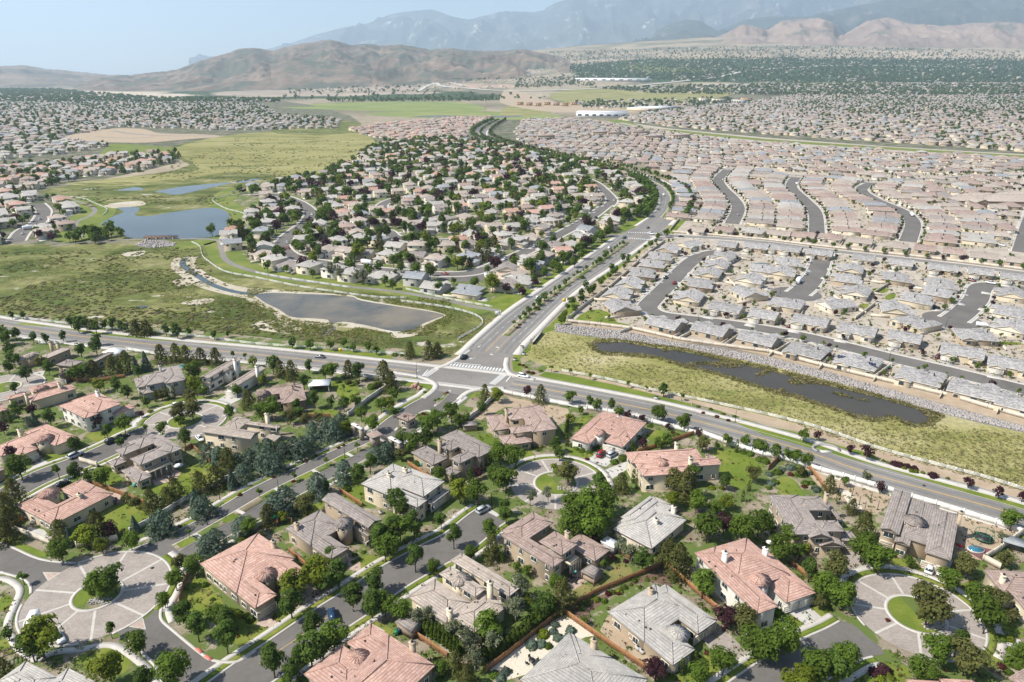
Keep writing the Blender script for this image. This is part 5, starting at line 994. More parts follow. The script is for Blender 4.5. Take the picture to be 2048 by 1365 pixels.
lo = MB(); R, Wl, Cp, Fa = wing_geo(-7, -6, 7, 6, 3.6, 'h', 0.45); merge(lo, Wl, 0); merge(lo, R, 1); STA['L'] = lo.arrays()
lo = MB(); R, Wl, Cp, Fa = wing_geo(-6, -7, 6, 7, 4.6, 'h', 0.45); merge(lo, Wl, 0); merge(lo, R, 1); STA['M'] = lo.arrays()
HS = []   # estate houses: x, y, rz, type, roof material, wall material, zone
def clash(x, y, d):
    for h in HSG.get((int(x // 40), int(y // 40)), []) if d < 40 else HS:
        if (h[0] - x) ** 2 + (h[1] - y) ** 2 < d * d: return True
    return False
HSG = {}
def addh(x, y, rz, k, roof, wall, zone, dmin=0):
    if dmin and clash(x, y, dmin): return False
    h = (x, y, rz, k, roof, wall, zone); HS.append(h)
    for i in (-1, 0, 1):
        for j in (-1, 0, 1): HSG.setdefault((int(x // 40) + i, int(y // 40) + j), []).append(h)
    return True
def face_road(x, y):
    """rotation whose front (-y) looks at the nearest road"""
    best = None
    for P, w in ROADS[NR0:]:
        for a, b in zip(P, P[1:]):
            dx, dy = b[0] - a[0], b[1] - a[1]; L = dx * dx + dy * dy or 1; t = max(0, min(1, ((x - a[0]) * dx + (y - a[1]) * dy) / L)); qx, qy = a[0] + t * dx, a[1] + t * dy
            d = (qx - x) ** 2 + (qy - y) ** 2
            if best is None or d < best[0]: best = (d, qx, qy)
    return math.atan2(best[2] - y, best[1] - x) + math.pi / 2
NR0 = 0
def listed(t, pts, kinds, roofs, walls, zone, rz=None):
    for x, y in pts:
        px, py = (TO[t][0] + x / 4, TO[t][1] + y / 4) if t else (x, y); p = G(px, py, 3.5)
        addh(p.x, p.y, face_road(p.x, p.y) if rz is None else rz, RN.choice(kinds), RN.choice(roofs), RN.choice(walls), zone)
EW = [W_CREAM, W_CREAM, W_PALE, W_TAN]
ROADS_BAK = list(ROADS)
def only(*ps):
    global ROADS
    ROADS = [([(p.x, p.y) for p in P], 10) for P in ps]
def angle_of(P0, P1): a, b = G(*P0), G(*P1); return math.atan2(b.y - a.y, b.x - a.x)
# grey-roofed estate on the right
only(S1)
listed(0, [(1331, 645), (1424, 657), (1518, 676), (1613, 699), (1716, 721), (1841, 751), (1948, 779), (2046, 806), (2145, 835)], 'AB', [R_EST], EW, 'grey estate', rz=angle_of((1424, 657), (1948, 779)) + math.pi)
listed(0, [(1454, 614), (1530, 628), (1623, 640), (1716, 658), (1811, 673), (1926, 701), (2023, 725), (2120, 750)], 'AD', [R_EST], EW, 'grey estate', rz=angle_of((1454, 614), (1926, 701)))
listed(0, [(1239, 612), (1234, 585), (1259, 565), (1284, 544), (1304, 526), (1320, 511), (1337, 497), (1379, 488)], 'AB', [R_EST], EW, 'grey estate')
listed(0, [(1381, 592), (1399, 565), (1421, 545), (1438, 528), (1452, 512)], 'AB', [R_EST], EW, 'grey estate')
only(S2)
listed(0, [(1501, 556), (1494, 584), (1527, 536), (1563, 542), (1577, 523), (1573, 605), (1673, 607), (1716, 582), (1695, 556), (1705, 537)], 'AB', [R_EST], EW, 'grey estate')
only(S3)
listed(0, [(1791, 553), (1833, 595), (1788, 615), (1881, 566), (1876, 583), (1831, 642), (1951, 668), (2026, 586), (2023, 622), (2028, 652), (2100, 600), (2110, 640), (2100, 690)], 'AB', [R_EST], EW, 'grey estate')
only(C2)
listed(0, [(1456, 489), (1514, 492), (1560, 495), (1640, 505), (1583, 498), (1728, 515), (1803, 525), (1886, 535), (1961, 543), (2026, 553), (2100, 563)], 'AD', [R_EST], EW, 'grey estate', rz=angle_of((1514, 492), (1961, 543)))
listed(0, [(1395, 459), (1451, 459), (1506, 461), (1560, 466), (1608, 470), (1661, 473), (1721, 481), (1791, 490), (1851, 496), (1908, 503), (1968, 511), (2035, 520), (2100, 530)], 'ABD', [R_PTAN, R_TAN, R_TAN, R_GREY], EW, 'pink-roofed estate', rz=angle_of((1506, 461), (1968, 511)) + math.pi)
def along(P, offs, spacing, kinds, roofs, walls, zone, start=6, pxlim=None, dmin=12, end=4):
    N = normals(P); s = 0; tot = 0; want = start
    for i in range(len(P) - 1):
        L = (P[i + 1] - P[i]).length
        while want <= tot + L:
            q = P[i].lerp(P[i + 1], (want - tot) / L)
            for o in offs:
                c = q + N[i] * (o + RN.uniform(-1.2, 1.2)); a = math.atan2(-N[i].y * (1 if o > 0 else -1), -N[i].x * (1 if o > 0 else -1)) + math.pi / 2
                addh(c.x, c.y, a, RN.choice(kinds), RN.choice(roofs), RN.choice(walls), zone, dmin)
            want += spacing
        tot += L
PR = [R_PTAN, R_TAN, R_TAN, R_SLATE, R_GREY, R_TAN, R_BROWN, R_PTAN]
for P in (S4, S5, S6): along(P, (22, -22), 15.4, 'FH', PR, EW, 'pink-roofed estate', dmin=14.0)
along(S7, (24,), 14.5, 'FH', PR, EW, 'pink-roofed estate', dmin=13)
for P in (S4, S5, S6): along(P, (46, -46), 15.4, 'FH', PR, EW, 'pink-roofed estate', dmin=15.5)
ROADS = ROADS_BAK
# the tree-filled estate in the middle: the traced houses, then the rest between its streets
MW = [W_CREAM, W_PALE, W_WHITE, W_GREY, W_PEACH, W_CREAM]; MR = [R_GREY, R_GREY, R_TAN, R_GREY, R_BROWN, R_TAN, R_SLATE]
listed(10, [(60, 660), (150, 720), (280, 745), (430, 770), (630, 800), (760, 830), (1010, 830), (1280, 865), (1430, 915), (1700, 945), (1990, 900), (2010, 800), (590, 640), (730, 655), (880, 650), (1060, 680), (1290, 695), (1440, 715), (1700, 695), (1870, 640), (1990, 570), (1520, 605), (1290, 605), (1120, 590), (980, 560), (840, 545), (810, 490), (440, 510), (500, 440), (670, 430), (830, 410), (1000, 400), (1180, 390), (1340, 390), (1500, 370), (1680, 360), (1860, 350), (1270, 460), (1430, 450), (1600, 440), (1800, 430), (1740, 500), (500, 595), (60, 595), (50, 490), (80, 420)], 'CEBDC', MR, MW, 'tree-filled estate')
listed(11, [(160, 760), (330, 610), (450, 590), (560, 520), (600, 480), (250, 690), (130, 700), (40, 560), (130, 530), (230, 470), (800, 380), (860, 330), (920, 260), (950, 190), (860, 120), (860, 60), (640, 240), (560, 290), (340, 370), (160, 370), (20, 820), (60, 860)], 'CEBD', MR, MW, 'tree-filled estate')
MC = [(470, 385), (560, 365), (640, 352), (700, 327), (760, 294), (900, 278), (1010, 292), (1080, 314), (1170, 332), (1255, 352), (1295, 380), (1302, 400), (1280, 428), (1235, 455), (1180, 500), (1100, 545), (1030, 590), (1000, 592), (900, 575), (800, 570), (700, 562), (600, 545), (520, 528), (470, 505), (455, 482), (480, 450), (530, 400)]
def fill(poly, dx, dy, ang, kinds, roofs, walls, zone, jit=2.0, dmin=14, pave=6, drop=0.0, zero=0.0):
    W2 = [W(p) for p in poly]; xs, ys = [p[0] for p in W2], [p[1] for p in W2]; cx, cy = sum(xs) / len(xs), sum(ys) / len(ys)
    rad = max(math.hypot(x - cx, y - cy) for x, y in W2); ca, sa = math.cos(ang), math.sin(ang); n = 0
    for j in range(int(-rad / dy), int(rad / dy) + 1):
        for i in range(int(-rad / dx), int(rad / dx) + 1):
            # pairs of rows back to back with a street between every second pair
            yy = j * dy + (dy * 0.17 if j % 2 else -dy * 0.17); bend = 10 * math.sin(i * dx / 90 + zero)
            x = cx + i * dx * ca - (yy + bend) * sa + RN.uniform(-jit, jit); y = cy + i * dx * sa + (yy + bend) * ca + RN.uniform(-jit, jit)
            if not inpoly(x, y, W2) or RN.random() < drop or near_road(x, y, pave): continue
            if addh(x, y, ang + (0 if j % 2 else math.pi) + RN.uniform(-.06, .06), RN.choice(kinds), RN.choice(roofs), RN.choice(walls), zone, dmin): n += 1
    return n
MRF = MR + [R_PTAN, R_PINK, R_ORANGE]
fill(MC, 18, 24, 0.35, 'CECED', MRF, MW, 'tree-filled estate', 3, 15.5, 9)
FR = [R_PTAN, R_PTAN, R_TAN, R_TAN, R_SLATE, R_BROWN, R_BROWN, R_PTAN, R_GREY]
fill([(1400, 347), (1850, 354), (2030, 354), (2034, 395), (2020, 505), (1880, 492), (1650, 466), (1385, 452), (1395, 380)], 15.5, 25, -0.35, 'BDF', FR, EW, 'pink-roofed estate', 1, 15.5, 8)
fill([(1090, 303), (1040, 284), (1035, 262), (1050, 240), (1150, 238), (1230, 250), (1340, 270), (1536, 290), (1786, 306), (2048, 320), (2300, 345), (2300, 352), (1990, 348), (1850, 350), (1440, 340), (1380, 345), (1340, 345), (1200, 322)], 17, 25, -0.25, 'BCF', FR, EW, 'far pink estate', 1.5, 15, 8)
fill([(1240, 240), (1300, 226), (1420, 212), (1536, 200), (1700, 188), (2300, 186), (2500, 330), (2048, 304), (1786, 286), (1536, 270), (1344, 254)], 19, 27, 0.5, 'CBL', FR, EW, 'far right estate', 3, 16, 8)
fill([(700, 262), (780, 247), (900, 238), (985, 234), (950, 250), (935, 275), (820, 282), (750, 275)], 17, 25, 0.9, 'CBL', [R_PTAN, R_TAN, R_PTAN, R_PINK], EW, 'far pink estate', 1.5, 15, 10)
fill([(-300, 206), (60, 202), (300, 202), (520, 208), (560, 232), (690, 240), (670, 258), (480, 262), (330, 257), (250, 255), (130, 272), (100, 288), (-300, 300)], 19, 27, 0.2, 'LMCB', [R_TAN, R_BROWN, R_PTAN, R_GREY, R_SLATE], MW, 'far left town', 4, 17, 6)
fill([(-200, 302), (130, 282), (222, 293), (100, 312), (-200, 335)], 18, 26, 0.25, 'CEB', MR, MW, 'left estate', 2, 16, 6)
fill([(-200, 342), (100, 328), (230, 312), (350, 307), (362, 318), (290, 342), (150, 358), (60, 382), (-200, 400)], 18, 26, 0.3, 'CEB', MRF + [R_ORANGE, R_PINK], MW, 'left estate', 2, 16, 6)
fill([(-300, 404), (50, 390), (135, 402), (160, 428), (135, 478), (100, 488), (-300, 496)], 18, 25, 0.7, 'CEC', MRF, MW, 'left estate', 2, 15, 8)
print('houses', len(HS))
# the 267 nearest become individuals, the rest one mass
def vis(x, y, z=3, m=30): 
    if y < 60: return False
    a = PX((x, y, z)); return -m < a[0] < 2048 + m and a[1] < 1365 + m
HS = [h for h in HS if vis(h[0], h[1], 3, 90)]
infr = sorted([h for h in HS if vis(h[0], h[1], 3, 6)], key=lambda h: math.hypot(h[0], h[1]))
IND = infr[:266]; ids = {id(h) for h in IND}; FARH = [h for h in HS if id(h) not in ids]
inst = []
for h in FARH:
    tab = [STUFF_MATS.index(h[5]) if h[5] in STUFF_MATS else 2, STUFF_MATS.index(h[4]), 12, 13]
    d = math.hypot(h[0], h[1]); k = h[3] if d < 2200 or h[3] in 'LM' else ('L' if h[3] in 'BDFH' else 'M')
    s = RN.uniform(0.93, 1.07); inst.append((STA[k], h[0], h[1], hgt(h[0], h[1]), h[2], s, s, tuple(tab)))
# scattered homes on the rising valley floor
def sample(poly, n, spread=0.0):
    """n points of the valley floor inside a polygon of the photograph, even over the ground"""
    xs, ys = [p[0] for p in poly], [p[1] for p in poly]; out = []; tries = 0
    while len(out) < n and tries < n * 60:
        tries += 1; px = RN.uniform(min(xs), max(xs)); D = RN.uniform(2600, 8400); x = (px - 1024) * D * CP / F_PX; z = hgt(x, D); a = PX((x, D, z))
        if inpoly(a[0], a[1], poly): out.append((x, D, z))
    return out
FARTOWN = [([(730, 135), (1030, 130), (1030, 158), (900, 166), (760, 158)], 150), ([(1030, 108), (1300, 98), (1560, 92), (1900, 100), (2200, 105), (2200, 124), (1300, 116), (1030, 130)], 700), ([(1030, 132), (1300, 118), (1560, 116), (2300, 122), (2300, 168), (1600, 166), (1030, 160)], 900),
           ([(-200, 186), (110, 188), (300, 200), (560, 200), (560, 206), (300, 202), (-200, 206)], 420), ([(560, 168), (780, 168), (800, 178), (600, 186)], 120), ([(1180, 176), (1560, 170), (2200, 172), (2200, 186), (1600, 190), (1300, 186)], 1000), ([(700, 166), (1030, 160), (1100, 176), (900, 180)], 90), ([(1150, 205), (1300, 200), (1450, 196), (1500, 205), (1280, 218), (1180, 218)], 90)]
for poly, n in FARTOWN:
    for x, y, z in sample(poly, n):
        s = RN.uniform(0.8, 1.5); inst.append((STA[RN.choice('LM')], x, y, z, RN.uniform(0, 3), s, s, (RN.choice([0, 1, 2, 3]), STUFF_MATS.index(RN.choice(FR + [R_WHITE if False else R_GREY])), 12, 13)))
o = mesh_obj('distant_houses', replicate(inst), STUFF_MATS); tag(o, 'mass of small tile-roofed houses filling the far estates and valley', 'houses', None, 'stuff')
print('far houses', len(inst))
RNAME = {R_EST.name: 'grey-roofed', R_PTAN.name: 'pink-brown-roofed', R_TAN.name: 'tan-roofed', R_PINK.name: 'salmon-roofed', R_SLATE.name: 'blue-grey-roofed', R_GREY.name: 'pale-grey-roofed', R_BROWN.name: 'brown-roofed', R_RED.name: 'red-roofed', R_ORANGE.name: 'terracotta-roofed'}
KNAME = {'A': 'gabled single-storey', 'B': 'hip-roofed single-storey', 'C': 'two-storey', 'D': 'small gabled', 'E': 'gabled two-storey', 'F': 'long narrow', 'H': 'narrow gabled'}
first = {}
INDH = []
for h in IND:
    k = h[3] if h[3] in TP else 'B'
    if k not in first: first[k] = make_house_template(k); KIDS[first[k].name] = list(first[k].children)
    INDH.append((copy_tree(first[k], (h[0], h[1], 0), h[2], 1.0, {'roof': h[4], 'wall': h[5]}), h, k))
for r in first.values():
    for c in list(r.children): bpy.data.objects.remove(c)
    bpy.data.objects.remove(r)
# solar panels on one estate roof
def solar(px, py, n):
    p = G(px, py, 4); best = min(INDH, key=lambda t: (t[0].location.x - p.x) ** 2 + (t[0].location.y - p.y) ** 2)[0]; m = MB(); m.box((0, 0, 0), 1.0, 1.7, 0.08); me = raw_mesh('solar_panel', m.arrays(), glossy('solar panel', (0.012, 0.02, 0.06), 0.15))
    for i in range(n):
        y = 3.1 if i < 14 else 4.6; x = (i - 6.5) * 1.12 if i < 14 else (i - 12) * 1.12; o = link('solar_panel', me, best); o.location = (x, y, 3.0 + (6.5 - y) * 0.40 + 0.1); o.rotation_euler = (-math.atan(0.4), 0, 0)
solar(1716, 722, 17)

# ------------------------------------------------------------------ large buildings far off
def block(name, label, p0, p1, depth, h, mat, roof=None, nwin=0, cat='building', group=None):
    a, b = G(*p0), G(*p1); d = (b - a); L = d.length; rz = math.atan2(d.y, d.x); g0 = hgt((a.x + b.x) / 2, (a.y + b.y) / 2)
    t = thing(name, label, cat, ((a.x + b.x) / 2, (a.y + b.y) / 2, g0), rz, group)
    m = MB(); m.box((0, depth / 2, 0), L, depth, h); m.build('wall', mat, t); m = MB(); m.box((0, depth / 2, h + .01), L + 1, depth + 1, 0.8); m.build('roof', roof or R_WHITE, t)
    for i in range(nwin):
        w = MB(); w.box(((i + .5) / nwin * L - L / 2, -0.1, h * 0.35), L / nwin * 0.5, 0.2, h * 0.35); w.build('window', GLASS, t)
    return t
WH = stucco('white panel wall', (0.74, 0.74, 0.73))
block('warehouse', 'long white warehouse with flat roof behind the pink-roofed estate', (1152, 235), (1254, 236), 90, 13, WH, nwin=7)
block('warehouse', 'very wide white warehouse beside the freeway in the far valley', (1148, 185), (1285, 187), 160, 18, WH, nwin=8)
block('warehouse', 'low tan store building with white roof right of the white warehouse', (1292, 224), (1362, 220), 80, 10, W_CREAM, nwin=5)
for i, (a, b, c) in enumerate((((1426, 206), (1452, 206), W_CREAM), ((1462, 208), (1482, 209), W_GREY), ((1484, 205), (1504, 205), stucco('orange sheathing', (0.55, 0.34, 0.15))), ((1400, 205), (1416, 205), W_PALE))):
    block('apartment_building', ['cream four-storey block left of the grey block near the freeway', 'grey four-storey block between cream and orange blocks', 'orange unfinished block at the right of the grey block', 'pale small block left of the four-storey blocks'][i], a, b, 30, 17, c, R_TAN, 4)
for i, x in enumerate(range(1034, 1150, 18)): block('apartment_building', '%s orange timber-frame building from the left on the site near the freeway' % ['first', 'second', 'third', 'fourth', 'fifth', 'sixth', 'seventh'][(x - 1034) // 18], (x, 211 + (i % 3)), (x + 13, 211 + (i % 3)), 22, 11, MATS['orange sheathing'], R_ORANGE, 3, group='unfinished orange buildings on the far site')
for i, (x, y) in enumerate(((1075, 283), (1185, 275), (1215, 276), (1290, 284), (1345, 282), (1265, 274))): block('apartment_building', 'tan three-storey block with pinkish roof, %s in the far estate' % ['leftmost, nearest the boulevard', 'second from the left', 'third from the left', 'second from the right', 'rightmost', 'third from the right'][i], (x, y), (x + 34, y), 18, 9.5, W_TAN, R_PTAN, 6, group='three-storey blocks in the far estate')
house('clubhouse', 'large brown clubhouse with red gable entrance at the right edge', ((1920, 402), (2040, 404)), [(1912, 402, 1985, 397, 4.6), (1968, 403, 2090, 397, 5.0), (1952, 406, 1968, 401, 6.0, 'gv'), (2005, 398, 2100, 391, 5.4), (1930, 398, 1990, 392, 4.6)], R_TAN, W_BROWN, group=None)
for i in range(11): block('apartment_building', 'small grey-blue block, %s from the left in the cluster below the brown hill' % ['first', 'second', 'third', 'fourth', 'fifth', 'sixth', 'seventh', 'eighth', 'ninth', 'tenth', 'eleventh'][i], (682 + 10 * i, 169.5), (689 + 10 * i, 169.5), 16, 12, W_GREY, R_SLATE, 2, group='blocks in the cluster below the brown hill')
# power-line pylon
p = G(970, 226); t = thing('radio_mast', 'thin red and white lattice mast beyond the far pond', 'mast', (p.x, p.y, 0)); m = MB()
for s in (-1, 1):
    for q in (-1, 1): m.bar((s * 3, q * 3, 0), (s * 0.5, q * 0.5, 42), 0.5)
m.build('mast_frame', glossy('mast red', (0.5, 0.3, 0.25), 0.6), t); m = MB()
for z in (30, 35, 40): m.bar((-7, 0, z), (7, 0, z), 0.6)
m.build('crossarm', MATS['mast red'], t)
# ------------------------------------------------------------------ vegetation
NPR = np.random.default_rng(5)
L_G = leafmat('green leaves', (0.075, 0.135, 0.016), (0.155, 0.225, 0.030)); L_D = leafmat('dark green leaves', (0.060, 0.115, 0.020), (0.13, 0.195, 0.034)); L_Y = leafmat('yellow green leaves', (0.13, 0.19, 0.016), (0.25, 0.28, 0.028))
L_O = leafmat('olive needles', (0.095, 0.105, 0.028), (0.175, 0.175, 0.055)); L_B = leafmat('blue juniper needles', (0.10, 0.15, 0.11), (0.19, 0.25, 0.19)); L_P = leafmat('purple leaves', (0.045, 0.018, 0.026), (0.095, 0.035, 0.045))
L_W = leafmat('pale grey green leaves', (0.14, 0.165, 0.085), (0.23, 0.25, 0.15)); L_C = leafmat('cypress foliage', (0.060, 0.105, 0.014), (0.12, 0.17, 0.024)); L_R = leafmat('red shrub leaves', (0.09, 0.020, 0.020), (0.16, 0.05, 0.035)); L_YB = leafmat('golden shrub leaves', (0.25, 0.22, 0.02), (0.36, 0.30, 0.04))
BARK = plain('bark', (0.12, 0.085, 0.06), 0.95, 0.3, 3.0); BARKW = plain('pale bark', (0.45, 0.42, 0.37), 0.9, 0.25, 4.0)
def quads_arr(C, Nn, s):
    """leaf quads at C with normals Nn and sizes s"""
    n = len(C); r = NPR.normal(size=(n, 3)); t = np.cross(Nn, r); t /= np.linalg.norm(t, axis=1, keepdims=True) + 1e-9; b = np.cross(Nn, t); s = s[:, None] * 0.5
    k = NPR.uniform(0.6, 1.0, (n, 1)); v = np.stack([C - t * s - b * s * k, C + t * s - b * s * k * .7, C + t * s * .9 + b * s * k + Nn * s * .25, C - t * s + b * s * k * .8], 1).reshape(-1, 3)
    lt = np.full(n, 4, np.int32); lv = np.arange(4 * n, dtype=np.int32)
    return v.astype(np.float32), lt, lv
def crown(kind, n, leaf, seed):
    global NPR; NPR = np.random.default_rng(seed); C, Nn = [], []
    if kind in 'round tall open small'.split():
        cz, rx, rzz = {'round': (0.60, 0.40, 0.40), 'tall': (0.58, 0.29, 0.43), 'open': (0.62, 0.36, 0.38), 'small': (0.66, 0.27, 0.30)}[kind]
        nl = {'round': 17, 'tall': 17, 'open': 13, 'small': 8}[kind]; L = []
        for i in range(nl):
            d = NPR.normal(size=3); d /= np.linalg.norm(d); q = NPR.uniform(0.45, 0.78) if i else 0
            c = np.array([0, 0, cz]) + d * np.array([rx, rx, rzz]) * q
            if c[2] < cz: c[:2] *= 0.9
            L.append((c, NPR.uniform(0.26, 0.46) * rx * (1.15 if kind != 'open' else 0.85)))
        w = np.array([l[1] ** 2 for l in L]); w /= w.sum(); ids_ = NPR.choice(len(L), n, p=w)
        d = NPR.normal(size=(n, 3)); d /= np.linalg.norm(d, axis=1, keepdims=True); d[:, 2] = np.where(d[:, 2] < -0.5, -d[:, 2], d[:, 2])
        cc = np.array([l[0] for l in L])[ids_]; rr = np.array([l[1] for l in L])[ids_][:, None]
        P = cc + d * rr * NPR.uniform(0.6, 1.12, (n, 1)); nn = d * 1.0 + np.array([0, 0, 0.35]) + NPR.normal(size=(n, 3)) * 0.35 + (P - np.array([0, 0, cz])) * 0.8
    else:
        if kind == 'pine': R0, z0, lay, pw = 0.36, 0.06, 6, 0.55
        elif kind == 'spruce': R0, z0, lay, pw = 0.27, 0.03, 12, 1.0
        elif kind == 'column': R0, z0, lay, pw = 0.13, 0.02, 1, 0.5
        elif kind == 'juniper': R0, z0, lay, pw = 0.44, 0.02, 4, 0.38
        t = NPR.uniform(0, 1, n) ** 1.15
        if lay > 1: t = (np.floor(t * lay) + NPR.uniform(0, 1, n) ** 2 * 0.95) / lay
        prof = (1 - t) ** pw
        if kind == 'column': prof = np.minimum(1, (1 - t) * 2.4) ** 0.6 * (0.75 + 0.25 * np.minimum(1, t * 6))
        if lay > 1: prof *= 1.08 - 0.35 * ((t * lay) % 1)
        a = NPR.uniform(0, 2 * np.pi, n); lob = 1 + (0.16 * np.sin(a * 3 + seed + t * 5) + 0.12 * np.sin(a * 5 + seed * 2 - t * 9)) * (0 if kind == 'column' else 1) * (1.6 if kind in ('juniper', 'pine') else 1)
        r = R0 * prof * lob * NPR.uniform(0.72, 1.05, n) + 0.01
        P = np.stack([r * np.cos(a), r * np.sin(a), z0 + t * (1 - z0)], 1); nn = np.stack([np.cos(a), np.sin(a), np.full(n, 0.45)], 1) + NPR.normal(size=(n, 3)) * 0.4
    nn /= np.linalg.norm(nn, axis=1, keepdims=True) + 1e-9
    v, lt, lv = quads_arr(P, nn, leaf * NPR.uniform(0.7, 1.4, n))
    return v, lt, lv, np.zeros(len(lt), np.int32), np.zeros((len(lv), 2), np.float32)
def trunk(kind, seed):
    rr = random.Random(seed); m = MB(); h = {'column': 0.1, 'spruce': 0.9, 'juniper': 0.3, 'pine': 0.85}.get(kind, 0.5); r0 = 0.02
    m.cyl((0, 0, -0.02), r0, h, 7, r2=r0 * (0.3 if h > 0.7 else 0.7))
    if kind in ('round', 'tall', 'open', 'small'):
        for i in range(6):
            a = i * 1.05 + rr.random(); q = rr.uniform(0.12, 0.24); m.bar((0, 0, h * rr.uniform(0.5, 0.98)), (q * math.cos(a), q * math.sin(a), rr.uniform(0.55, 0.8)), 0.011)
    return m
KIND = {  # letter: (shape, material, words, category, trunk bark)
 'g': ('round', L_G, 'green leafy tree'), 'G': ('tall', L_D, 'dark green leafy tree'), 'y': ('round', L_Y, 'yellow-green leafy tree'), 'o': ('pine', L_O, 'olive-brown pine'), 'b': ('juniper', L_B, 'blue-green juniper'), 'B': ('spruce', L_B, 'conical blue spruce'),
 'p': ('round', L_P, 'purple-leaved tree'), 'w': ('open', L_W, 'pale grey-green tree'), 'c': ('column', L_C, 'columnar green cypress'), 's': ('small', L_G, 'slender young street tree'), 'q': ('small', L_Y, 'thin yellow-green young tree'), 'O': ('round', L_O, 'bushy olive-brown tree')}
TM = {}
def tree_meshes(k, var):
    if (k, var) not in TM:
        sh, mt, _ = KIND[k]; n = {'round': 1500, 'tall': 1400, 'open': 700, 'small': 420, 'pine': 1500, 'juniper': 1300, 'spruce': 1200, 'column': 700}[sh]
        lf = {'round': 0.052, 'tall': 0.045, 'open': 0.042, 'small': 0.07, 'pine': 0.042, 'juniper': 0.055, 'spruce': 0.05, 'column': 0.045}[sh]
        seed = hash((ord(k), var)) % 1000 + 1
        TM[(k, var)] = (raw_mesh('trunk', trunk(sh, seed).arrays(), BARKW if k == 'w' else BARK), raw_mesh('crown', crown(sh, n, lf, seed), mt))
    return TM[(k, var)]
TREES = []   # x, y, height, kind, explicit
def tree_at(px, py, k, h, zc=0.55):
    p = G(px, py, h * zc)
    TREES.append((p.x, p.y, h, k, True))
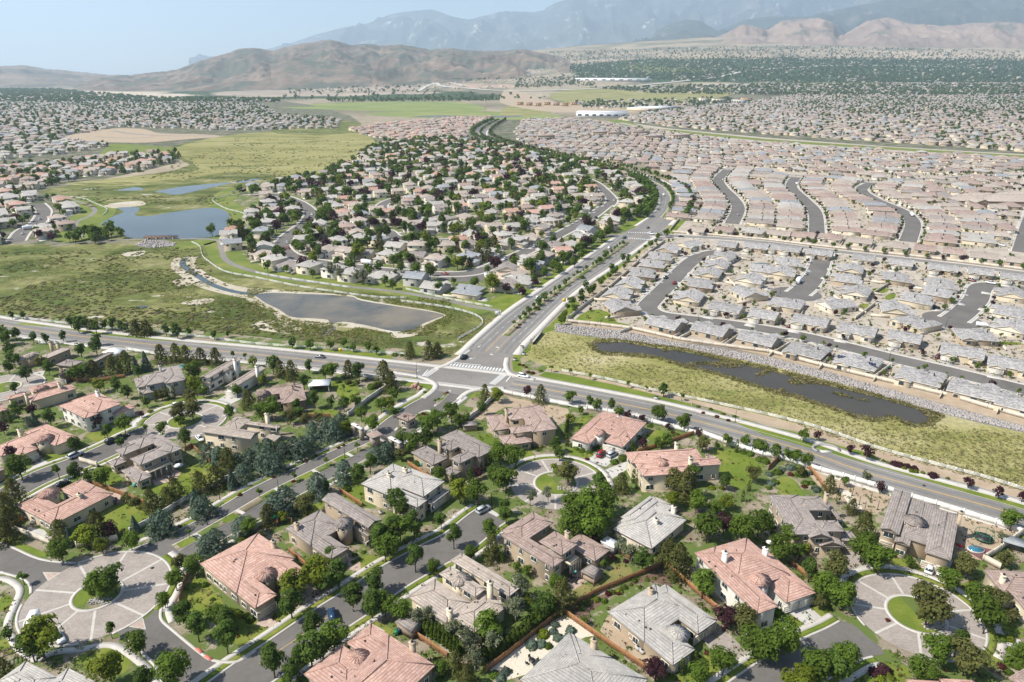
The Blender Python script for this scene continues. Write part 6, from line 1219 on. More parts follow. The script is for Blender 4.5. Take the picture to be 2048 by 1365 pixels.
LIST = {
1: "g480,310,7 y660,200,7 o470,150,8 B550,190,6 o770,100,9 p880,140,5.5 B1070,90,5.5 b1300,70,8 b1250,90,7 g1040,230,6 y810,270,5 o30,140,8 o60,50,8 s180,530,4 G900,520,9 g790,570,7.5 g830,610,6 g740,600,6 s1510,170,3 b1640,260,6 b1720,220,7 b1930,110,6 g2000,120,6 O1430,410,5 g1550,420,6 g1400,550,6 g1310,700,5 G1470,810,8 G1570,920,8 G1800,850,8 G1800,1000,9 g1720,830,6 y1860,830,5 y310,1010,10.5 s880,940,5 g1100,1040,7 y860,1230,9 G1150,1320,7 g1370,1260,9 g240,1080,8 G60,970,4 o20,1240,5",
2: "o90,10,7 y215,40,4 O40,190,3 y470,480,9 G650,480,9 G590,340,6 y290,590,8 G270,720,9 G990,210,10 G1100,140,10 G1260,90,10 G1480,60,6 G1580,190,8 G1270,360,9 g1420,440,5 G950,540,8 G770,680,8 G920,720,9 g1030,740,7 g1150,800,6.5 w1290,830,6 w1390,830,6 w1600,930,7 w1700,1050,9 g1850,930,8 w1910,1040,7 G440,900,9 G430,1100,10 g620,1000,8 G130,1190,9 G270,1310,7 o1590,1190,6 o1690,1300,6 g1870,150,7 o1890,270,8 g1720,330,5 g1470,1250,4 G2000,20,6 G330,1180,8 G530,1080,7 w1750,1170,7 g2010,700,4 g1150,130,9 g1030,290,8 G560,560,7",
3: "g500,60,10 g640,100,10.5 g450,120,8 g730,60,8 p650,220,4 w960,320,7 G1050,370,8 o1340,370,10 o1260,300,8 g1530,580,8 g1570,130,9 p1700,90,7 g1850,130,9 g1980,90,8 p1720,840,6.5 O1850,850,7.5 g1960,1040,9 g1700,1200,7 g1500,1280,6 p1150,1260,6 c1360,1230,4.5 c1470,1160,4 g730,420,3 o410,640,9 w60,600,9 w30,760,8 G270,740,7 y130,700,4 g350,560,5 G180,790,5 g580,870,2.4 g1990,850,3 w860,260,6 g1780,480,4 g640,100,9 p800,370,2.6 g120,470,3.5 g40,440,3",
4: "g100,300,8 G250,320,6 o780,100,9 g760,280,9 g900,370,9 O540,420,8 G340,450,8 g460,590,8 g600,670,8 O420,720,4 O1570,420,7 g1450,530,7 g1140,400,3.5 O1900,380,5 g1960,60,7 w1880,200,4 g1680,670,7 O1830,690,6 g1760,840,9 O1300,750,11 O1960,840,4 g130,1000,9 g30,1070,9 g400,1230,9 G560,1260,9 g620,1170,8 y250,1330,8 g1350,1100,8 G1520,1050,9 O1600,1170,9 g1240,1270,7 g2030,1120,5 w340,490,5 y300,300,4 g180,200,7 g560,650,7 O1230,640,6",
5: "G60,60,9 G100,130,9 G60,200,7 G200,250,8 G380,200,8 O330,170,7 g590,260,7 o740,220,9 o890,190,9 y790,350,6 G640,60,8 G760,30,9 o1000,150,10 B1080,180,8 B1160,150,9 o1280,90,9 o1400,80,9 o1480,90,8 o1600,110,8 o1720,110,8 g1540,230,9 y1560,340,8 g1620,400,5 O1520,440,6 G930,350,6 G1010,400,6 s1860,110,4 s1960,120,4 y2020,160,5 O1430,570,8 O1530,540,9 g1440,640,5 G1830,560,7 o1980,450,8 g1890,390,6 G110,370,5 G130,540,8 p250,550,5 B265,610,5.5 b220,640,4 G390,600,8 p760,630,6 p1130,580,3 G1170,480,5 c1130,440,4 c1240,430,5 c1345,410,5.5 c1385,400,5.5 O1290,420,5 G850,720,7 g990,660,7 s1165,700,4 g1290,690,6 G1470,760,8 G590,830,8 p90,900,6 g150,1000,9 o100,1200,10 o30,1310,9 s460,1040,5.5 G600,1040,8 g830,1080,7 g710,1070,5 G960,800,5 b1650,880,6 b1740,900,6 b1990,930,7 b1900,950,6 o1820,940,9 B1850,1090,7 b1940,1040,6 o1590,1120,8 o1720,1070,8 o1400,1180,8 o1330,1240,7 o1200,1260,8 B1560,1260,8 b1620,1310,7 O1080,1290,4 O1010,1260,4 c30,600,5 c70,600,5 p20,690,5 G680,240,8 w700,210,6 g910,320,5 G1100,240,6",
6: "G130,180,9 o190,210,8 o280,220,9 G420,190,7 G550,240,7 g610,230,8 o740,210,8 G820,230,9 o1020,240,11 o1080,310,9 g1100,420,6 G380,320,7 G460,460,8 G320,510,6 g120,530,9 g40,550,8 G600,480,6 G700,490,7 g790,480,6 s700,370,3.5 O270,600,6 O390,630,4.5 G350,570,6 O500,620,5 b450,700,6 b620,700,8 b680,650,8 b560,680,8 b370,840,8 b300,830,7 b430,800,7 b80,930,9 b20,900,8 b150,960,7 b220,860,6 b100,850,7 y720,690,6 g840,580,6 g930,650,7 y1060,500,6 g1000,510,6 g1100,560,5 b950,900,6 b1030,880,6 b1060,850,5 G910,970,8 G810,1050,8 b700,1030,8 b490,1140,8 G540,1160,6 b230,1260,9 b150,1300,8 O400,1310,7 g1170,780,6 g1370,660,8 g1450,620,8 G1360,770,9 g1560,560,8 g1620,640,6 g1240,850,5 O1160,900,5 g1460,1060,5 c1565,1100,4.5 c1585,1095,4.5 c1705,1070,5 c1725,1060,5 c1850,960,6 c1868,955,6 c1800,990,4 p1775,1050,4 g1960,900,9 G1900,1050,8 g2000,1100,9 y1630,1200,8 g1770,1210,8 G1990,1320,6 y1935,420,7 G1800,530,6 o1830,400,7 G1110,1270,9 G1170,1320,8 s810,840,3.5 s565,960,3.5 s305,1080,3.5 s25,1210,3.5 o1230,60,8 o1380,60,9 o1450,60,7 g430,20,6 g590,30,5 g700,10,5 g775,50,4 g895,40,5 g960,70,4.5 G290,10,6 y50,310,5 O960,350,3 O740,330,3 O810,330,3 g1270,790,7 g1680,620,5",
7: "o230,410,8 p120,400,5 g465,440,6 G625,475,5 g680,510,5 G795,500,6 g855,560,4.5 p930,590,4 p1040,620,3.5 g1170,580,7 g1370,640,7 p1250,680,3 q315,215,3.5 q470,240,3.5 q625,275,3.5 q930,340,3.5 q1075,375,3 G1215,385,6 s1360,440,3.5 p1500,740,4 O1530,820,6 G1640,830,3.5 g1720,790,5 c1800,830,5 g1870,800,5 g1960,830,5 g2010,850,5 c440,780,5 y470,620,5 G350,820,7 p1050,820,4 c960,840,4.5 c985,870,3 g1170,810,5 g1240,790,5 g30,920,8 G380,890,6 O450,1050,8.5 w145,1240,6 w290,1220,6 G700,1110,7 o880,1120,7 c975,1070,5 c1000,1130,4 g700,1260,11 g620,1320,11 g500,1290,8 o1400,1130,11 O1300,1110,8 G1450,1060,8 g1480,1280,7 y1290,1270,6 y1710,1290,5 G1700,1120,6 O1930,1060,6 g1640,1330,5 c1900,1150,4 c1850,1230,4 y350,1020,4 g550,550,3.5",
8: "g70,880,5 g160,900,5 g220,920,5 g310,950,5 g290,750,5 p395,755,3.5 p660,860,4 p800,885,5 p1610,1130,4 p1850,1210,4 p2040,1240,4 w790,1080,5 p900,1160,4 o500,1130,6 g615,1120,3.5 c565,1250,4 o680,1310,5 O270,1040,3.5",
9: "G560,1200,7 G680,1210,7 G760,1240,8 G620,1240,7 G1400,1250,5 G1510,1280,5 G1710,1310,5 G1820,1300,4 G90,1150,5 G180,1150,5 g700,480,11 g740,490,11 g640,500,9 g880,460,12 g960,490,9 g1690,470,10 g1860,430,11 g20,1290,8 g40,1330,8 G120,1300,7 G260,1330,6 G360,1340,6 G500,1320,6 G770,1340,7 G560,450,6 p350,490,5",
10: "w590,790,12 w660,810,11 w800,840,10 w870,840,11 g1090,900,7 g1030,880,7 g1850,790,6 g1940,650,7 g1660,720,8 g1670,600,9 p1410,810,5 g1150,680,9 g1100,720,9 g1160,770,7 g770,690,6 g740,550,8 g830,580,8 g600,500,9 g320,520,8 g370,610,9 g90,760,8 g240,780,6 g450,820,6 g1460,930,7 g1580,880,5",
11: "G590,910,6 G650,940,7 G620,960,6 G800,770,7 G830,790,6 G890,690,7 G930,690,6 g1110,580,6 g750,660,6 g700,710,5 s590,780,4.5 s520,820,4 s380,930,4 g260,1000,6 g210,1040,5 g480,1040,6 g500,1100,5 p190,890,6 p80,970,6 y60,940,7 g20,680,5 g430,690,8 g480,640,8 g540,610,8 g600,580,8 g560,660,8 g500,730,7 g350,720,6 g380,780,7 g720,520,9 g760,480,9 g640,560,7 g1100,210,9 g1050,150,9 g1120,270,9 g1000,330,9 g940,350,8 g890,400,8 g1080,330,8 g960,300,8 g810,420,7 g1020,200,9 p850,100,6",
}
for t, s in LIST.items():
    for w in s.split():
        x, y, h = w[1:].split(','); q = T(t, float(x), float(y)); tree_at(q[0], q[1], w[0], float(h))
# planted rows: along the boulevard, the avenue and the estate streets
def row(P, off, gap, kinds, h, jit=1.0, a=0, b=None):
    P = P[a:b]; N = normals(P); d = 0; want = gap / 2
    for i in range(len(P) - 1):
        L = (P[i + 1] - P[i]).length
        while want < d + L:
            q = P[i].lerp(P[i + 1], (want - d) / L) + N[i] * off; TREES.append((q.x + RN.uniform(-jit, jit), q.y + RN.uniform(-jit, jit), RN.uniform(*h), RN.choice(kinds), True)); want += gap * RN.uniform(0.8, 1.25)
        d += L
row(MID1, 0, 8, 'ssg', (3, 4.8), 0.3, 7, 35); row(MID2, 0, 9, 'gGs', (4.5, 6.5), 0.4, 3)
row(A2, 6, 6.5, 'gG', (6, 9), 1.5, 2); row(B2, -8, 8, 'gGgp', (5, 8), 1.5, 2); row(A2, 13, 7, 'GgG', (7, 10), 3, 2, 24); row(A1, 10, 9, 'gGg', (5.5, 8), 2.5, 18); row(B1, -9, 12, 'gGs', (4.5, 6.5), 2, 8)
row(C2, 9, 11, 'ggp', (4, 5.5), 1.0, 4)
for P in (S4, S5, S6, S1, S2, S3): row(P, 8.5, 13, 'spsg', (2.5, 4), 0.8); row(P, -8.5, 13, 'spsg', (2.5, 4), 0.8)
# trees among the estate houses
def scatter(poly, n, kinds, h, dmin=5.5, road_gap=2.0):
    W2 = [W(p) for p in poly]; xs, ys = [p[0] for p in W2], [p[1] for p in W2]; k = 0; tries = 0
    while k < n and tries < n * 20:
        tries += 1; x, y = RN.uniform(min(xs), max(xs)), RN.uniform(min(ys), max(ys))
        if not inpoly(x, y, W2) or near_road(x, y, road_gap): continue
        if any((q[0] - x) ** 2 + (q[1] - y) ** 2 < ((7.2 if dmin > 3 else 6.0) if y < 900 else 5.2) ** 2 for q in HSG.get((int(x // 40), int(y // 40)), [])): continue
        TREES.append((x, y, RN.uniform(*h), RN.choice(kinds), False)); k += 1
scatter(MC, 1400, 'ggGGGgopy', (6, 12))
scatter([(-300, 206), (60, 202), (300, 202), (520, 208), (560, 232), (690, 240), (670, 258), (480, 262), (330, 257), (250, 255), (130, 272), (100, 288), (-300, 300)], 3000, 'ggGG', (6, 11))
scatter([(-200, 302), (130, 282), (222, 293), (100, 312), (-200, 335)], 160, 'ggG', (5, 9)); scatter([(-200, 342), (100, 328), (230, 312), (350, 307), (372, 318), (290, 344), (150, 360), (60, 384), (-200, 400)], 260, 'ggGo', (5, 10)); scatter([(-300, 404), (50, 390), (135, 402), (160, 428), (135, 478), (100, 490), (-300, 498)], 130, 'ggGp', (5, 9))
scatter([(1240, 240), (1300, 226), (1420, 212), (1536, 200), (1700, 188), (2300, 186), (2500, 330), (2048, 304), (1786, 286), (1536, 270), (1344, 254)], 4500, 'ggGG', (5, 10))
scatter([(1600, 196), (1700, 184), (2300, 182), (2300, 235), (1900, 240), (1600, 225)], 3600, 'gGG', (6, 11)); scatter([(1090, 303), (1040, 284), (1050, 240), (1230, 250), (1536, 290), (2300, 345), (2300, 352), (1850, 350), (1440, 340), (1200, 322)], 420, 'gsgG', (3.5, 6.5), 3)
scatter([(700, 262), (780, 247), (985, 234), (950, 250), (935, 275), (820, 282)], 90, 'gG', (4, 7), 3); scatter([(1130, 655), (1330, 480), (2200, 560), (2300, 900), (1536, 700), (1264, 655)], 260, 'sgspq', (2.2, 3.8), 3, 1.0)
scatter([(1400, 350), (2050, 345), (2030, 520), (1380, 470)], 420, 'sgqspO', (2.5, 4.5), 3, 1.0); scatter([(160, 468), (240, 480), (240, 490), (120, 492)], 14, 'g', (7, 10)); scatter([(690, 325), (760, 285), (850, 275), (880, 290), (760, 310)], 40, 'gG', (7, 11))
scatter([(20, 640), (250, 662), (400, 680), (540, 700), (540, 715), (300, 690), (20, 660)], 18, 'Go', (5, 8), 3)
NEARP = [(0, 660), (520, 726), (850, 762), (1000, 800), (1300, 850), (1560, 915), (1900, 1010), (2080, 1060), (2200, 1420), (-100, 1420), (-100, 700)]
# low shrubs: many small ones between lots
TREES = [t for t in TREES if vis(t[0], t[1], 0, 60)]
TREES = [t for t in TREES if t[4] or not in_near_house(t[0], t[1], 1.0)]
inF = sorted([t for t in TREES if vis(t[0], t[1], t[2] * .5, 0)], key=lambda t: -(t[2] * (0.5 if t[3] == 'c' else 1)) / math.hypot(t[0], t[1] + 30)); ITREE = inF[:296]; idt = {id(t) for t in ITREE}
LOD = {}
def lod(k, lvl):
    if (k, lvl) not in LOD:
        sh = KIND[k][0]; n, lf = ((330, 0.095) if sh not in ('small', 'column') else (140, 0.12)) if lvl == 1 else ((70, 0.2) if lvl == 2 else (26, 0.34)); lf *= 0.6 if sh == 'column' else 1
        LOD[(k, lvl)] = [crown(sh, n, lf, 40 + 7 * v + lvl) for v in range(3 if lvl < 3 else 2)]
        if lvl < 3:
            for i, c in enumerate(LOD[(k, lvl)]):
                t = MB(); t.cyl((0, 0, 0), 0.025, 0.45, 5); a = t.arrays(); LOD[(k, lvl)][i] = (np.concatenate([c[0], a[0]]), np.concatenate([c[1], a[1]]), np.concatenate([c[2], a[2] + len(c[0])]), np.concatenate([c[3], a[3] + 1]), np.concatenate([c[4], a[4]]))
    return LOD[(k, lvl)]
SMATS = [L_G, L_D, L_Y, L_O, L_B, L_P, L_W, L_C, BARK]
inst = []
for t in TREES:
    if id(t) in idt: continue
    d = math.hypot(t[0], t[1]); lvl = 1 if d < 620 else (2 if d < 1500 else 3); m = SMATS.index(KIND[t[3]][1])
    inst.append((RN.choice(lod(t[3], lvl)), t[0], t[1], hgt(t[0], t[1]), RN.uniform(0, 6.3), t[2] * RN.uniform(.95, 1.15), t[2], (m, 8)))
FT = [([(730, 134), (1030, 130), (1030, 158), (900, 166), (760, 158)], 1500), ([(1130, 130), (1300, 118), (1560, 116), (2300, 121), (2300, 168), (1600, 166), (1160, 160)], 7500), ([(1030, 108), (1300, 98), (1560, 92), (1900, 100), (2300, 108), (2300, 122), (1300, 117), (1030, 130)], 1500), ([(-200, 180), (110, 179), (300, 197), (560, 199), (560, 206), (-200, 206)], 2600),
      ([(560, 168), (800, 166), (880, 185), (1100, 190), (1100, 200), (560, 200)], 260), ([(1180, 176), (1560, 170), (2300, 172), (2300, 192), (1600, 192), (1300, 188)], 2800), ([(650, 200), (1000, 196), (1000, 203), (650, 205)], 200), ([(1150, 205), (1450, 198), (1500, 205), (1280, 220), (1180, 225)], 200), ([(1030, 160), (1160, 150), (1200, 172), (1030, 178)], 260)]
for poly, n in FT:
    for x, y, z in sample(poly, n):
        h = RN.uniform(7, 15); inst.append((RN.choice(lod('G', 3)), x, y, z, RN.uniform(0, 6.3), h * 1.5, h, (RN.choice([0, 1, 1]), 8)))
o = mesh_obj('distant_trees', replicate(inst), SMATS); tag(o, 'mass of green trees filling the far estates and the valley', 'trees', None, 'stuff'); print('trees', len(TREES), 'stuff', len(inst))
ITO = []
for i, t in enumerate(ITREE):
    tr, cr = tree_meshes(t[3], i % (3 if t[3] in 'gGob' else 2)); r = thing('tree', 'x', 'tree', (t[0], t[1], 0), RN.uniform(0, 6.3)); s = RN.uniform(0.92, 1.12); r.scale = (t[2] * s, t[2] * s, t[2])
    link('trunk', tr, r); link('crown', cr, r); ITO.append((r, t))
# shrubs near the large houses
SH_M = {}
def shrub_mesh(k, v):
    if (k, v) not in SH_M:
        global NPR; NPR = np.random.default_rng(90 + v); n = 320; d = NPR.normal(size=(n, 3)); d /= np.linalg.norm(d, axis=1, keepdims=True); d[:, 2] = np.abs(d[:, 2]); P = d * np.array([1, 1, 0.85]) * NPR.uniform(0.8, 1.05, (n, 1)) * (1 + 0.15 * np.sin(d[:, :1] * 5 + v))
        a = quads_arr(P, d + NPR.normal(size=(n, 3)) * 0.3, np.full(n, 0.24) * NPR.uniform(0.7, 1.3, n)); SH_M[(k, v)] = raw_mesh('shrub', (a[0], a[1], a[2], np.zeros(n, np.int32), np.zeros((4 * n, 2), np.float32)), k)
    return SH_M[(k, v)]
SHK = {'g': (L_G, 'rounded green shrub'), 'y': (L_Y, 'rounded yellow-green shrub'), 'p': (L_P, 'rounded purple shrub'), 'r': (L_R, 'low red shrub'), 'b': (L_B, 'low blue-grey shrub'), 'o': (L_O, 'olive shrub'), 'a': (L_YB, 'golden yellow shrub')}
SHL = {1: "g1890,600,1.2 y1930,220,1.3 y1780,320,0.9 g1640,580,1.0 g1900,810,1.3 g2005,855,1.2 g1960,830,1.0 g1700,700,0.7 g40,960,1.0 r1330,180,0.8 r1430,120,0.8 g1370,150,0.7",
2: "g780,400,0.7 y800,390,0.6 y820,380,0.6 g1440,590,0.9 g1390,660,0.6 y740,620,0.6 g1910,1300,1.1 b2000,1270,1.2 b1960,1325,1.2 g1470,1330,0.8 g790,340,0.8 g860,320,0.7 g1530,660,0.6",
3: "b330,950,1.1 b470,940,1.3 y255,970,1.4 y220,1000,0.7 b370,1000,1.4 b440,1000,1.1 b240,1050,1.3 b160,1060,1.5 b350,900,1.0 g295,1070,1.0 g560,770,0.9 g600,730,0.9 y680,700,1.0 g740,710,0.9 r770,650,0.9 g800,640,0.9 y860,630,1.0 r850,650,0.7 g900,600,0.9 g950,580,0.6 g980,550,0.8 g1020,600,0.6 r1560,1130,0.6 g1280,1320,1.0 g900,1195,0.5 p910,390,0.8 g1080,540,0.7 g1140,530,0.6 g1290,555,0.7 g1510,740,0.6 g1540,780,0.7 r1270,1325,0.6",
4: "g30,100,1.6 g40,165,0.9 p860,1280,1.5 p930,1260,1.6 y895,1320,1.1 y960,1300,0.9 y990,1330,0.8 g1870,1005,1.3 y1940,1015,1.1 g1250,420,0.9 b1220,385,0.9 g1000,340,1.1 g1030,1140,0.5 r960,865,0.6 g2000,1200,2.2 g1930,1280,1.0 g1940,1110,1.0 r1870,1230,1.0 g80,800,1.5 g1740,430,0.5",
5: "g780,1110,1.0 g790,1000,0.6 y1050,1130,0.8 g1150,1165,1.0 g640,840,0.8 a520,720,0.6 g1660,160,1.2 y1200,560,1.1 g1100,510,0.9 g700,650,0.9 g1080,1100,0.7 r1920,1225,0.8 r1700,1330,0.7",
6: "g660,320,1.3 g740,325,1.6 g800,325,1.6 g930,360,2.0 g980,350,1.8 g1110,105,1.5 g1170,110,1.0 g1280,975,1.6 g1360,1060,1.0 y810,420,0.8 r640,1000,0.7 g440,940,0.8 r400,960,0.7 g460,930,0.8 r480,915,0.7 r660,850,0.7 r700,830,0.7 g750,790,0.8 g790,780,0.8 g820,770,0.7 r140,1085,0.7 g180,1055,0.8 r250,1030,0.7 y1430,470,0.7 g1460,460,0.7 r1530,410,0.8 y1510,420,0.7 y1300,590,0.9 r1340,580,1.0 r1370,590,0.9 y1310,620,0.8 y1180,705,0.8 g1350,405,0.8 g720,1180,1.6 g730,1225,1.0 y1220,820,1.2 g340,1120,0.8 r300,1120,0.8",
7: "g475,830,1.2 g520,850,1.2 g560,870,1.3 g620,880,1.1 g655,855,1.1 g690,845,1.1 g720,850,1.0 g890,930,1.8 g820,960,1.5 g930,920,1.0 r600,940,0.8 g1010,765,1.4 g1105,670,1.2 r1290,730,0.8 g1315,750,1.3 y1365,760,0.8 g1905,895,1.4 g1850,885,1.2 y1640,840,0.5 r60,185,0.8 r90,190,0.8 r130,245,1.0 r165,250,1.0 g230,235,1.0 r115,205,0.7 p1430,590,0.5 y1600,1170,1.1 y1680,1170,1.0 r870,600,0.5 g190,850,1.0 g240,840,0.7 g110,870,0.6 g150,865,0.6 g205,870,0.7 g1590,540,0.8 y1690,580,0.9 r1530,570,0.8 r1640,600,0.9 g1780,600,0.8 g1490,520,0.9 r1730,630,0.8 g2030,955,1.6 g1990,940,1.6",
8: "p1015,975,1.5 p1055,985,1.5 p1110,993,1.3 p1170,1012,1.3 p1325,1070,1.6 y1090,1012,0.9 y1150,1035,1.0 y1180,1040,1.0 y1240,1050,0.8 g925,955,0.7 g960,970,0.7 g80,1040,1.6 b180,1005,1.6 g270,1040,2.0 b330,1050,1.2 g250,1060,1.5 b390,1180,1.5 g300,1130,1.3 r180,1060,1.0 b110,1020,1.2 g60,1120,1.3 b20,1130,1.4 r290,1160,0.9 g1440,1095,0.7 b10,1060,1.2 g10,1170,1.0 g350,1130,1.0",
11: "r60,1230,1.0 r40,1255,0.9 r350,990,1.2 g1340,1080,1.0 g560,850,2.0 g200,1100,2.0"}
SHRUBS = []
for t, s in SHL.items():
    for w in s.split():
        x, y, r = w[1:].split(','); q = T(t, float(x), float(y)); p = G(q[0], q[1], float(r) * .4); o = link('shrub', shrub_mesh(SHK[w[0]][0], len(SHRUBS) % 3), None, (p.x, p.y, 0.0), RN.uniform(0, 6)); o.scale = (float(r),) * 3; tag(o, 'x', 'shrub'); SHRUBS.append((o, w[0], float(r)))
# arborvitae hedges
def hedge(a, b, label, h=3.6, w=0.95, two=False):
    A, B = G(*a), G(*b); d = B - A; n = int(d.length / 1.15); t = thing('hedge', label, 'hedge', (A.x, A.y, 0), 0); me = raw_mesh('cypress', crown('column', 260, 0.075, 77), L_C)
    for k in range(n):
        for s in ((0, 1.3) if two else (0,)):
            q = d * (k / n); sd_ = Vector((-d.y, d.x, 0)).normalized() * s; o = link('cypress', me, t, (q.x + sd_.x + RN.uniform(-.15, .15), q.y + sd_.y + RN.uniform(-.2, .2), 0), RN.uniform(0, 6)); hh = h * RN.uniform(0.85, 1.12); o.scale = (hh * w * 1.1, hh * w * 1.1, hh)
hedge((842, 1262), (926, 1316), 'row of bright green arborvitae behind the cream house with grey-pink roof', 3.8, 1.0, True); hedge((960, 1330), (1035, 1290), 'arborvitae hedge left of the cream gravel garden', 3.8, 1.0, True); hedge((1035, 1290), (1122, 1222), 'long arborvitae hedge along the cedar fence above the cream gravel garden', 3.8, 1.0, True); hedge((990, 1115), (1012, 1130), 'short arborvitae row against the wall of the tan two-storey house', 3.5)
hedge((1135, 850), (1130, 882), 'short tall hedge at the left of the pink tower house', 4.0)
# ground cover: tufts in beds, marsh grass and reeds, stones
def tuft(n, seed, s=0.35, z=0.5):
    global NPR; NPR = np.random.default_rng(seed); P = NPR.normal(size=(n, 3)) * np.array([.32, .32, .1]); P[:, 2] = np.abs(P[:, 2]) + z * .3; nn = NPR.normal(size=(n, 3)); nn[:, 2] = np.abs(nn[:, 2]) * .6 + 0.2; nn /= np.linalg.norm(nn, axis=1, keepdims=True)
    v, lt, lv = quads_arr(P, nn, np.full(n, s)); return v, lt, lv, np.zeros(n, np.int32), np.zeros((4 * n, 2), np.float32)
TF = [tuft(9, 3), tuft(7, 4), tuft(12, 5)]
def cover(name, label, poly, n, mats, hs, ok=None, keep=None, tf=None):
    W2 = [W(p) for p in poly]; xs, ys = [p[0] for p in poly], [p[1] for p in poly]; inst = []; tries = 0
    while len(inst) < n and tries < n * 8:
        tries += 1; px, py = RN.uniform(min(xs), max(xs)), RN.uniform(min(ys), max(ys))
        if not inpoly(px, py, poly): continue
        x, y = W((px, py))
        if (ok and not ok(x, y, px, py)) or (tf is None and near_road(x, y, 1.0)): continue
        s = RN.uniform(*hs); inst.append((RN.choice(tf or TF), x, y, 0.0, RN.uniform(0, 6), s, s, (RN.randrange(len(mats)),)))
    o = mesh_obj(name, replicate(inst), mats); tag(o, label, name.replace('_', ' '), None, 'stuff')
REED = leafmat('tan reeds', (0.32, 0.275, 0.13), (0.48, 0.42, 0.23)); REEDG = leafmat('green reeds', (0.17, 0.185, 0.055), (0.27, 0.275, 0.095)); SAGE = leafmat('sage tufts', (0.19, 0.19, 0.11), (0.29, 0.28, 0.17))
POND_D = [(1186, 686), (1249, 685), (1289, 693), (1374, 705), (1449, 722), (1536, 741), (1643, 768), (1751, 794), (1811, 811), (1875, 832), (1861, 845), (1836, 849), (1805, 842), (1786, 832), (1751, 838), (1711, 830), (1676, 818), (1636, 805), (1598, 793), (1536, 777), (1474, 757), (1420, 741), (1374, 731), (1311, 712), (1249, 706), (1199, 704)]
def edgeD(x, y, px, py):
    ins = inpoly(px, py, POND_D); big = inpoly(px, py + 7, POND_D) or inpoly(px, py - 7, POND_D) or inpoly(px + 14, py, POND_D) or inpoly(px - 14, py, POND_D)
    if ins: return noise.noise(Vector((x / 9, y / 9, 0))) > 0.33 and not (inpoly(px, py + 14, POND_D) and inpoly(px, py - 14, POND_D))
    return big
cover('reeds', 'tan and green reeds fringing the long dark pond below the stone bank', [(1150, 670), (1540, 700), (1950, 825), (1920, 880), (1750, 860), (1500, 790), (1180, 720)], 4200, [REED, REEDG, REED], (0.7, 1.6), edgeD, tf=TF)
cover('marsh_grass', 'uneven tufts of marsh grass in the reed meadow beside the avenue', [(1036, 700), (1080, 665), (1190, 676), (1190, 712), (1400, 745), (1700, 832), (1880, 850), (2048, 870), (2250, 925), (2250, 1040), (1900, 944), (1700, 890), (1536, 829), (1250, 764), (1124, 740)], 5500, [REED, REEDG, REED, SAGE], (0.4, 0.9), lambda x, y, px, py: not inpoly(px, py, POND_D) and noise.noise(Vector((x / 30, y / 30, 5))) > -0.6, tf=TF)
LOW = [crown('round', 60, 0.22, 9), crown('round', 60, 0.22, 12)]
for a_ in LOW: a_[0][:, 2] = (a_[0][:, 2] - 0.3) * 0.28
POND_C = [(505, 590), (545, 583), (652, 586), (724, 598), (862, 620), (895, 631), (874, 642), (844, 653), (787, 668), (687, 650), (640, 645), (582, 640), (534, 612)]
cover('marsh_grass', 'dark green tufts of marsh grass round the shallow pond and creek', [(0, 520), (380, 500), (480, 580), (900, 610), (990, 640), (900, 710), (500, 672), (0, 630)], 6500, [REEDG, REED, SAGE, REEDG], (0.4, 1.0), lambda x, y, px, py: not inpoly(px, py, POND_C) and noise.noise(Vector((x / 26, y / 26, 2))) > 0.02, tf=TF)
cover('reeds', 'green and tan reeds and mud tufts round the rim of the shallow pond', [(495, 575), (900, 600), (910, 640), (840, 680), (560, 668), (495, 620)], 3600, [REED, REEDG, REEDG, L_G], (0.4, 1.3), lambda x, y, px, py: not inpoly(px, py, POND_C) and noise.noise(Vector((x / 12, y / 12, 4))) > -0.2, tf=TF)
nz = lambda s, k, o: (lambda x, y, px, py: not inpoly(px, py, POND_C) and noise.noise(Vector((x / s, y / s, k))) > o)
cover('meadow_clumps', 'low dark and pale clumps of wetland plants spread over the left marsh', [(0, 505), (380, 495), (440, 560), (560, 648), (900, 660), (900, 705), (500, 672), (0, 632)], 1900, [REEDG, REEDG, REED, SAGE, L_Y], (1.0, 3.2), nz(40, 7, -0.12), tf=LOW)
cover('meadow_clumps', 'low dark clumps of marsh plants round the lake and over the yellow meadow', [(90, 390), (300, 352), (470, 276), (740, 280), (640, 358), (450, 398), (470, 430), (300, 410), (200, 420)], 1300, [REEDG, REEDG, REED, SAGE], (1.5, 4.5), lambda x, y, px, py: noise.noise(Vector((x / 45, y / 30, 1))) > -0.1 and not (200 < px < 465 and 358 < py < 480 and (py > 410 or py < 392)), tf=LOW)
cover('bed_plants', 'small plants and grasses dotted over the gravel beds between the large houses', NEARP, 5500, [L_G, SAGE, L_O, L_D, L_R, SAGE], (0.35, 1.1), lambda x, y, px, py: not in_near_house(x, y, 0.3) and not inpoly(px, py, [(1030, 1300), (1126, 1228), (1200, 1270), (1050, 1350), (980, 1340)]))
cover('bed_plants', 'small shrubs dotted over the front gardens of the grey estate', [(1130, 655), (1330, 465), (2200, 560), (2200, 860), (1536, 700), (1264, 655)], 2600, [L_G, L_O, SAGE, L_Y, L_R], (0.6, 1.5), lambda x, y, px, py: not any((q[0] - x) ** 2 + (q[1] - y) ** 2 < 64 for q in HSG.get((int(x // 40), int(y // 40)), [])))
cover('bed_plants', 'orange and green shrubs between the rows of the pink-roofed estate', [(1380, 470), (1400, 350), (2030, 350), (2030, 500)], 2600, [L_G, L_O, L_YB, REED, L_R, REED], (0.8, 1.8), lambda x, y, px, py: not any((q[0] - x) ** 2 + (q[1] - y) ** 2 < 60 for q in HSG.get((int(x // 40), int(y // 40)), [])))
STN = []
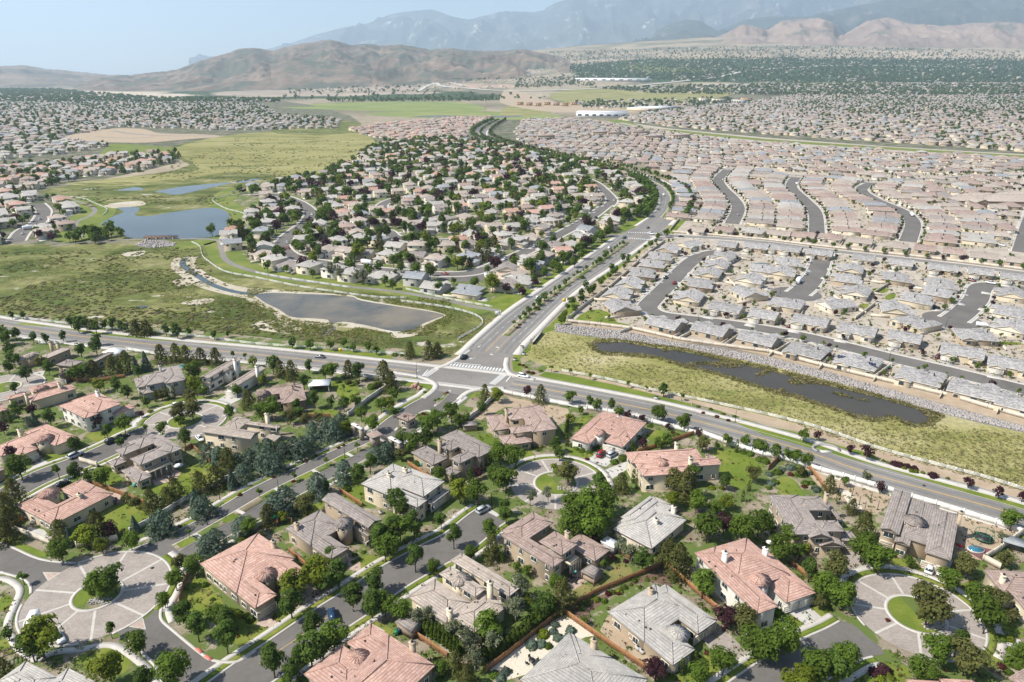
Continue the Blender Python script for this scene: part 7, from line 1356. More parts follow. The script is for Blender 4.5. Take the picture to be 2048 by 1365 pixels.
for s in range(4):
    r = random.Random(s); m = MB(); m.box((0, 0, -0.1), 0.8, 0.65, 0.5, 0.3, taper=0.6); m.v = [(x + r.uniform(-.15, .15), y + r.uniform(-.15, .15), z + r.uniform(-.05, .12)) for x, y, z in m.v]; STN.append(m.arrays())
ST_M = [plain('pale rock', (0.36, 0.34, 0.32), 0.9, 0.2, 1.0), plain('grey rock', (0.27, 0.255, 0.24), 0.9, 0.2, 1.0), plain('pinkish rock', (0.34, 0.29, 0.26), 0.9, 0.2, 1.0)]
cover('bank_stones', 'loose grey stones covering the bank between the estate wall and the dark pond', [(1110, 648), (1240, 662), (1359, 686), (1536, 715), (1656, 745), (1836, 797), (2048, 855), (2060, 866), (1861, 822), (1698, 772), (1536, 731), (1374, 697), (1180, 674), (1110, 664)], 11000, ST_M, (0.5, 1.2), tf=STN)
cover('bank_stones', 'loose grey stones beside the footbridge weir of the lake', [(268, 492), (292, 480), (352, 487), (350, 493), (300, 497)], 500, ST_M, (0.8, 1.8), tf=STN)
for c, n in (((1112 + 20, 972), 30), ((206, 1194), 60), ((1860, 1243), 50), ((835, 775), 8)):
    p = G(*c); inst = [(RN.choice(STN), p.x + RN.uniform(-2.6, 2.6), p.y + RN.uniform(-1.6, 0.6) - 1.2, 0.15, RN.uniform(0, 6), .7, .6, (RN.randrange(3),)) for _ in range(n)]; tag(mesh_obj('island_stones', replicate(inst), ST_M), 'stones edging the planted centre of a round plaza', 'stones', None, 'stuff')
# ------------------------------------------------------------------ fences and walls
def poly_world(pts): return [Vector((*W(p), 0)) for p in pts]
def wood_fence(pts, label, h=1.8):
    P = poly_world(pts); t = thing('cedar_fence', label, 'fence', P[0], 0)
    pm = MB(); pm.box((0, 0, 0), 0.14, 0.14, h + 0.1); pme = raw_mesh('post', pm.arrays(), WOOD); br = MB(); n = 15
    for k in range(n): br.box(((k + .5) / n * 2.36 - 1.18, 0.015 * (k % 2), 0.06), 2.36 / n - 0.012, 0.03, h - 0.08 + 0.02 * (k % 3))
    br.box((0, -0.04, 0.35), 2.36, 0.05, 0.09); br.box((0, -0.04, h - 0.35), 2.36, 0.05, 0.09); me = raw_mesh('fence_panel', br.arrays(), WOOD)
    for a, b in zip(P, P[1:]):
        d = b - a; k = max(1, round(d.length / 2.45)); an = math.atan2(d.y, d.x)
        for i in range(k):
            c = a + d * ((i + .5) / k) - P[0]; o = tag(link('fence_panel', me, t, c, an), kind='stuff'); o.scale = (d.length / k / 2.45, 1, 1); link('post', pme, t, a + d * (i / k) - P[0], an)
    link('post', pme, t, P[-1] - P[0])
def block_wall(pts, label, mat, h=1.9, th=0.22, seg=4.0, name='garden_wall'):
    P = poly_world(pts); t = thing(name, label, 'wall', P[0], 0); m = MB(); m.box((0, 0, 0), 1, th, h); m.box((0, 0, h), 1, th + .1, 0.1); me = raw_mesh('wall_panel', m.arrays(), mat)
    m = MB(); m.box((0, 0, 0), 0.42, 0.42, h + 0.2); m.box((0, 0, h + .2), 0.52, 0.52, 0.1); pme = raw_mesh('pillar', m.arrays(), mat)
    for a, b in zip(P, P[1:]):
        d = b - a; k = max(1, round(d.length / seg)); an = math.atan2(d.y, d.x)
        for i in range(k):
            o = link('wall_panel', me, t, a + d * ((i + .5) / k) - P[0], an); o.scale = (d.length / k - 0.06, 1, 1)
            if i % 2 == 0: link('pillar', pme, t, a + d * (i / k) - P[0], an)
def rail_fence(P, label, rails=(0.35, 0.75, 1.15), gap=2.6):
    t = thing('rail_fence', label, 'fence', P[0], 0); m = MB(); rm = MB()
    for a, b in zip(P, P[1:]):
        d = b - a; k = max(1, round(d.length / gap))
        for i in range(k): q = a + d * (i / k) - P[0]; m.box(q, 0.16, 0.16, 1.35)
        for z in rails: rm.bar(a - P[0] + Vector((0, 0, z)), b - P[0] + Vector((0, 0, z)), 0.06, 0.17)
    tag(m.build('post', VINYL, t), kind='stuff'); tag(rm.build('rail', VINYL, t), kind='stuff')
rail_fence(line(FENCE_R, 3), 'long white three-rail fence between the reed meadow and the avenue')
rail_fence(line([(20, 632), (60, 640), (140, 650), (240, 660), (330, 668), (420, 678), (512, 690), (620, 697), (740, 706), (820, 712)], 3), 'white rail fence along the marsh north of the avenue, left of the junction')
rail_fence(line([(384, 486), (400, 495), (405, 513), (418, 525), (450, 545), (512, 557), (600, 575), (700, 590), (760, 597), (815, 598)], 3), 'white rail fence between the creek and the curving footpath')
rail_fence(line([(802, 604), (850, 610), (910, 620), (950, 632), (966, 645), (955, 658), (930, 672), (915, 682)], 3), 'white rail fence rounding the east end of the shallow pond')
rail_fence(line([(512, 547), (560, 556), (640, 568), (700, 577)], 3), 'pale picket fence behind the houses above the creek')
rail_fence(line([(812, 580), (870, 594), (930, 606), (985, 616)], 3), 'pale picket fence behind the houses above the shallow pond')
rail_fence(line([(130, 395), (165, 398), (190, 408), (215, 420), (205, 432)], 3), 'white rail fence west of the lake'); rail_fence(line([(512, 385), (440, 395), (425, 402), (450, 418), (480, 426), (492, 432), (485, 445), (465, 462)], 3), 'rail fence east of the lake')
for pts, lb in (([(1328, 1134), (1350, 1150), (1436, 1224)], 'cedar fence between the grey turret house and the salmon house with cream walls'), ([(1124, 1226), (1200, 1185), (1328, 1132)], 'cedar fence between the dark mulch bed and the half-dry lawn'), ([(1124, 1226), (1200, 1280), (1296, 1345)], 'cedar fence along the left side of the grey turret house'),
                ([(972, 1346), (1024, 1306), (1122, 1228)], 'cedar fence under the arborvitae hedge of the cream gravel garden'), ([(802, 1254), (848, 1285), (894, 1317)], 'cedar fence behind the bright salmon house at the bottom'), ([(579, 1106), (612, 1134)], 'short cedar fence between the salmon turret house and the grey-tan turret house'),
                ([(1206, 1088), (1259, 1120)], 'cedar fence behind the shed of the tan two-storey house'), ([(816, 931), (860, 960)], 'orange cedar fence behind the pale grey hip-roofed two-storey house'), ([(681, 986), (724, 1014)], 'cedar fence right of the grey-tan turret house'), ([(185, 970), (240, 990), (295, 1012)], 'cedar fence behind the salmon house above the left plaza'),
                ([(370, 903), (385, 896), (420, 928)], 'cedar fence beside the lawn of the brown-grey house with rear balcony'), ([(1276, 906), (1306, 898), (1394, 868)], 'cedar fence between two pink houses near the avenue'), ([(1613, 933), (1635, 960), (1656, 988)], 'cedar fence between the curved lawn garden and the sand play yard'),
                ([(1536, 941), (1561, 916)], 'short cedar fence left of the rock garden'), ([(1581, 1130), (1605, 1150), (1629, 1167)], 'cedar fence right of the salmon house with cream walls'), ([(594, 836), (662, 836)], 'low cedar fence above the rock garden of the yellow-cream house'), ([(140, 762), (195, 765), (250, 756)], 'cedar fence under the yellow tree on the left'), ([(380, 1144), (368, 1176), (360, 1206)], 'dark fence between the large left plaza and a lawn'),
                ([(800, 1250), (812, 1240)], 'cedar side gate behind the green waste bin'), ([(22, 1060), (50, 1040)], 'cedar fence at the left end of the salmon court house')):
    wood_fence(pts, lb)
for pts, lb, mt in (([(1000, 787), (1024, 792), (1136, 815)], 'white wall between the avenue and the bare dirt yard', WALLW), ([(1174, 820), (1274, 838), (1296, 846)], 'white wall behind the pink tower house', WALLW), ([(1304, 848), (1391, 871)], 'white wall behind the small lawn beside the pink tower house', WALLW), ([(1399, 869), (1460, 892), (1524, 913), (1563, 920), (1640, 945), (1708, 964), (1786, 987)], 'long white wall from the round lawn to the sand play yard', WALLW),
                    ([(1822, 999), (1870, 1013), (1926, 1030), (1990, 1050), (2060, 1074)], 'white wall behind the trampoline yard', WALLW), ([(697, 834), (735, 804), (772, 779), (760, 762), (727, 756)], 'pale wall round the garden with the white canopy shed', WALLG), ([(262, 1069), (307, 1044), (370, 1006), (452, 964), (512, 936), (560, 915), (600, 893), (646, 873)], 'long pale wall along the upper lane of the divided drive', WALLG),
                    ([(917, 856), (959, 826), (985, 800), (1000, 787)], 'grey wall curving round the bare dirt yard', WALLG), ([(25, 1062), (60, 1075), (102, 1092)], 'tan wall in front of the gravel court of the salmon house', WALLT), ([(155, 1097), (200, 1088), (237, 1082)], 'tan wall behind the street trees of the left plaza', WALLT), ([(478, 1080), (512, 1060), (546, 1040)], 'grey wall left of the grey-tan turret house', WALLG),
                    ([(1966, 1122), (2000, 1102), (2045, 1068)], 'tan wall right of the red rubber pad', WALLT), ([(1966, 1122), (2000, 1140)], 'short tan wall corner below the red rubber pad', WALLT), ([(80, 690), (128, 690)], 'white wall among trees in the far left', WALLW), ([(255, 703), (300, 710)], 'white wall behind the dark pines on the left', WALLW), ([(195, 935), (160, 925)], 'tan side wall by the left street', WALLT)):
    block_wall(pts, lb, mt)
EWALL = [(1134, 645), (1200, 652), (1264, 660), (1359, 682), (1450, 695), (1536, 706), (1636, 732), (1761, 762), (1911, 798), (1973, 817), (2048, 838), (2200, 880)]
block_wall(EWALL, 'long tan wall above the stone bank of the grey estate', WALLT, 1.8, seg=6); block_wall([(1134, 642), (1169, 613), (1224, 573), (1299, 506), (1330, 484)], 'tan wall between the grey estate and the boulevard', WALLT, 1.8, seg=6)
block_wall([(1345, 466), (1424, 472), (1536, 482), (1628, 493), (1720, 503), (1850, 517), (2048, 541), (2200, 560)], 'pale wall along the south side of the pink-roofed estate', WALLT, 1.8, seg=6); block_wall([(1340, 462), (1375, 420), (1395, 395), (1392, 370), (1360, 352)], 'tan wall along the outer curve of the boulevard', WALLT, 1.8, seg=6)
for i, (a, b) in enumerate((((1264, 659), (1240, 668)), ((1359, 681), (1396, 660)), ((1450, 693), (1480, 672)), ((1548, 709), (1580, 690)), ((1640, 732), (1668, 712)), ((1748, 758), (1780, 735)), ((1872, 787), (1902, 762)), ((1978, 817), (2004, 793)), ((1710, 640), (1750, 610)), ((1745, 590), (1785, 565)), ((1660, 590), (1700, 620)), ((1455, 560), (1470, 575)))):
    block_wall([a, b], 'low tan side wall between two grey-roofed houses, number matching the %s gap from the left along the estate' % ['first', 'second', 'third', 'fourth', 'fifth', 'sixth', 'seventh', 'eighth', 'ninth', 'tenth', 'eleventh', 'twelfth'][i] if False else ['tan side wall beside the lawn lot at the boulevard end of the grey estate', 'tan side wall right of the first wall-backed grey house', 'tan side wall right of the second wall-backed grey house', 'tan side wall right of the third wall-backed grey house', 'tan side wall left of the house with solar panels', 'tan side wall right of the house with solar panels', 'tan side wall two houses right of the solar panels', 'tan side wall three houses right of the solar panels', 'long side wall behind the middle cul-de-sac', 'side wall near the small green lawn of the grey estate', 'side wall below the middle cul-de-sac', 'short side wall left of the middle cul-de-sac'][i], WALLT, 1.7, seg=5)
sheet('lawn', [(1150, 640), (1180, 620), (1215, 624), (1235, 645), (1262, 650), (1230, 655), (1160, 645)], LAWN, 0.034, 2)
for pts in ([(1733, 585), (1750, 577), (1768, 575), (1778, 582), (1760, 588)], [(1768, 598), (1778, 588), (1792, 588), (1785, 600)], [(1998, 684), (2048, 686), (2048, 690), (2000, 690)], [(1718, 610), (1738, 608), (1732, 618)]): sheet('lawn', pts, LAWN, 0.034, 2)
POOLB = glossy('pool water', (0.03, 0.16, 0.24), 0.1)
def pool(c, r1, r2, label, up=0.3):
    p = G(*c); t = thing('swimming_pool', label, 'pool', (p.x, p.y, 0)); m = MB(); m.cyl((0, 0, 0), r1 + .35, up, 24); m.build('pool_rim', DRIVE, t).scale = (1, r2 / r1, 1); m = MB(); m.cyl((0, 0, up), r1, 0.03, 24); m.build('pool_water', POOLB, t).scale = (1, r2 / r1, 1)
pool((1524, 529), 5, 3, 'light blue swimming pool in a yard of the grey estate'); pool((998, 471), 5, 3, 'blue pool beside a tree in the middle estate'); pool((1951, 1101), 1.9, 1.4, 'round dark blue spa on the red pad below the trampoline', 0.5); pool((369, 736), 2.6, 2.0, 'round spa behind the grey gabled house on the left', 0.8)

# ------------------------------------------------------------------ vehicles
TYRE = glossy('tyre', (0.02, 0.02, 0.02), 0.8); LIGHTM = glossy('headlight', (0.7, 0.7, 0.65), 0.2); TAIL = glossy('tail light', (0.35, 0.02, 0.02), 0.3)
PAINT = {n: glossy(n + ' car paint', c, 0.25) for n, c in dict(white=(0.78, 0.78, 0.78), silver=(0.45, 0.47, 0.49), black=(0.015, 0.016, 0.02), blue=(0.02, 0.05, 0.11), red=(0.28, 0.015, 0.02), green=(0.03, 0.08, 0.07), maroon=(0.12, 0.02, 0.03), grey=(0.13, 0.14, 0.15)).items()}
def loft(m, secs, mat=0):
    """closed hull through cross-sections (x, halfwidth bottom, halfwidth top, z bottom, z top)"""
    vs = []
    for x, wb, wt, zb, zt in secs: vs += [(x, -wb, zb), (x, wb, zb), (x, wt * 1.0, zb + (zt - zb) * .6), (x, wt * .93, zt), (x, -wt * .93, zt), (x, -wt, zb + (zt - zb) * .6)]
    n = 6; fs = [tuple(range(n))[::-1], tuple(range(len(vs) - n, len(vs)))]
    for k in range(len(secs) - 1):
        for i in range(n): fs.append((k * n + i, k * n + (i + 1) % n, (k + 1) * n + (i + 1) % n, (k + 1) * n + i))
    m.add(vs, fs, mat)
VDEF = {
 'sedan': (4.7, [(-2.35, .75, .75, .35, .75), (-2.2, .86, .86, .25, .92), (-1.2, .9, .9, .22, .98), (0.9, .9, .9, .22, .98), (1.9, .86, .86, .25, .85), (2.35, .7, .7, .35, .65)], [(-1.9, .8, .7, .93, .97), (-1.1, .8, .66, .93, 1.42), (0.25, .8, .66, .93, 1.44), (1.15, .8, .75, .93, .98)]),
 'suv': (4.9, [(-2.45, .85, .85, .4, 1.1), (-2.3, .94, .94, .3, 1.15), (-1.2, .96, .96, .28, 1.15), (1.1, .96, .96, .28, 1.15), (2.1, .93, .93, .3, 1.05), (2.45, .8, .8, .4, .85)], [(-2.4, .86, .76, 1.1, 1.3), (-2.15, .86, .74, 1.1, 1.74), (0.3, .86, .74, 1.1, 1.78), (1.25, .86, .8, 1.1, 1.17)]),
 'van': (6.0, [(-3.0, .95, .95, .4, 2.1), (-2.9, 1.0, 1.0, .3, 2.2), (1.4, 1.0, 1.0, .3, 2.2), (2.2, .98, .96, .3, 1.5), (3.0, .85, .85, .4, 1.0)], [(1.3, .9, .86, 1.4, 2.15), (1.7, .9, .84, 1.3, 2.0), (2.35, .9, .84, 1.2, 1.4)]),
 'motorhome': (8.5, [(-4.2, 1.15, 1.15, .5, 3.0), (-4.1, 1.2, 1.2, .4, 3.1), (3.0, 1.2, 1.2, .4, 3.1), (3.6, 1.1, 1.1, .4, 2.9), (4.2, 1.0, 1.0, .5, 1.3)], [(3.3, 1.0, .95, 1.3, 2.4), (3.8, 1.0, .9, 1.2, 2.2), (4.1, .95, .9, 1.1, 1.4)]),
 'pickup': (5.6, [(-2.8, .9, .9, .5, 1.05), (-2.7, .96, .96, .35, 1.15), (-0.7, .97, .97, .3, 1.15), (1.5, .97, .97, .3, 1.15), (2.4, .94, .94, .35, 1.05), (2.8, .82, .82, .45, .85)], [(-0.9, .86, .8, 1.1, 1.2), (-0.7, .86, .74, 1.1, 1.78), (0.6, .86, .74, 1.1, 1.8), (1.5, .86, .8, 1.1, 1.17)])}
VM = {}
def vparts(kind):
    if kind in VM: return VM[kind]
    L, body, cab = VDEF[kind]; b = MB(); loft(b, body); g = MB(); loft(g, cab); r = MB()
    a, c = cab[1], cab[2]; r.box(((a[0] + c[0]) / 2, 0, min(a[4], c[4]) - 0.03), c[0] - a[0], a[2] * 1.75, 0.09)
    if kind == 'pickup': pass
    w = MB(); w.cyl((0, 0, 0), 0.34 if kind != 'motorhome' else .42, 0.24, 14, axis='y'); hl = MB(); hl.box((0, 0, 0), 0.12, 0.34, 0.16)
    if kind == 'pickup': bed = MB(); bed.box((-1.8, 0, 1.13), 1.7, 1.5, 0.06); VM['bed'] = bed
    VM[kind] = (L, b.arrays(), g.arrays(), r.arrays(), raw_mesh('wheel', w.arrays(), TYRE), raw_mesh('headlight', hl.arrays(), LIGHTM), raw_mesh('tail_light', hl.arrays(), TAIL)); return VM[kind]
PM = {}
VEH = []
def vehicle(px, py, qx, qy, kind, col, label):
    p, q = G(px, py), G(qx, qy); rz = math.atan2(q.y - p.y, q.x - p.x); L, b, g, r, wm, hm, tm = vparts(kind); cat = {'sedan': 'car', 'suv': 'car', 'pickup': 'pickup truck'}.get(kind, kind)
    t = thing('parked_' + {'sedan': 'car', 'suv': 'car', 'pickup': 'pickup'}.get(kind, kind), label, cat, (p.x, p.y, 0.07), rz)
    if (kind, col) not in PM: PM[(kind, col)] = (raw_mesh('body', b, PAINT[col]), raw_mesh('glasshouse', g, GLASS), raw_mesh('car_roof', r, PAINT[col]))
    for n, m in zip(('body', 'glasshouse', 'car_roof'), PM[(kind, col)]): link(n, m, t)
    if kind == 'pickup' and 'bedm' not in VM: VM['bedm'] = raw_mesh('cargo_bed', VM['bed'].arrays(), METAL)
    if kind == 'pickup': link('cargo_bed', VM['bedm'], t)
    wy = VDEF[kind][1][1][1] - 0.1
    for sx in (-1, 1):
        for sy in (-1, 1): link('wheel', wm, t, (sx * L * 0.31, sy * wy, 0.34))
    for sy in (-1, 1): link('headlight', hm, t, (L / 2 - .12, sy * wy * .72, 0.62)); link('tail_light', tm, t, (-L / 2 + .08, sy * wy * .78, 0.75))
    VEH.append(t)
for a in (
 (665, 1236, 663, 1225, 'suv', 'blue', 'dark blue car with black glass on the lower street beside a green tree'), (119, 1279, 126, 1290, 'sedan', 'white', 'white car on the large left plaza, half behind a big yellow-green tree'), (65, 1252, 60, 1262, 'van', 'white', 'white van at the edge of the large left plaza'),
 (967, 1023, 985, 1013, 'suv', 'silver', 'silver car parked at the top of the lower street'), (1202, 911, 1209, 903, 'suv', 'red', 'dark red car on the driveway of the pink tower house'), (1225, 912, 1235, 906, 'suv', 'silver', 'silver car beside the dark red car'),
 (1859, 1141, 1864, 1128, 'suv', 'white', 'white car with dark sunroof on the driveway below the trampoline house'), (1884, 1146, 1890, 1134, 'sedan', 'white', 'white car right of the white car with dark sunroof, partly under a tree'), (152, 914, 170, 906, 'suv', 'silver', 'silver-white car parked on the left street below a green tree'),
 (226, 885, 240, 879, 'suv', 'black', 'black car parked on the left street, left of a street tree'), (244, 877, 258, 871, 'sedan', 'black', 'second black car on the left street, right of a street tree'), (359, 813, 372, 810, 'suv', 'white', 'white car parked on the upper-left plaza'), (400, 880, 408, 888, 'sedan', 'white', 'white car at the left end of the yellow-cream house'), (124, 972, 136, 966, 'sedan', 'black', 'black car on the driveway behind the salmon court house'),
 (928, 717, 937, 710, 'suv', 'black', 'black car waiting at the crosswalk on the boulevard'), (1047, 755, 1058, 757, 'suv', 'white', 'white car entering the junction from the right'), (1331, 557, 1337, 551, 'suv', 'green', 'grey-green car parked on the left side of the grey estate street'), (1349, 568, 1356, 562, 'suv', 'red', 'dark red car parked on the right side of the grey estate street'),
 (1286, 583, 1296, 584, 'pickup', 'white', 'white pickup truck in a driveway left of the grey estate street'), (1302, 469, 1312, 471, 'suv', 'white', 'white car crossing the upper junction'), (1249, 477, 1256, 473, 'pickup', 'green', 'dark green pickup truck entering the upper junction'), (1219, 497, 1210, 503, 'sedan', 'white', 'white car on the boulevard below the upper junction'), (1296, 457, 1304, 452, 'sedan', 'blue', 'blue car leaving the upper junction northwards'),
 (1331, 438, 1338, 433, 'sedan', 'silver', 'silver car on the right carriageway of the boulevard curve'), (1327, 392, 1326, 387, 'van', 'white', 'white van on the left carriageway of the boulevard curve'), (1362, 475, 1375, 476, 'sedan', 'black', 'black car on the side road right of the upper junction'), (1773, 535, 1778, 531, 'sedan', 'red', 'red car in a driveway of the grey estate'), (1856, 545, 1861, 541, 'sedan', 'black', 'black car in a driveway right of the red car'),
 (1943, 563, 1953, 565, 'suv', 'maroon', 'maroon car parked at the top of the right cul-de-sac'), (1981, 568, 1993, 570, 'pickup', 'white', 'white pickup truck parked at the top of the right cul-de-sac'), (1597, 566, 1604, 558, 'motorhome', 'white', 'white motorhome parked on the middle cul-de-sac'), (1612, 550, 1617, 545, 'sedan', 'silver', 'silver car parked above the white motorhome'),
 (1579, 655, 1586, 651, 'sedan', 'maroon', 'maroon car in a driveway above the curving estate street'), (1876, 716, 1884, 709, 'suv', 'maroon', 'dark red car in a driveway beside a small white car'), (1890, 720, 1896, 714, 'sedan', 'white', 'small white car right of the dark red car'), (1965, 654, 1974, 655, 'van', 'white', 'white van beside the bulb of the right cul-de-sac'), (1868, 617, 1880, 618, 'pickup', 'black', 'dark pickup truck in a driveway left of the right cul-de-sac'),
 (1996, 592, 2006, 594, 'sedan', 'grey', 'dark grey car right of the right cul-de-sac'), (1984, 639, 1994, 641, 'sedan', 'black', 'black car low on the right of the right cul-de-sac'), (1593, 369, 1594, 364, 'van', 'white', 'white van on the middle curving street of the pink-roofed estate'), (1823, 432, 1828, 437, 'motorhome', 'white', 'white motorhome on the right curving street of the pink-roofed estate'), (2003, 492, 2010, 494, 'pickup', 'white', 'white pickup truck beside the wide straight road at the right'),
 (734, 529, 748, 531, 'motorhome', 'white', 'white motorhome in front of a middle-estate house'), (972, 555, 975, 562, 'van', 'white', 'white van by the cul-de-sac above the shallow pond'), (576, 498, 582, 500, 'sedan', 'red', 'red car parked on the left street of the middle estate'), (624, 430, 625, 434, 'sedan', 'white', 'white car on the bend of the left middle-estate street'), (575, 486, 578, 490, 'sedan', 'silver', 'silver car parked above the red car'), (58, 459, 66, 458, 'motorhome', 'white', 'white motorhome on the far left estate street'), (46, 469, 50, 467, 'sedan', 'white', 'white car below the motorhome on the far left'),
 (618, 436, 616, 441, 'suv', 'grey', 'dark grey car on the inner side of the left middle-estate bend'), (592, 459, 586, 465, 'sedan', 'black', 'black car where the left middle-estate street turns down'), (567, 500, 571, 505, 'suv', 'maroon', 'maroon car on the left side of the left middle-estate street'), (1010, 520, 1018, 516, 'sedan', 'white', 'white car on the street above the boulevard trees'), (1070, 494, 1078, 490, 'suv', 'silver', 'silver car on the street left of the boulevard trees'), (890, 549, 898, 550, 'sedan', 'red', 'red car on the cul-de-sac above the shallow pond'), (80, 440, 74, 446, 'sedan', 'silver', 'silver car on the far left estate street'), (1170, 606, 1160, 613, 'sedan', 'black', 'black car on the right carriageway in the middle of the boulevard'), (1076, 598, 1084, 592, 'suv', 'white', 'white car on the left carriageway in the middle of the boulevard'), (640, 716, 628, 715, 'sedan', 'grey', 'grey car on the avenue left of the junction'),
 (1446, 360, 1450, 356, 'sedan', 'white', 'white car on the left curving street of the pink-roofed estate'), (1476, 431, 1477, 425, 'sedan', 'silver', 'silver car on the lower bend of the left curving street'), (1228, 402, 1228, 397, 'sedan', 'white', 'white car on the middle-estate street beside the boulevard trees'), (1192, 437, 1199, 433, 'suv', 'black', 'black car parked on the right middle-estate street')):
    vehicle(*a)

# tyre-darkened lanes and patched cracks
WORN = plain('tyre-worn asphalt', (0.155, 0.15, 0.145), 0.9, 0.12, 0.15); SEAL = plain('crack sealant', (0.05, 0.05, 0.05), 0.7)
def wear(P, off, w=1.3, mt=None):
    mb = MB(); strip(mb, P, off - w / 2, off + w / 2, 0.0465); tag(mb.build('tyre_track', mt or WORN), kind='structure')
for o in (2.4, -2.4): wear(CUT, o); wear(CUT2, o)
for P, s in ((A1, -1), (B1, 1)): wear(P[3:], s * 3.6); wear(P[3:], s * 6.4)
for P, s in ((A2, -1), (B2, 1)): wear(P, s * 3.0, 1.4); wear(P, s * 6.0, 1.4)
for k in range(46):
    a = RN.choice([(980 + RN.uniform(-60, 60), 1030 + RN.uniform(-30, 30)), (600 + RN.uniform(-60, 240), 1280), (860, 1110), (720, 1200), (940, 760), (380, 1330), (700, 735), (1300, 820)]); p = G(*a)
    if not near_road(p.x, p.y, -2.5): continue
    Q = [Vector((p.x, p.y, 0))]; an = RN.uniform(0, 6.3)
    for i in range(9): an += RN.uniform(-.7, .7); Q.append(Q[-1] + Vector((math.cos(an), math.sin(an), 0)) * 0.9)
    if all(near_road(q.x, q.y, -1.2) for q in Q): mb = MB(); strip(mb, Q, -0.05, 0.05, 0.061); tag(mb.build('crack_seal', SEAL), kind='structure')
# ------------------------------------------------------------------ street furniture and garden things
def lamp(px, py, label, h=7.0, arm=1.6, rz=0.0):
    p = G(px, py); t = thing('street_lamp', label, 'street lamp', (p.x, p.y, 0), rz); m = MB(); m.cyl((0, 0, 0), 0.11, h, 8, r2=0.06); m.cyl((0, 0, 0), 0.2, 0.5, 8); m.build('pole', METAL, t); m = MB(); m.bar((0, 0, h - .05), (arm, 0, h + .25), 0.07); m.box((arm + .25, 0, h + .2), 0.7, 0.28, 0.12); m.build('lamp_head', METAL, t)
for a in ((834, 756, 'street lamp at the left crosswalk of the main junction'), (1096, 608, 'street lamp on the boulevard verge'), (925, 490, 'street lamp in the middle estate', 5, .8), (1560, 588, 'street lamp left of the middle cul-de-sac', 5, .8), (1891, 655, 'street lamp below the right cul-de-sac', 5, .8), (1397, 640, 'street lamp on the curving estate street', 5, .8), (1256, 452, 'street lamp at the left corner of the upper junction'), (1778, 722, 'street lamp above the roof left of the right stretch of the estate street', 5, .8),
          (415, 1050, 'dark lamp post on the median of the divided drive near the plaza', 4.5, .5), (445, 1035, 'dark lamp post between lawn pads of the divided drive', 4.5, .5), (557, 978, 'dark lamp post midway along the divided drive', 4.5, .5), (690, 917, 'dark lamp post near the top of the divided drive', 4.5, .5), (983, 1010, 'dark lamp post at the exit of the middle plaza', 4.5, .5), (440, 1000, 'pale lamp post beside the upper sidewalk of the divided drive', 5, .5), (1470, 845, 'lamp post in the flower bed beside the avenue', 5, .6), (366, 990, 'pale lamp post behind the pale wall of the divided drive', 4.5, .5)): lamp(*a)
def sign(px, py, label, col, w=0.9, h=0.9, z=2.2, diamond=False):
    p = G(px, py); t = thing('road_sign', label, 'sign', (p.x, p.y, 0), 0.1); m = MB(); m.cyl((0, 0, 0), 0.05, z + h / 2, 6); m.build('post', METAL, t); m = MB(); m.box((0, -0.08, z), w, 0.05, h); o = m.build('sign_plate', col, t)
    return t
YS = glossy('yellow sign', (0.75, 0.5, 0.02), 0.5); sign(1128, 612, 'yellow warning sign on the right verge of the boulevard', YS, 1.8, 1.8, 2.4); sign(681, 705, 'yellow utility marker sign on the lawn north of the avenue', YS, 1.4, 1.4, 0.6); sign(660 + 530, 570, 'white pole sign beside the boulevard sidewalk', WHITEP, 0.7, 1.2)
sign(1824, 383, 'yellow sign by the clubhouse crossing', YS)
# monument sign on the corner lawn above the pond
p = G(996, 632); t = thing('monument_sign', 'white panel sign on the mown corner beside the boulevard', 'sign', (p.x, p.y, 0), 0.3); m = MB(); m.box((0, 0, 0.4), 3.2, 0.35, 2.2); m.build('sign_plate', WHITEP, t); m = MB(); m.box((-1.4, 0, 0), .3, .4, 2.8); m.box((1.4, 0, 0), .3, .4, 2.8); m.build('sign_post', WHITEP, t)
# stone terrace by the avenue
p = G(1652, 899); t = thing('stone_ring', 'low curved stone wall with small paved slab in the avenue lawn', 'stone wall', (p.x, p.y, 0)); m = MB()
for k in range(26):
    a = -0.5 + 4.1 * k / 25; m.box((4.2 * math.cos(a), 2.9 * math.sin(a), 0), 0.9, 0.7, 0.5, a)
tag(m.build('stone', ST_M[0], t), kind='stuff'); m = MB(); m.box((-0.6, -1.6, 0.05), 4, 1.6, 0.12); m.build('slab', DRIVE, t)
# footbridge weir
A, B = G(289, 479), G(356, 478); d = B - A; t = thing('footbridge', 'brown footbridge with railings over the lake outflow', 'bridge', A, math.atan2(d.y, d.x)); L = d.length
m = MB(); m.box((L / 2, 0, 1.2), L, 3, 0.35); m.build('deck', WOOD, t); BRN = plain('bridge brown', (0.12, 0.06, 0.045), 0.8); m = MB()
for s in (-1.5, 1.5):
    for z in (1.8, 2.7): m.bar((0, s, z), (L, s, z), 0.14)
    for k in range(25): m.box((L * k / 24, s, 1.3), 0.12, 0.12, 1.45)
tag(m.build('railing', BRN, t), kind='stuff'); m = MB()
for k in range(4): m.box((L * (k + .5) / 4, 0, -0.1), 0.9, 3, 1.3)
tag(m.build('pier', DRIVE, t), kind='stuff')
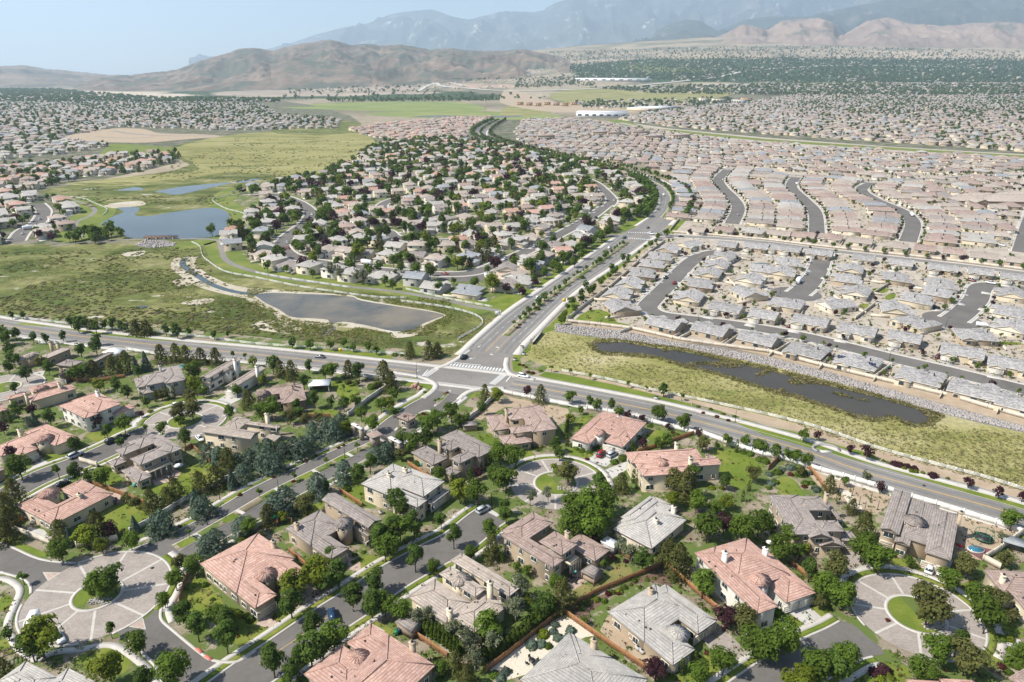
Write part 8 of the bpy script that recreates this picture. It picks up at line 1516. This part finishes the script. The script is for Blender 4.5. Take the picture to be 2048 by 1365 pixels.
# culvert parapet where the boulevard crosses the pond
A, B = G(1066, 690), G(1084, 668); d = B - A; t = thing('culvert', 'dark concrete culvert where the long pond meets the boulevard', 'culvert', A, math.atan2(d.y, d.x)); m = MB(); m.box((d.length / 2, 0, 0), d.length, 0.5, 1.4); m.build('parapet', METAL, t); m = MB(); m.box((d.length / 2, 0, 1.4), d.length, 0.8, 0.25); m.build('cap', CONC, t)
def kit(name, label, cat, px, py, parts, rz=0.0, z=0.0):
    p = G(px, py, z); t = thing(name, label, cat, (p.x, p.y, z), rz)
    for n, mb, mt in parts: mb.build(n, mt, t)
    return t
GRN = glossy('green plastic', (0.01, 0.16, 0.06), 0.5); TEAL = glossy('teal canvas', (0.10, 0.36, 0.34), 0.8); WHC = glossy('white canvas', (0.8, 0.8, 0.78), 0.8); REDM = glossy('red plastic', (0.5, 0.03, 0.03), 0.5)
def mbf(*calls):
    m = MB()
    for c in calls: getattr(m, c[0])(*c[1], **(c[2] if len(c) > 2 else {}))
    return m
fr = MB()
for k in range(8):
    a = k * math.pi / 4; fr.cyl((2.3 * math.cos(a), 2.3 * math.sin(a), 0), 0.05, 2.6, 5)
for k in range(16):
    a, b = k * math.pi / 8, (k + 1) * math.pi / 8
    for z, r in ((2.6, 2.2), (0.85, 2.4)): fr.bar((r * math.cos(a), r * math.sin(a), z), (r * math.cos(b), r * math.sin(b), z), 0.1)
kit('trampoline', 'round black trampoline with green edge and safety cage on bare sand', 'trampoline', 1966, 1080, [('cage', fr, GRN), ('mat', mbf(('cyl', ((0, 0, 0.8), 2.2, 0.06, 20))), METAL)])
def parasol(px, py, label, mat, z=2.4, r=1.5):
    m = MB(); n = 10; m.add([(r * math.cos(2 * math.pi * k / n), r * math.sin(2 * math.pi * k / n), z) for k in range(n)] + [(0, 0, z + .5)], [(k, (k + 1) % n, n) for k in range(n)] + [tuple(range(n))[::-1]])
    kit('parasol', label, 'parasol', px, py, [('pole', mbf(('cyl', ((0, 0, 0), 0.05, z + .4, 6))), METAL), ('shade', m, mat)])
parasol(359, 944, 'open white parasol over the patio of the brown-grey house', WHC); parasol(1151, 1158, 'folded teal parasol on the patio of the tan two-storey house', TEAL, 2.2, 0.45); parasol(336, 951, 'folded pale blue parasol among patio chairs', glossy('pale blue canvas', (0.4, 0.55, 0.62), 0.8), 2.2, 0.4); parasol(1917, 1101, 'closed red parasol beside the trampoline house', REDM, 1.6, 0.9); parasol(1538, 1098, 'white parasol between the rock garden and the salmon house', WHC, 2.2, 1.1)
parasol(218, 1012, 'red parasol on the patio above the curved lawn', REDM, 1.8, 0.8)
def patio_set(px, py, label, n=4):
    t0 = mbf(('cyl', ((0, 0, 0.68), 0.75, 0.06, 12)), ('cyl', ((0, 0, 0), 0.06, 0.7, 6))); p = G(px, py); t = thing('patio_table', label.replace('chairs', 'table'), 'table', (p.x, p.y, 0.05)); t0.build('table_top', METAL, t)
    for k in range(n):
        a = 2 * math.pi * k / n + .4; c = thing('patio_chair', 'x', 'chair', (p.x + 1.25 * math.cos(a), p.y + 1.25 * math.sin(a), 0.05), a + math.pi / 2); c['label'] = ['dark chair on the near side of the %s', 'dark chair on the right of the %s', 'dark chair on the far side of the %s', 'dark chair on the left of the %s'][(k + 3) % 4] % label
        m = MB(); m.box((0, 0, 0.42), 0.55, 0.55, 0.07); m.build('seat', METAL, c); m = MB(); m.box((0, -0.27, 0.45), 0.55, 0.06, 0.5); m.build('backrest', METAL, c); m = MB()
        for sx in (-.22, .22):
            for sy in (-.22, .22): m.box((sx, sy, 0), 0.05, 0.05, 0.43)
        tag(m.build('leg', METAL, c), kind='stuff')
patio_set(1064, 1326, 'round patio table in the cream gravel garden'); patio_set(340, 956, 'patio table behind the brown-grey house'); patio_set(1146, 1162, 'patio table behind the tan two-storey house'); patio_set(232, 1006, 'patio table above the curved lawn'); patio_set(130, 838, 'patio table left of the cream two-storey house')
for px, py, lab in ((1276, 1299, 'left air conditioner beside the grey turret house'), (1285, 1306, 'right air conditioner beside the grey turret house'), (762, 1028, 'air conditioner on the bare strip by the pale grey hip-roofed two-storey house'), (66, 1048, 'air conditioner in the gravel court of the salmon house')):
    kit('air_conditioner', lab, 'air conditioner', px, py, [('case', mbf(('box', ((0, 0, 0), 1.1, 1.1, 0.9))), DRIVE), ('fan', mbf(('cyl', ((0, 0, 0.9), 0.4, 0.05, 12))), METAL)], 0.5)
rf = MB(); rf.box((0, 0, 2.3), 4.2, 4.2, 0.2); rf.box((0, 0, 2.5), 4.2, 4.2, 0.9, taper=0.3)
kit('hot_tub_shelter', 'square brown-roofed hot tub shelter on the half-dry lawn', 'shelter', 1184, 1158, [('roof', rf, R_BROWN), ('tub', mbf(('box', ((0, 0, 0), 3.4, 3.4, 1.2))), W_BROWN), ('post', mbf(*[('box', ((x, y, 0), .2, .2, 2.3)) for x in (-1.9, 1.9) for y in (-1.9, 1.9)]), W_BROWN)], -0.75)
kit('shed', 'small shed with white metal roof by the cedar fence', 'shed', 1220, 1100, [('roof', mbf(('box', ((0, 0, 2.4), 4.4, 3.2, 0.15))), R_WHITE), ('wall', mbf(('box', ((0, 0, 0), 3.9, 2.8, 2.4))), W_GREY)], -0.75)
kit('canopy', 'white flat canopy shed on the lawn beside the pink-brown house', 'canopy', 641, 780, [('roof', mbf(('box', ((0, 0, 3.0), 8.2, 6, 0.25))), R_WHITE), ('post', mbf(*[('box', ((x, y, 0), .25, .25, 3)) for x in (-3.8, 3.8) for y in (-2.7, 2.7)]), TRIM), ('back_wall', mbf(('box', ((0, 2.7, 0), 7.6, .2, 2.9))), W_BROWN)], 0.1)
kit('canopy', 'white patio canopy at the right end of the grey-brown house among pines', 'canopy', 231, 716, [('roof', mbf(('box', ((0, 0, 3.0), 8, 6, 0.25))), R_WHITE), ('post', mbf(*[('box', ((x, y, 0), .25, .25, 3)) for x in (-3.6, 3.6) for y in (-2.6, 2.6)]), TRIM)], -0.4)
kit('lean_to', 'blue-grey metal lean-to roof right of the red pad', 'lean-to', 2032, 1101, [('roof', mbf(('box', ((0, 0, 2.6), 7, 4, 0.15))), R_SLATE), ('post', mbf(*[('box', ((x, y, 0), .2, .2, 2.6)) for x in (-3.2, 3.2) for y in (-1.7, 1.7)]), TRIM)], -0.6)
kit('shed', 'brown flat shed roof at the edge of the bare dirt yard', 'shed', 940, 860, [('roof', mbf(('box', ((0, 0, 2.4), 5.5, 3.2, 0.15))), R_BROWN), ('wall', mbf(('box', ((0, 0, 0), 5, 2.8, 2.4))), W_BROWN)], 0.1)
kit('shed', 'small brown tile garden shed behind the cedar fence at the bottom', 'shed', 820, 1262, [('roof', mbf(('box', ((0, 0, 2.4), 5.5, 4.2, 0.8), dict(taper=0.5))), R_BROWN), ('wall', mbf(('box', ((0, 0, 0), 4.8, 3.6, 2.4))), W_BROWN)], -0.7)
kit('tower_slide', 'play tower with green roof and slide behind the grey-tan turret house', 'play tower', 553, 1050, [('roof', mbf(('box', ((0, 0, 2.8), 1.8, 1.8, 0.9), dict(taper=0.1))), GRN), ('frame', mbf(*[('box', ((x, y, 0), .15, .15, 2.8)) for x in (-.7, .7) for y in (-.7, .7)]), WOOD), ('deck', mbf(('box', ((0, 0, 1.3), 1.6, 1.6, 0.1))), WOOD), ('swing_beam', mbf(('bar', ((0.8, 0, 2.3), (4.5, 0, 2.3), .15)), ('bar', ((4.5, -1, 0), (4.5, 0, 2.3), .12)), ('bar', ((4.5, 1, 0), (4.5, 0, 2.3), .12))), WOOD)])
tr = MB()
for k in range(9): tr.box((-3 + k * 0.75, 0, 2.5), 0.12, 2.2, 0.18)
kit('pergola', 'dark slatted pergola at the bottom left corner', 'pergola', 22, 1322, [('slats', tr, BRN), ('beam', mbf(('box', ((0, -.9, 2.35), 6.6, .15, .18)), ('box', ((0, .9, 2.35), 6.6, .15, .18))), BRN), ('post', mbf(*[('box', ((x, y, 0), .2, .2, 2.4)) for x in (-3, 3) for y in (-.9, .9)]), BRN)], 0.6)
for px, py, lab, mt in ((793, 1270, 'green waste bin behind the bright salmon house', GRN), (799, 1266, 'blue waste bin behind the bright salmon house', PAINT['blue']), (843, 932, 'teal round bin beside the brown-grey garage', TEAL), (270, 974, 'teal bin behind the brown-grey house with rear balcony', TEAL), (1778, 738, 'green round tank at the end of the estate wall', GRN)):
    kit('waste_bin', lab, 'bin', px, py, [('bin_body', mbf(('box', ((0, 0, 0), .8, .8, 1.1), dict(taper=1.15))), mt), ('lid', mbf(('box', ((0, 0, 1.1), .95, .95, .1))), mt)], 0.3)
for i, (px, py) in enumerate(((1677, 985), (1704, 992), (1718, 1010), (1741, 1003), (1755, 1020), (1729, 1022))):
    kit('net_post', ['dark play post at the left corner of the sand court', 'dark play post in the upper middle of the sand court', 'dark play post in the centre of the sand court', 'dark play post at the upper right of the sand court', 'dark play post at the right edge of the sand court', 'dark play post at the lower edge of the sand court'][i], 'post', px, py, [('post', mbf(('cyl', ((0, 0, 0), 0.09, 3.2, 6))), METAL), ('base', mbf(('box', ((0, 0, 0), 0.6, 0.6, 0.1))), METAL)])
for px, py, lab in ((1044, 697, 'grey utility cabinet on the corner lawn beside the boulevard'), (1048, 711, 'small green utility box beside the boulevard corner'), (1312, 799, 'dark utility box on the avenue lawn'), (1030, 722, 'pale boulder-like utility box on the corner bed')):
    kit('utility_box', lab, 'utility box', px, py, [('cabinet', mbf(('box', ((0, 0, 0), 1.6, 1.0, 1.2))), DRIVE), ('cabinet_lid', mbf(('box', ((0, 0, 1.2), 1.7, 1.1, 0.08))), METAL)], -0.4)
p = G(833, 776)
for i, (x, y, s) in enumerate(((825, 777, 1.6), (832, 775, 2.2), (838, 779, 1.5))):
    q = G(x, y); o = link('boulder', raw_mesh('boulder', STN[i], plain('red rock', (0.42, 0.24, 0.18), 0.9, 0.2, 1.0)), None, (q.x, q.y, 0), i); o.scale = (s * 1.6, s * 1.3, s * 2); tag(o, ['left red boulder on the corner rock bed', 'tallest red boulder on the corner rock bed', 'right red boulder on the corner rock bed'][i], 'boulder')
for i, (x, y) in enumerate(((70, 1335), (306, 1238), (318, 1233))): pass
for c, r in (((305, 1137), 0.45), ((95, 1121), 0.4), ((1848, 972), 0.5)):
    P_, p = disc_px(c, r, 14); sheet('manhole_cover', P_, METAL, 0.14, world=True)

# ------------------------------------------------------------------ labels of the many: nearest landmark, side, size
LM = [('the large left plaza', 195, 1190), ('the right-hand plaza', 1832, 1229), ('the middle plaza', 1112, 967), ('the upper-left plaza', 371, 842), ('the far-left plaza', 15, 776), ('the guardhouse', 817, 850), ('the entry gates', 755, 880), ('the main junction', 940, 760), ('the upper junction', 1290, 475),
      ('the bright salmon house at the bottom', 740, 1330), ('the salmon turret house', 500, 1160), ('the grey-tan turret house', 660, 1060), ('the cream house with mottled roof', 930, 1190), ('the grey turret house', 1310, 1240), ('the salmon house with cream walls', 1500, 1170), ('the tan two-storey house', 1090, 1110), ('the pale grey courtyard house', 1300, 1060), ('the pink tile house with round lawn', 1345, 940), ('the pink tower house', 1220, 870), ('the bare dirt yard', 1090, 820), ('the pinkish tan house', 1040, 870), ('the brown-grey brick-chimney house', 915, 915), ('the pale grey sunken-court house', 800, 980), ('the gabled house with curved lawn', 1610, 1040), ('the trampoline', 1966, 1085), ('the cone-turret house', 1830, 1060),
      ('the rear-balcony house', 290, 920), ('the left street', 130, 930), ('the salmon tower house on the left', 60, 880), ('the salmon court house', 120, 1020), ('the cream two-storey salmon-roofed house', 185, 830), ('the grey house among pines', 320, 765), ('the white gabled house', 460, 750), ('the white canopy shed', 641, 785), ('the pink-brown turret house', 560, 795), ('the yellow-cream house', 480, 870), ('the divided drive', 560, 970), ('the plaza end of the divided drive', 380, 1075), ('the cream gravel garden', 1080, 1290), ('the sand court', 1730, 1000), ('the rock garden', 1590, 950), ('the curving lower street', 700, 1210), ('the top of the lower street', 940, 1060), ('the stone ring', 1652, 899), ('the flower bed by the avenue', 1430, 828), ('the grey turret house driveway', 1440, 1290),
      ('the corner rock bed', 830, 790), ('the left end of the avenue', 120, 680), ('the avenue left of the junction', 600, 725), ('the white avenue wall', 1230, 850), ('the right end of the avenue', 1960, 1020), ('the avenue lawn', 1250, 785), ('the middle of the boulevard', 1120, 590), ('the boulevard curve', 1350, 410), ('the lake footbridge', 320, 480), ('the lake', 400, 440), ('the shallow pond', 760, 600), ('the creek', 430, 570), ('the stone bank', 1400, 690), ('the solar-panel house', 1716, 722),
      ('the middle cul-de-sac', 1592, 588), ('the right cul-de-sac', 1905, 640), ('the motorhome in the grey estate', 1597, 566), ('the estate street bend', 1300, 615), ('the light blue pool', 1524, 529), ('the estate corner lawn', 1200, 640), ('the left middle-estate street', 590, 470), ('the cul-de-sac above the pond', 930, 555), ('the inner middle-estate street', 800, 475), ('the right middle-estate street', 1150, 455), ('the left curving pink-estate street', 1465, 400), ('the middle curving pink-estate street', 1610, 400), ('the right curving pink-estate street', 1800, 425), ('the clubhouse', 1950, 400), ('the wide straight road', 2035, 460), ('the far-left estate street', 75, 430), ('the right edge of the grey estate', 2030, 640), ('the top of the grey estate', 1830, 528), ('the far end of the solar-panel row', 2000, 790), ('the house beside the estate corner', 1240, 590), ('the bottom left corner', 40, 1340), ('the bottom right corner', 2000, 1330), ('the grey roof at the bottom edge', 1180, 1340), ('the trees below the right-hand plaza', 1700, 1330)]
LMW = [(n, *W((x, y))) for n, x, y in LM]
def rel(x, y):
    n, lx, ly = min(LMW, key=lambda l: (l[1] - x) ** 2 + (l[2] - y) ** 2); dx, dy = x - lx, y - ly
    return n, ('right of' if dx > 0 else 'left of') if abs(dx) > abs(dy) else ('behind' if dy > 0 else 'in front of'), math.hypot(dx, dy)
ORD = ['', 'second ', 'third ', 'fourth ', 'fifth ', 'sixth ', 'seventh ', 'eighth ', 'ninth ', 'tenth ', 'eleventh ', 'twelfth ', 'thirteenth ', 'fourteenth ', 'fifteenth ', 'sixteenth ', 'seventeenth ', 'eighteenth ', 'nineteenth ', 'twentieth ']
def label_all(items, group):
    """items: (object, description, x, y); ordinals count outwards from the landmark"""
    b = {}
    for o, desc, x, y in items:
        n, r, d = rel(x, y); b.setdefault((desc, r, n), []).append((d, o))
    for (desc, r, n), L in b.items():
        L.sort(key=lambda t: t[0])
        for i, (d, o) in enumerate(L):
            o['label'] = ('%s%s %s %s' % (ORD[min(i, 19)], desc, r, n) + (', counting outwards' if i else '')).strip(); o['group'] = group
            if len(o['label'].replace('-', ' ').split()) > 16: o['label'] = o['label'].replace(', counting outwards', '')
            if len(o['label'].split()) > 16: o['label'] = o['label'].replace(' house with ', ', ')
def wname(m): return {'cream stucco': 'cream', 'tan stucco': 'tan', 'pale stucco': 'pale', 'white stucco': 'white', 'grey stucco': 'grey', 'peach stucco': 'peach', 'brown stucco': 'brown'}[m.name]
label_all([(o, '%s %s house with %s walls' % (RNAME[h[4].name], KNAME[k], wname(h[5])), h[0], h[1]) for o, h, k in INDH], 'houses of the estates')
def size(h, k): return 'small ' if h < 4.6 else ('tall ' if h > 8.5 else '')
label_all([(r, (size(t[2], t[3]) + KIND[t[3]][2]).replace('small slender', 'slender').replace('small thin', 'thin'), t[0], t[1]) for r, t in ITO], 'trees of the lower neighbourhood and streets')
label_all([(o, ('large ' if r > 1.25 else ('tiny ' if r < 0.75 else '')) + SHK[k][1], o.location.x, o.location.y) for o, k, r in SHRUBS], 'garden shrubs')
for o in SC.objects:
    if o.parent is None and o.get('label') and o.get('category') and o.type == 'EMPTY' and not o.get('group'): pass
for o in SC.objects:
    if o.name.startswith('ridge_cap') or o.name.startswith('roof_vent'): o['kind'] = 'stuff'
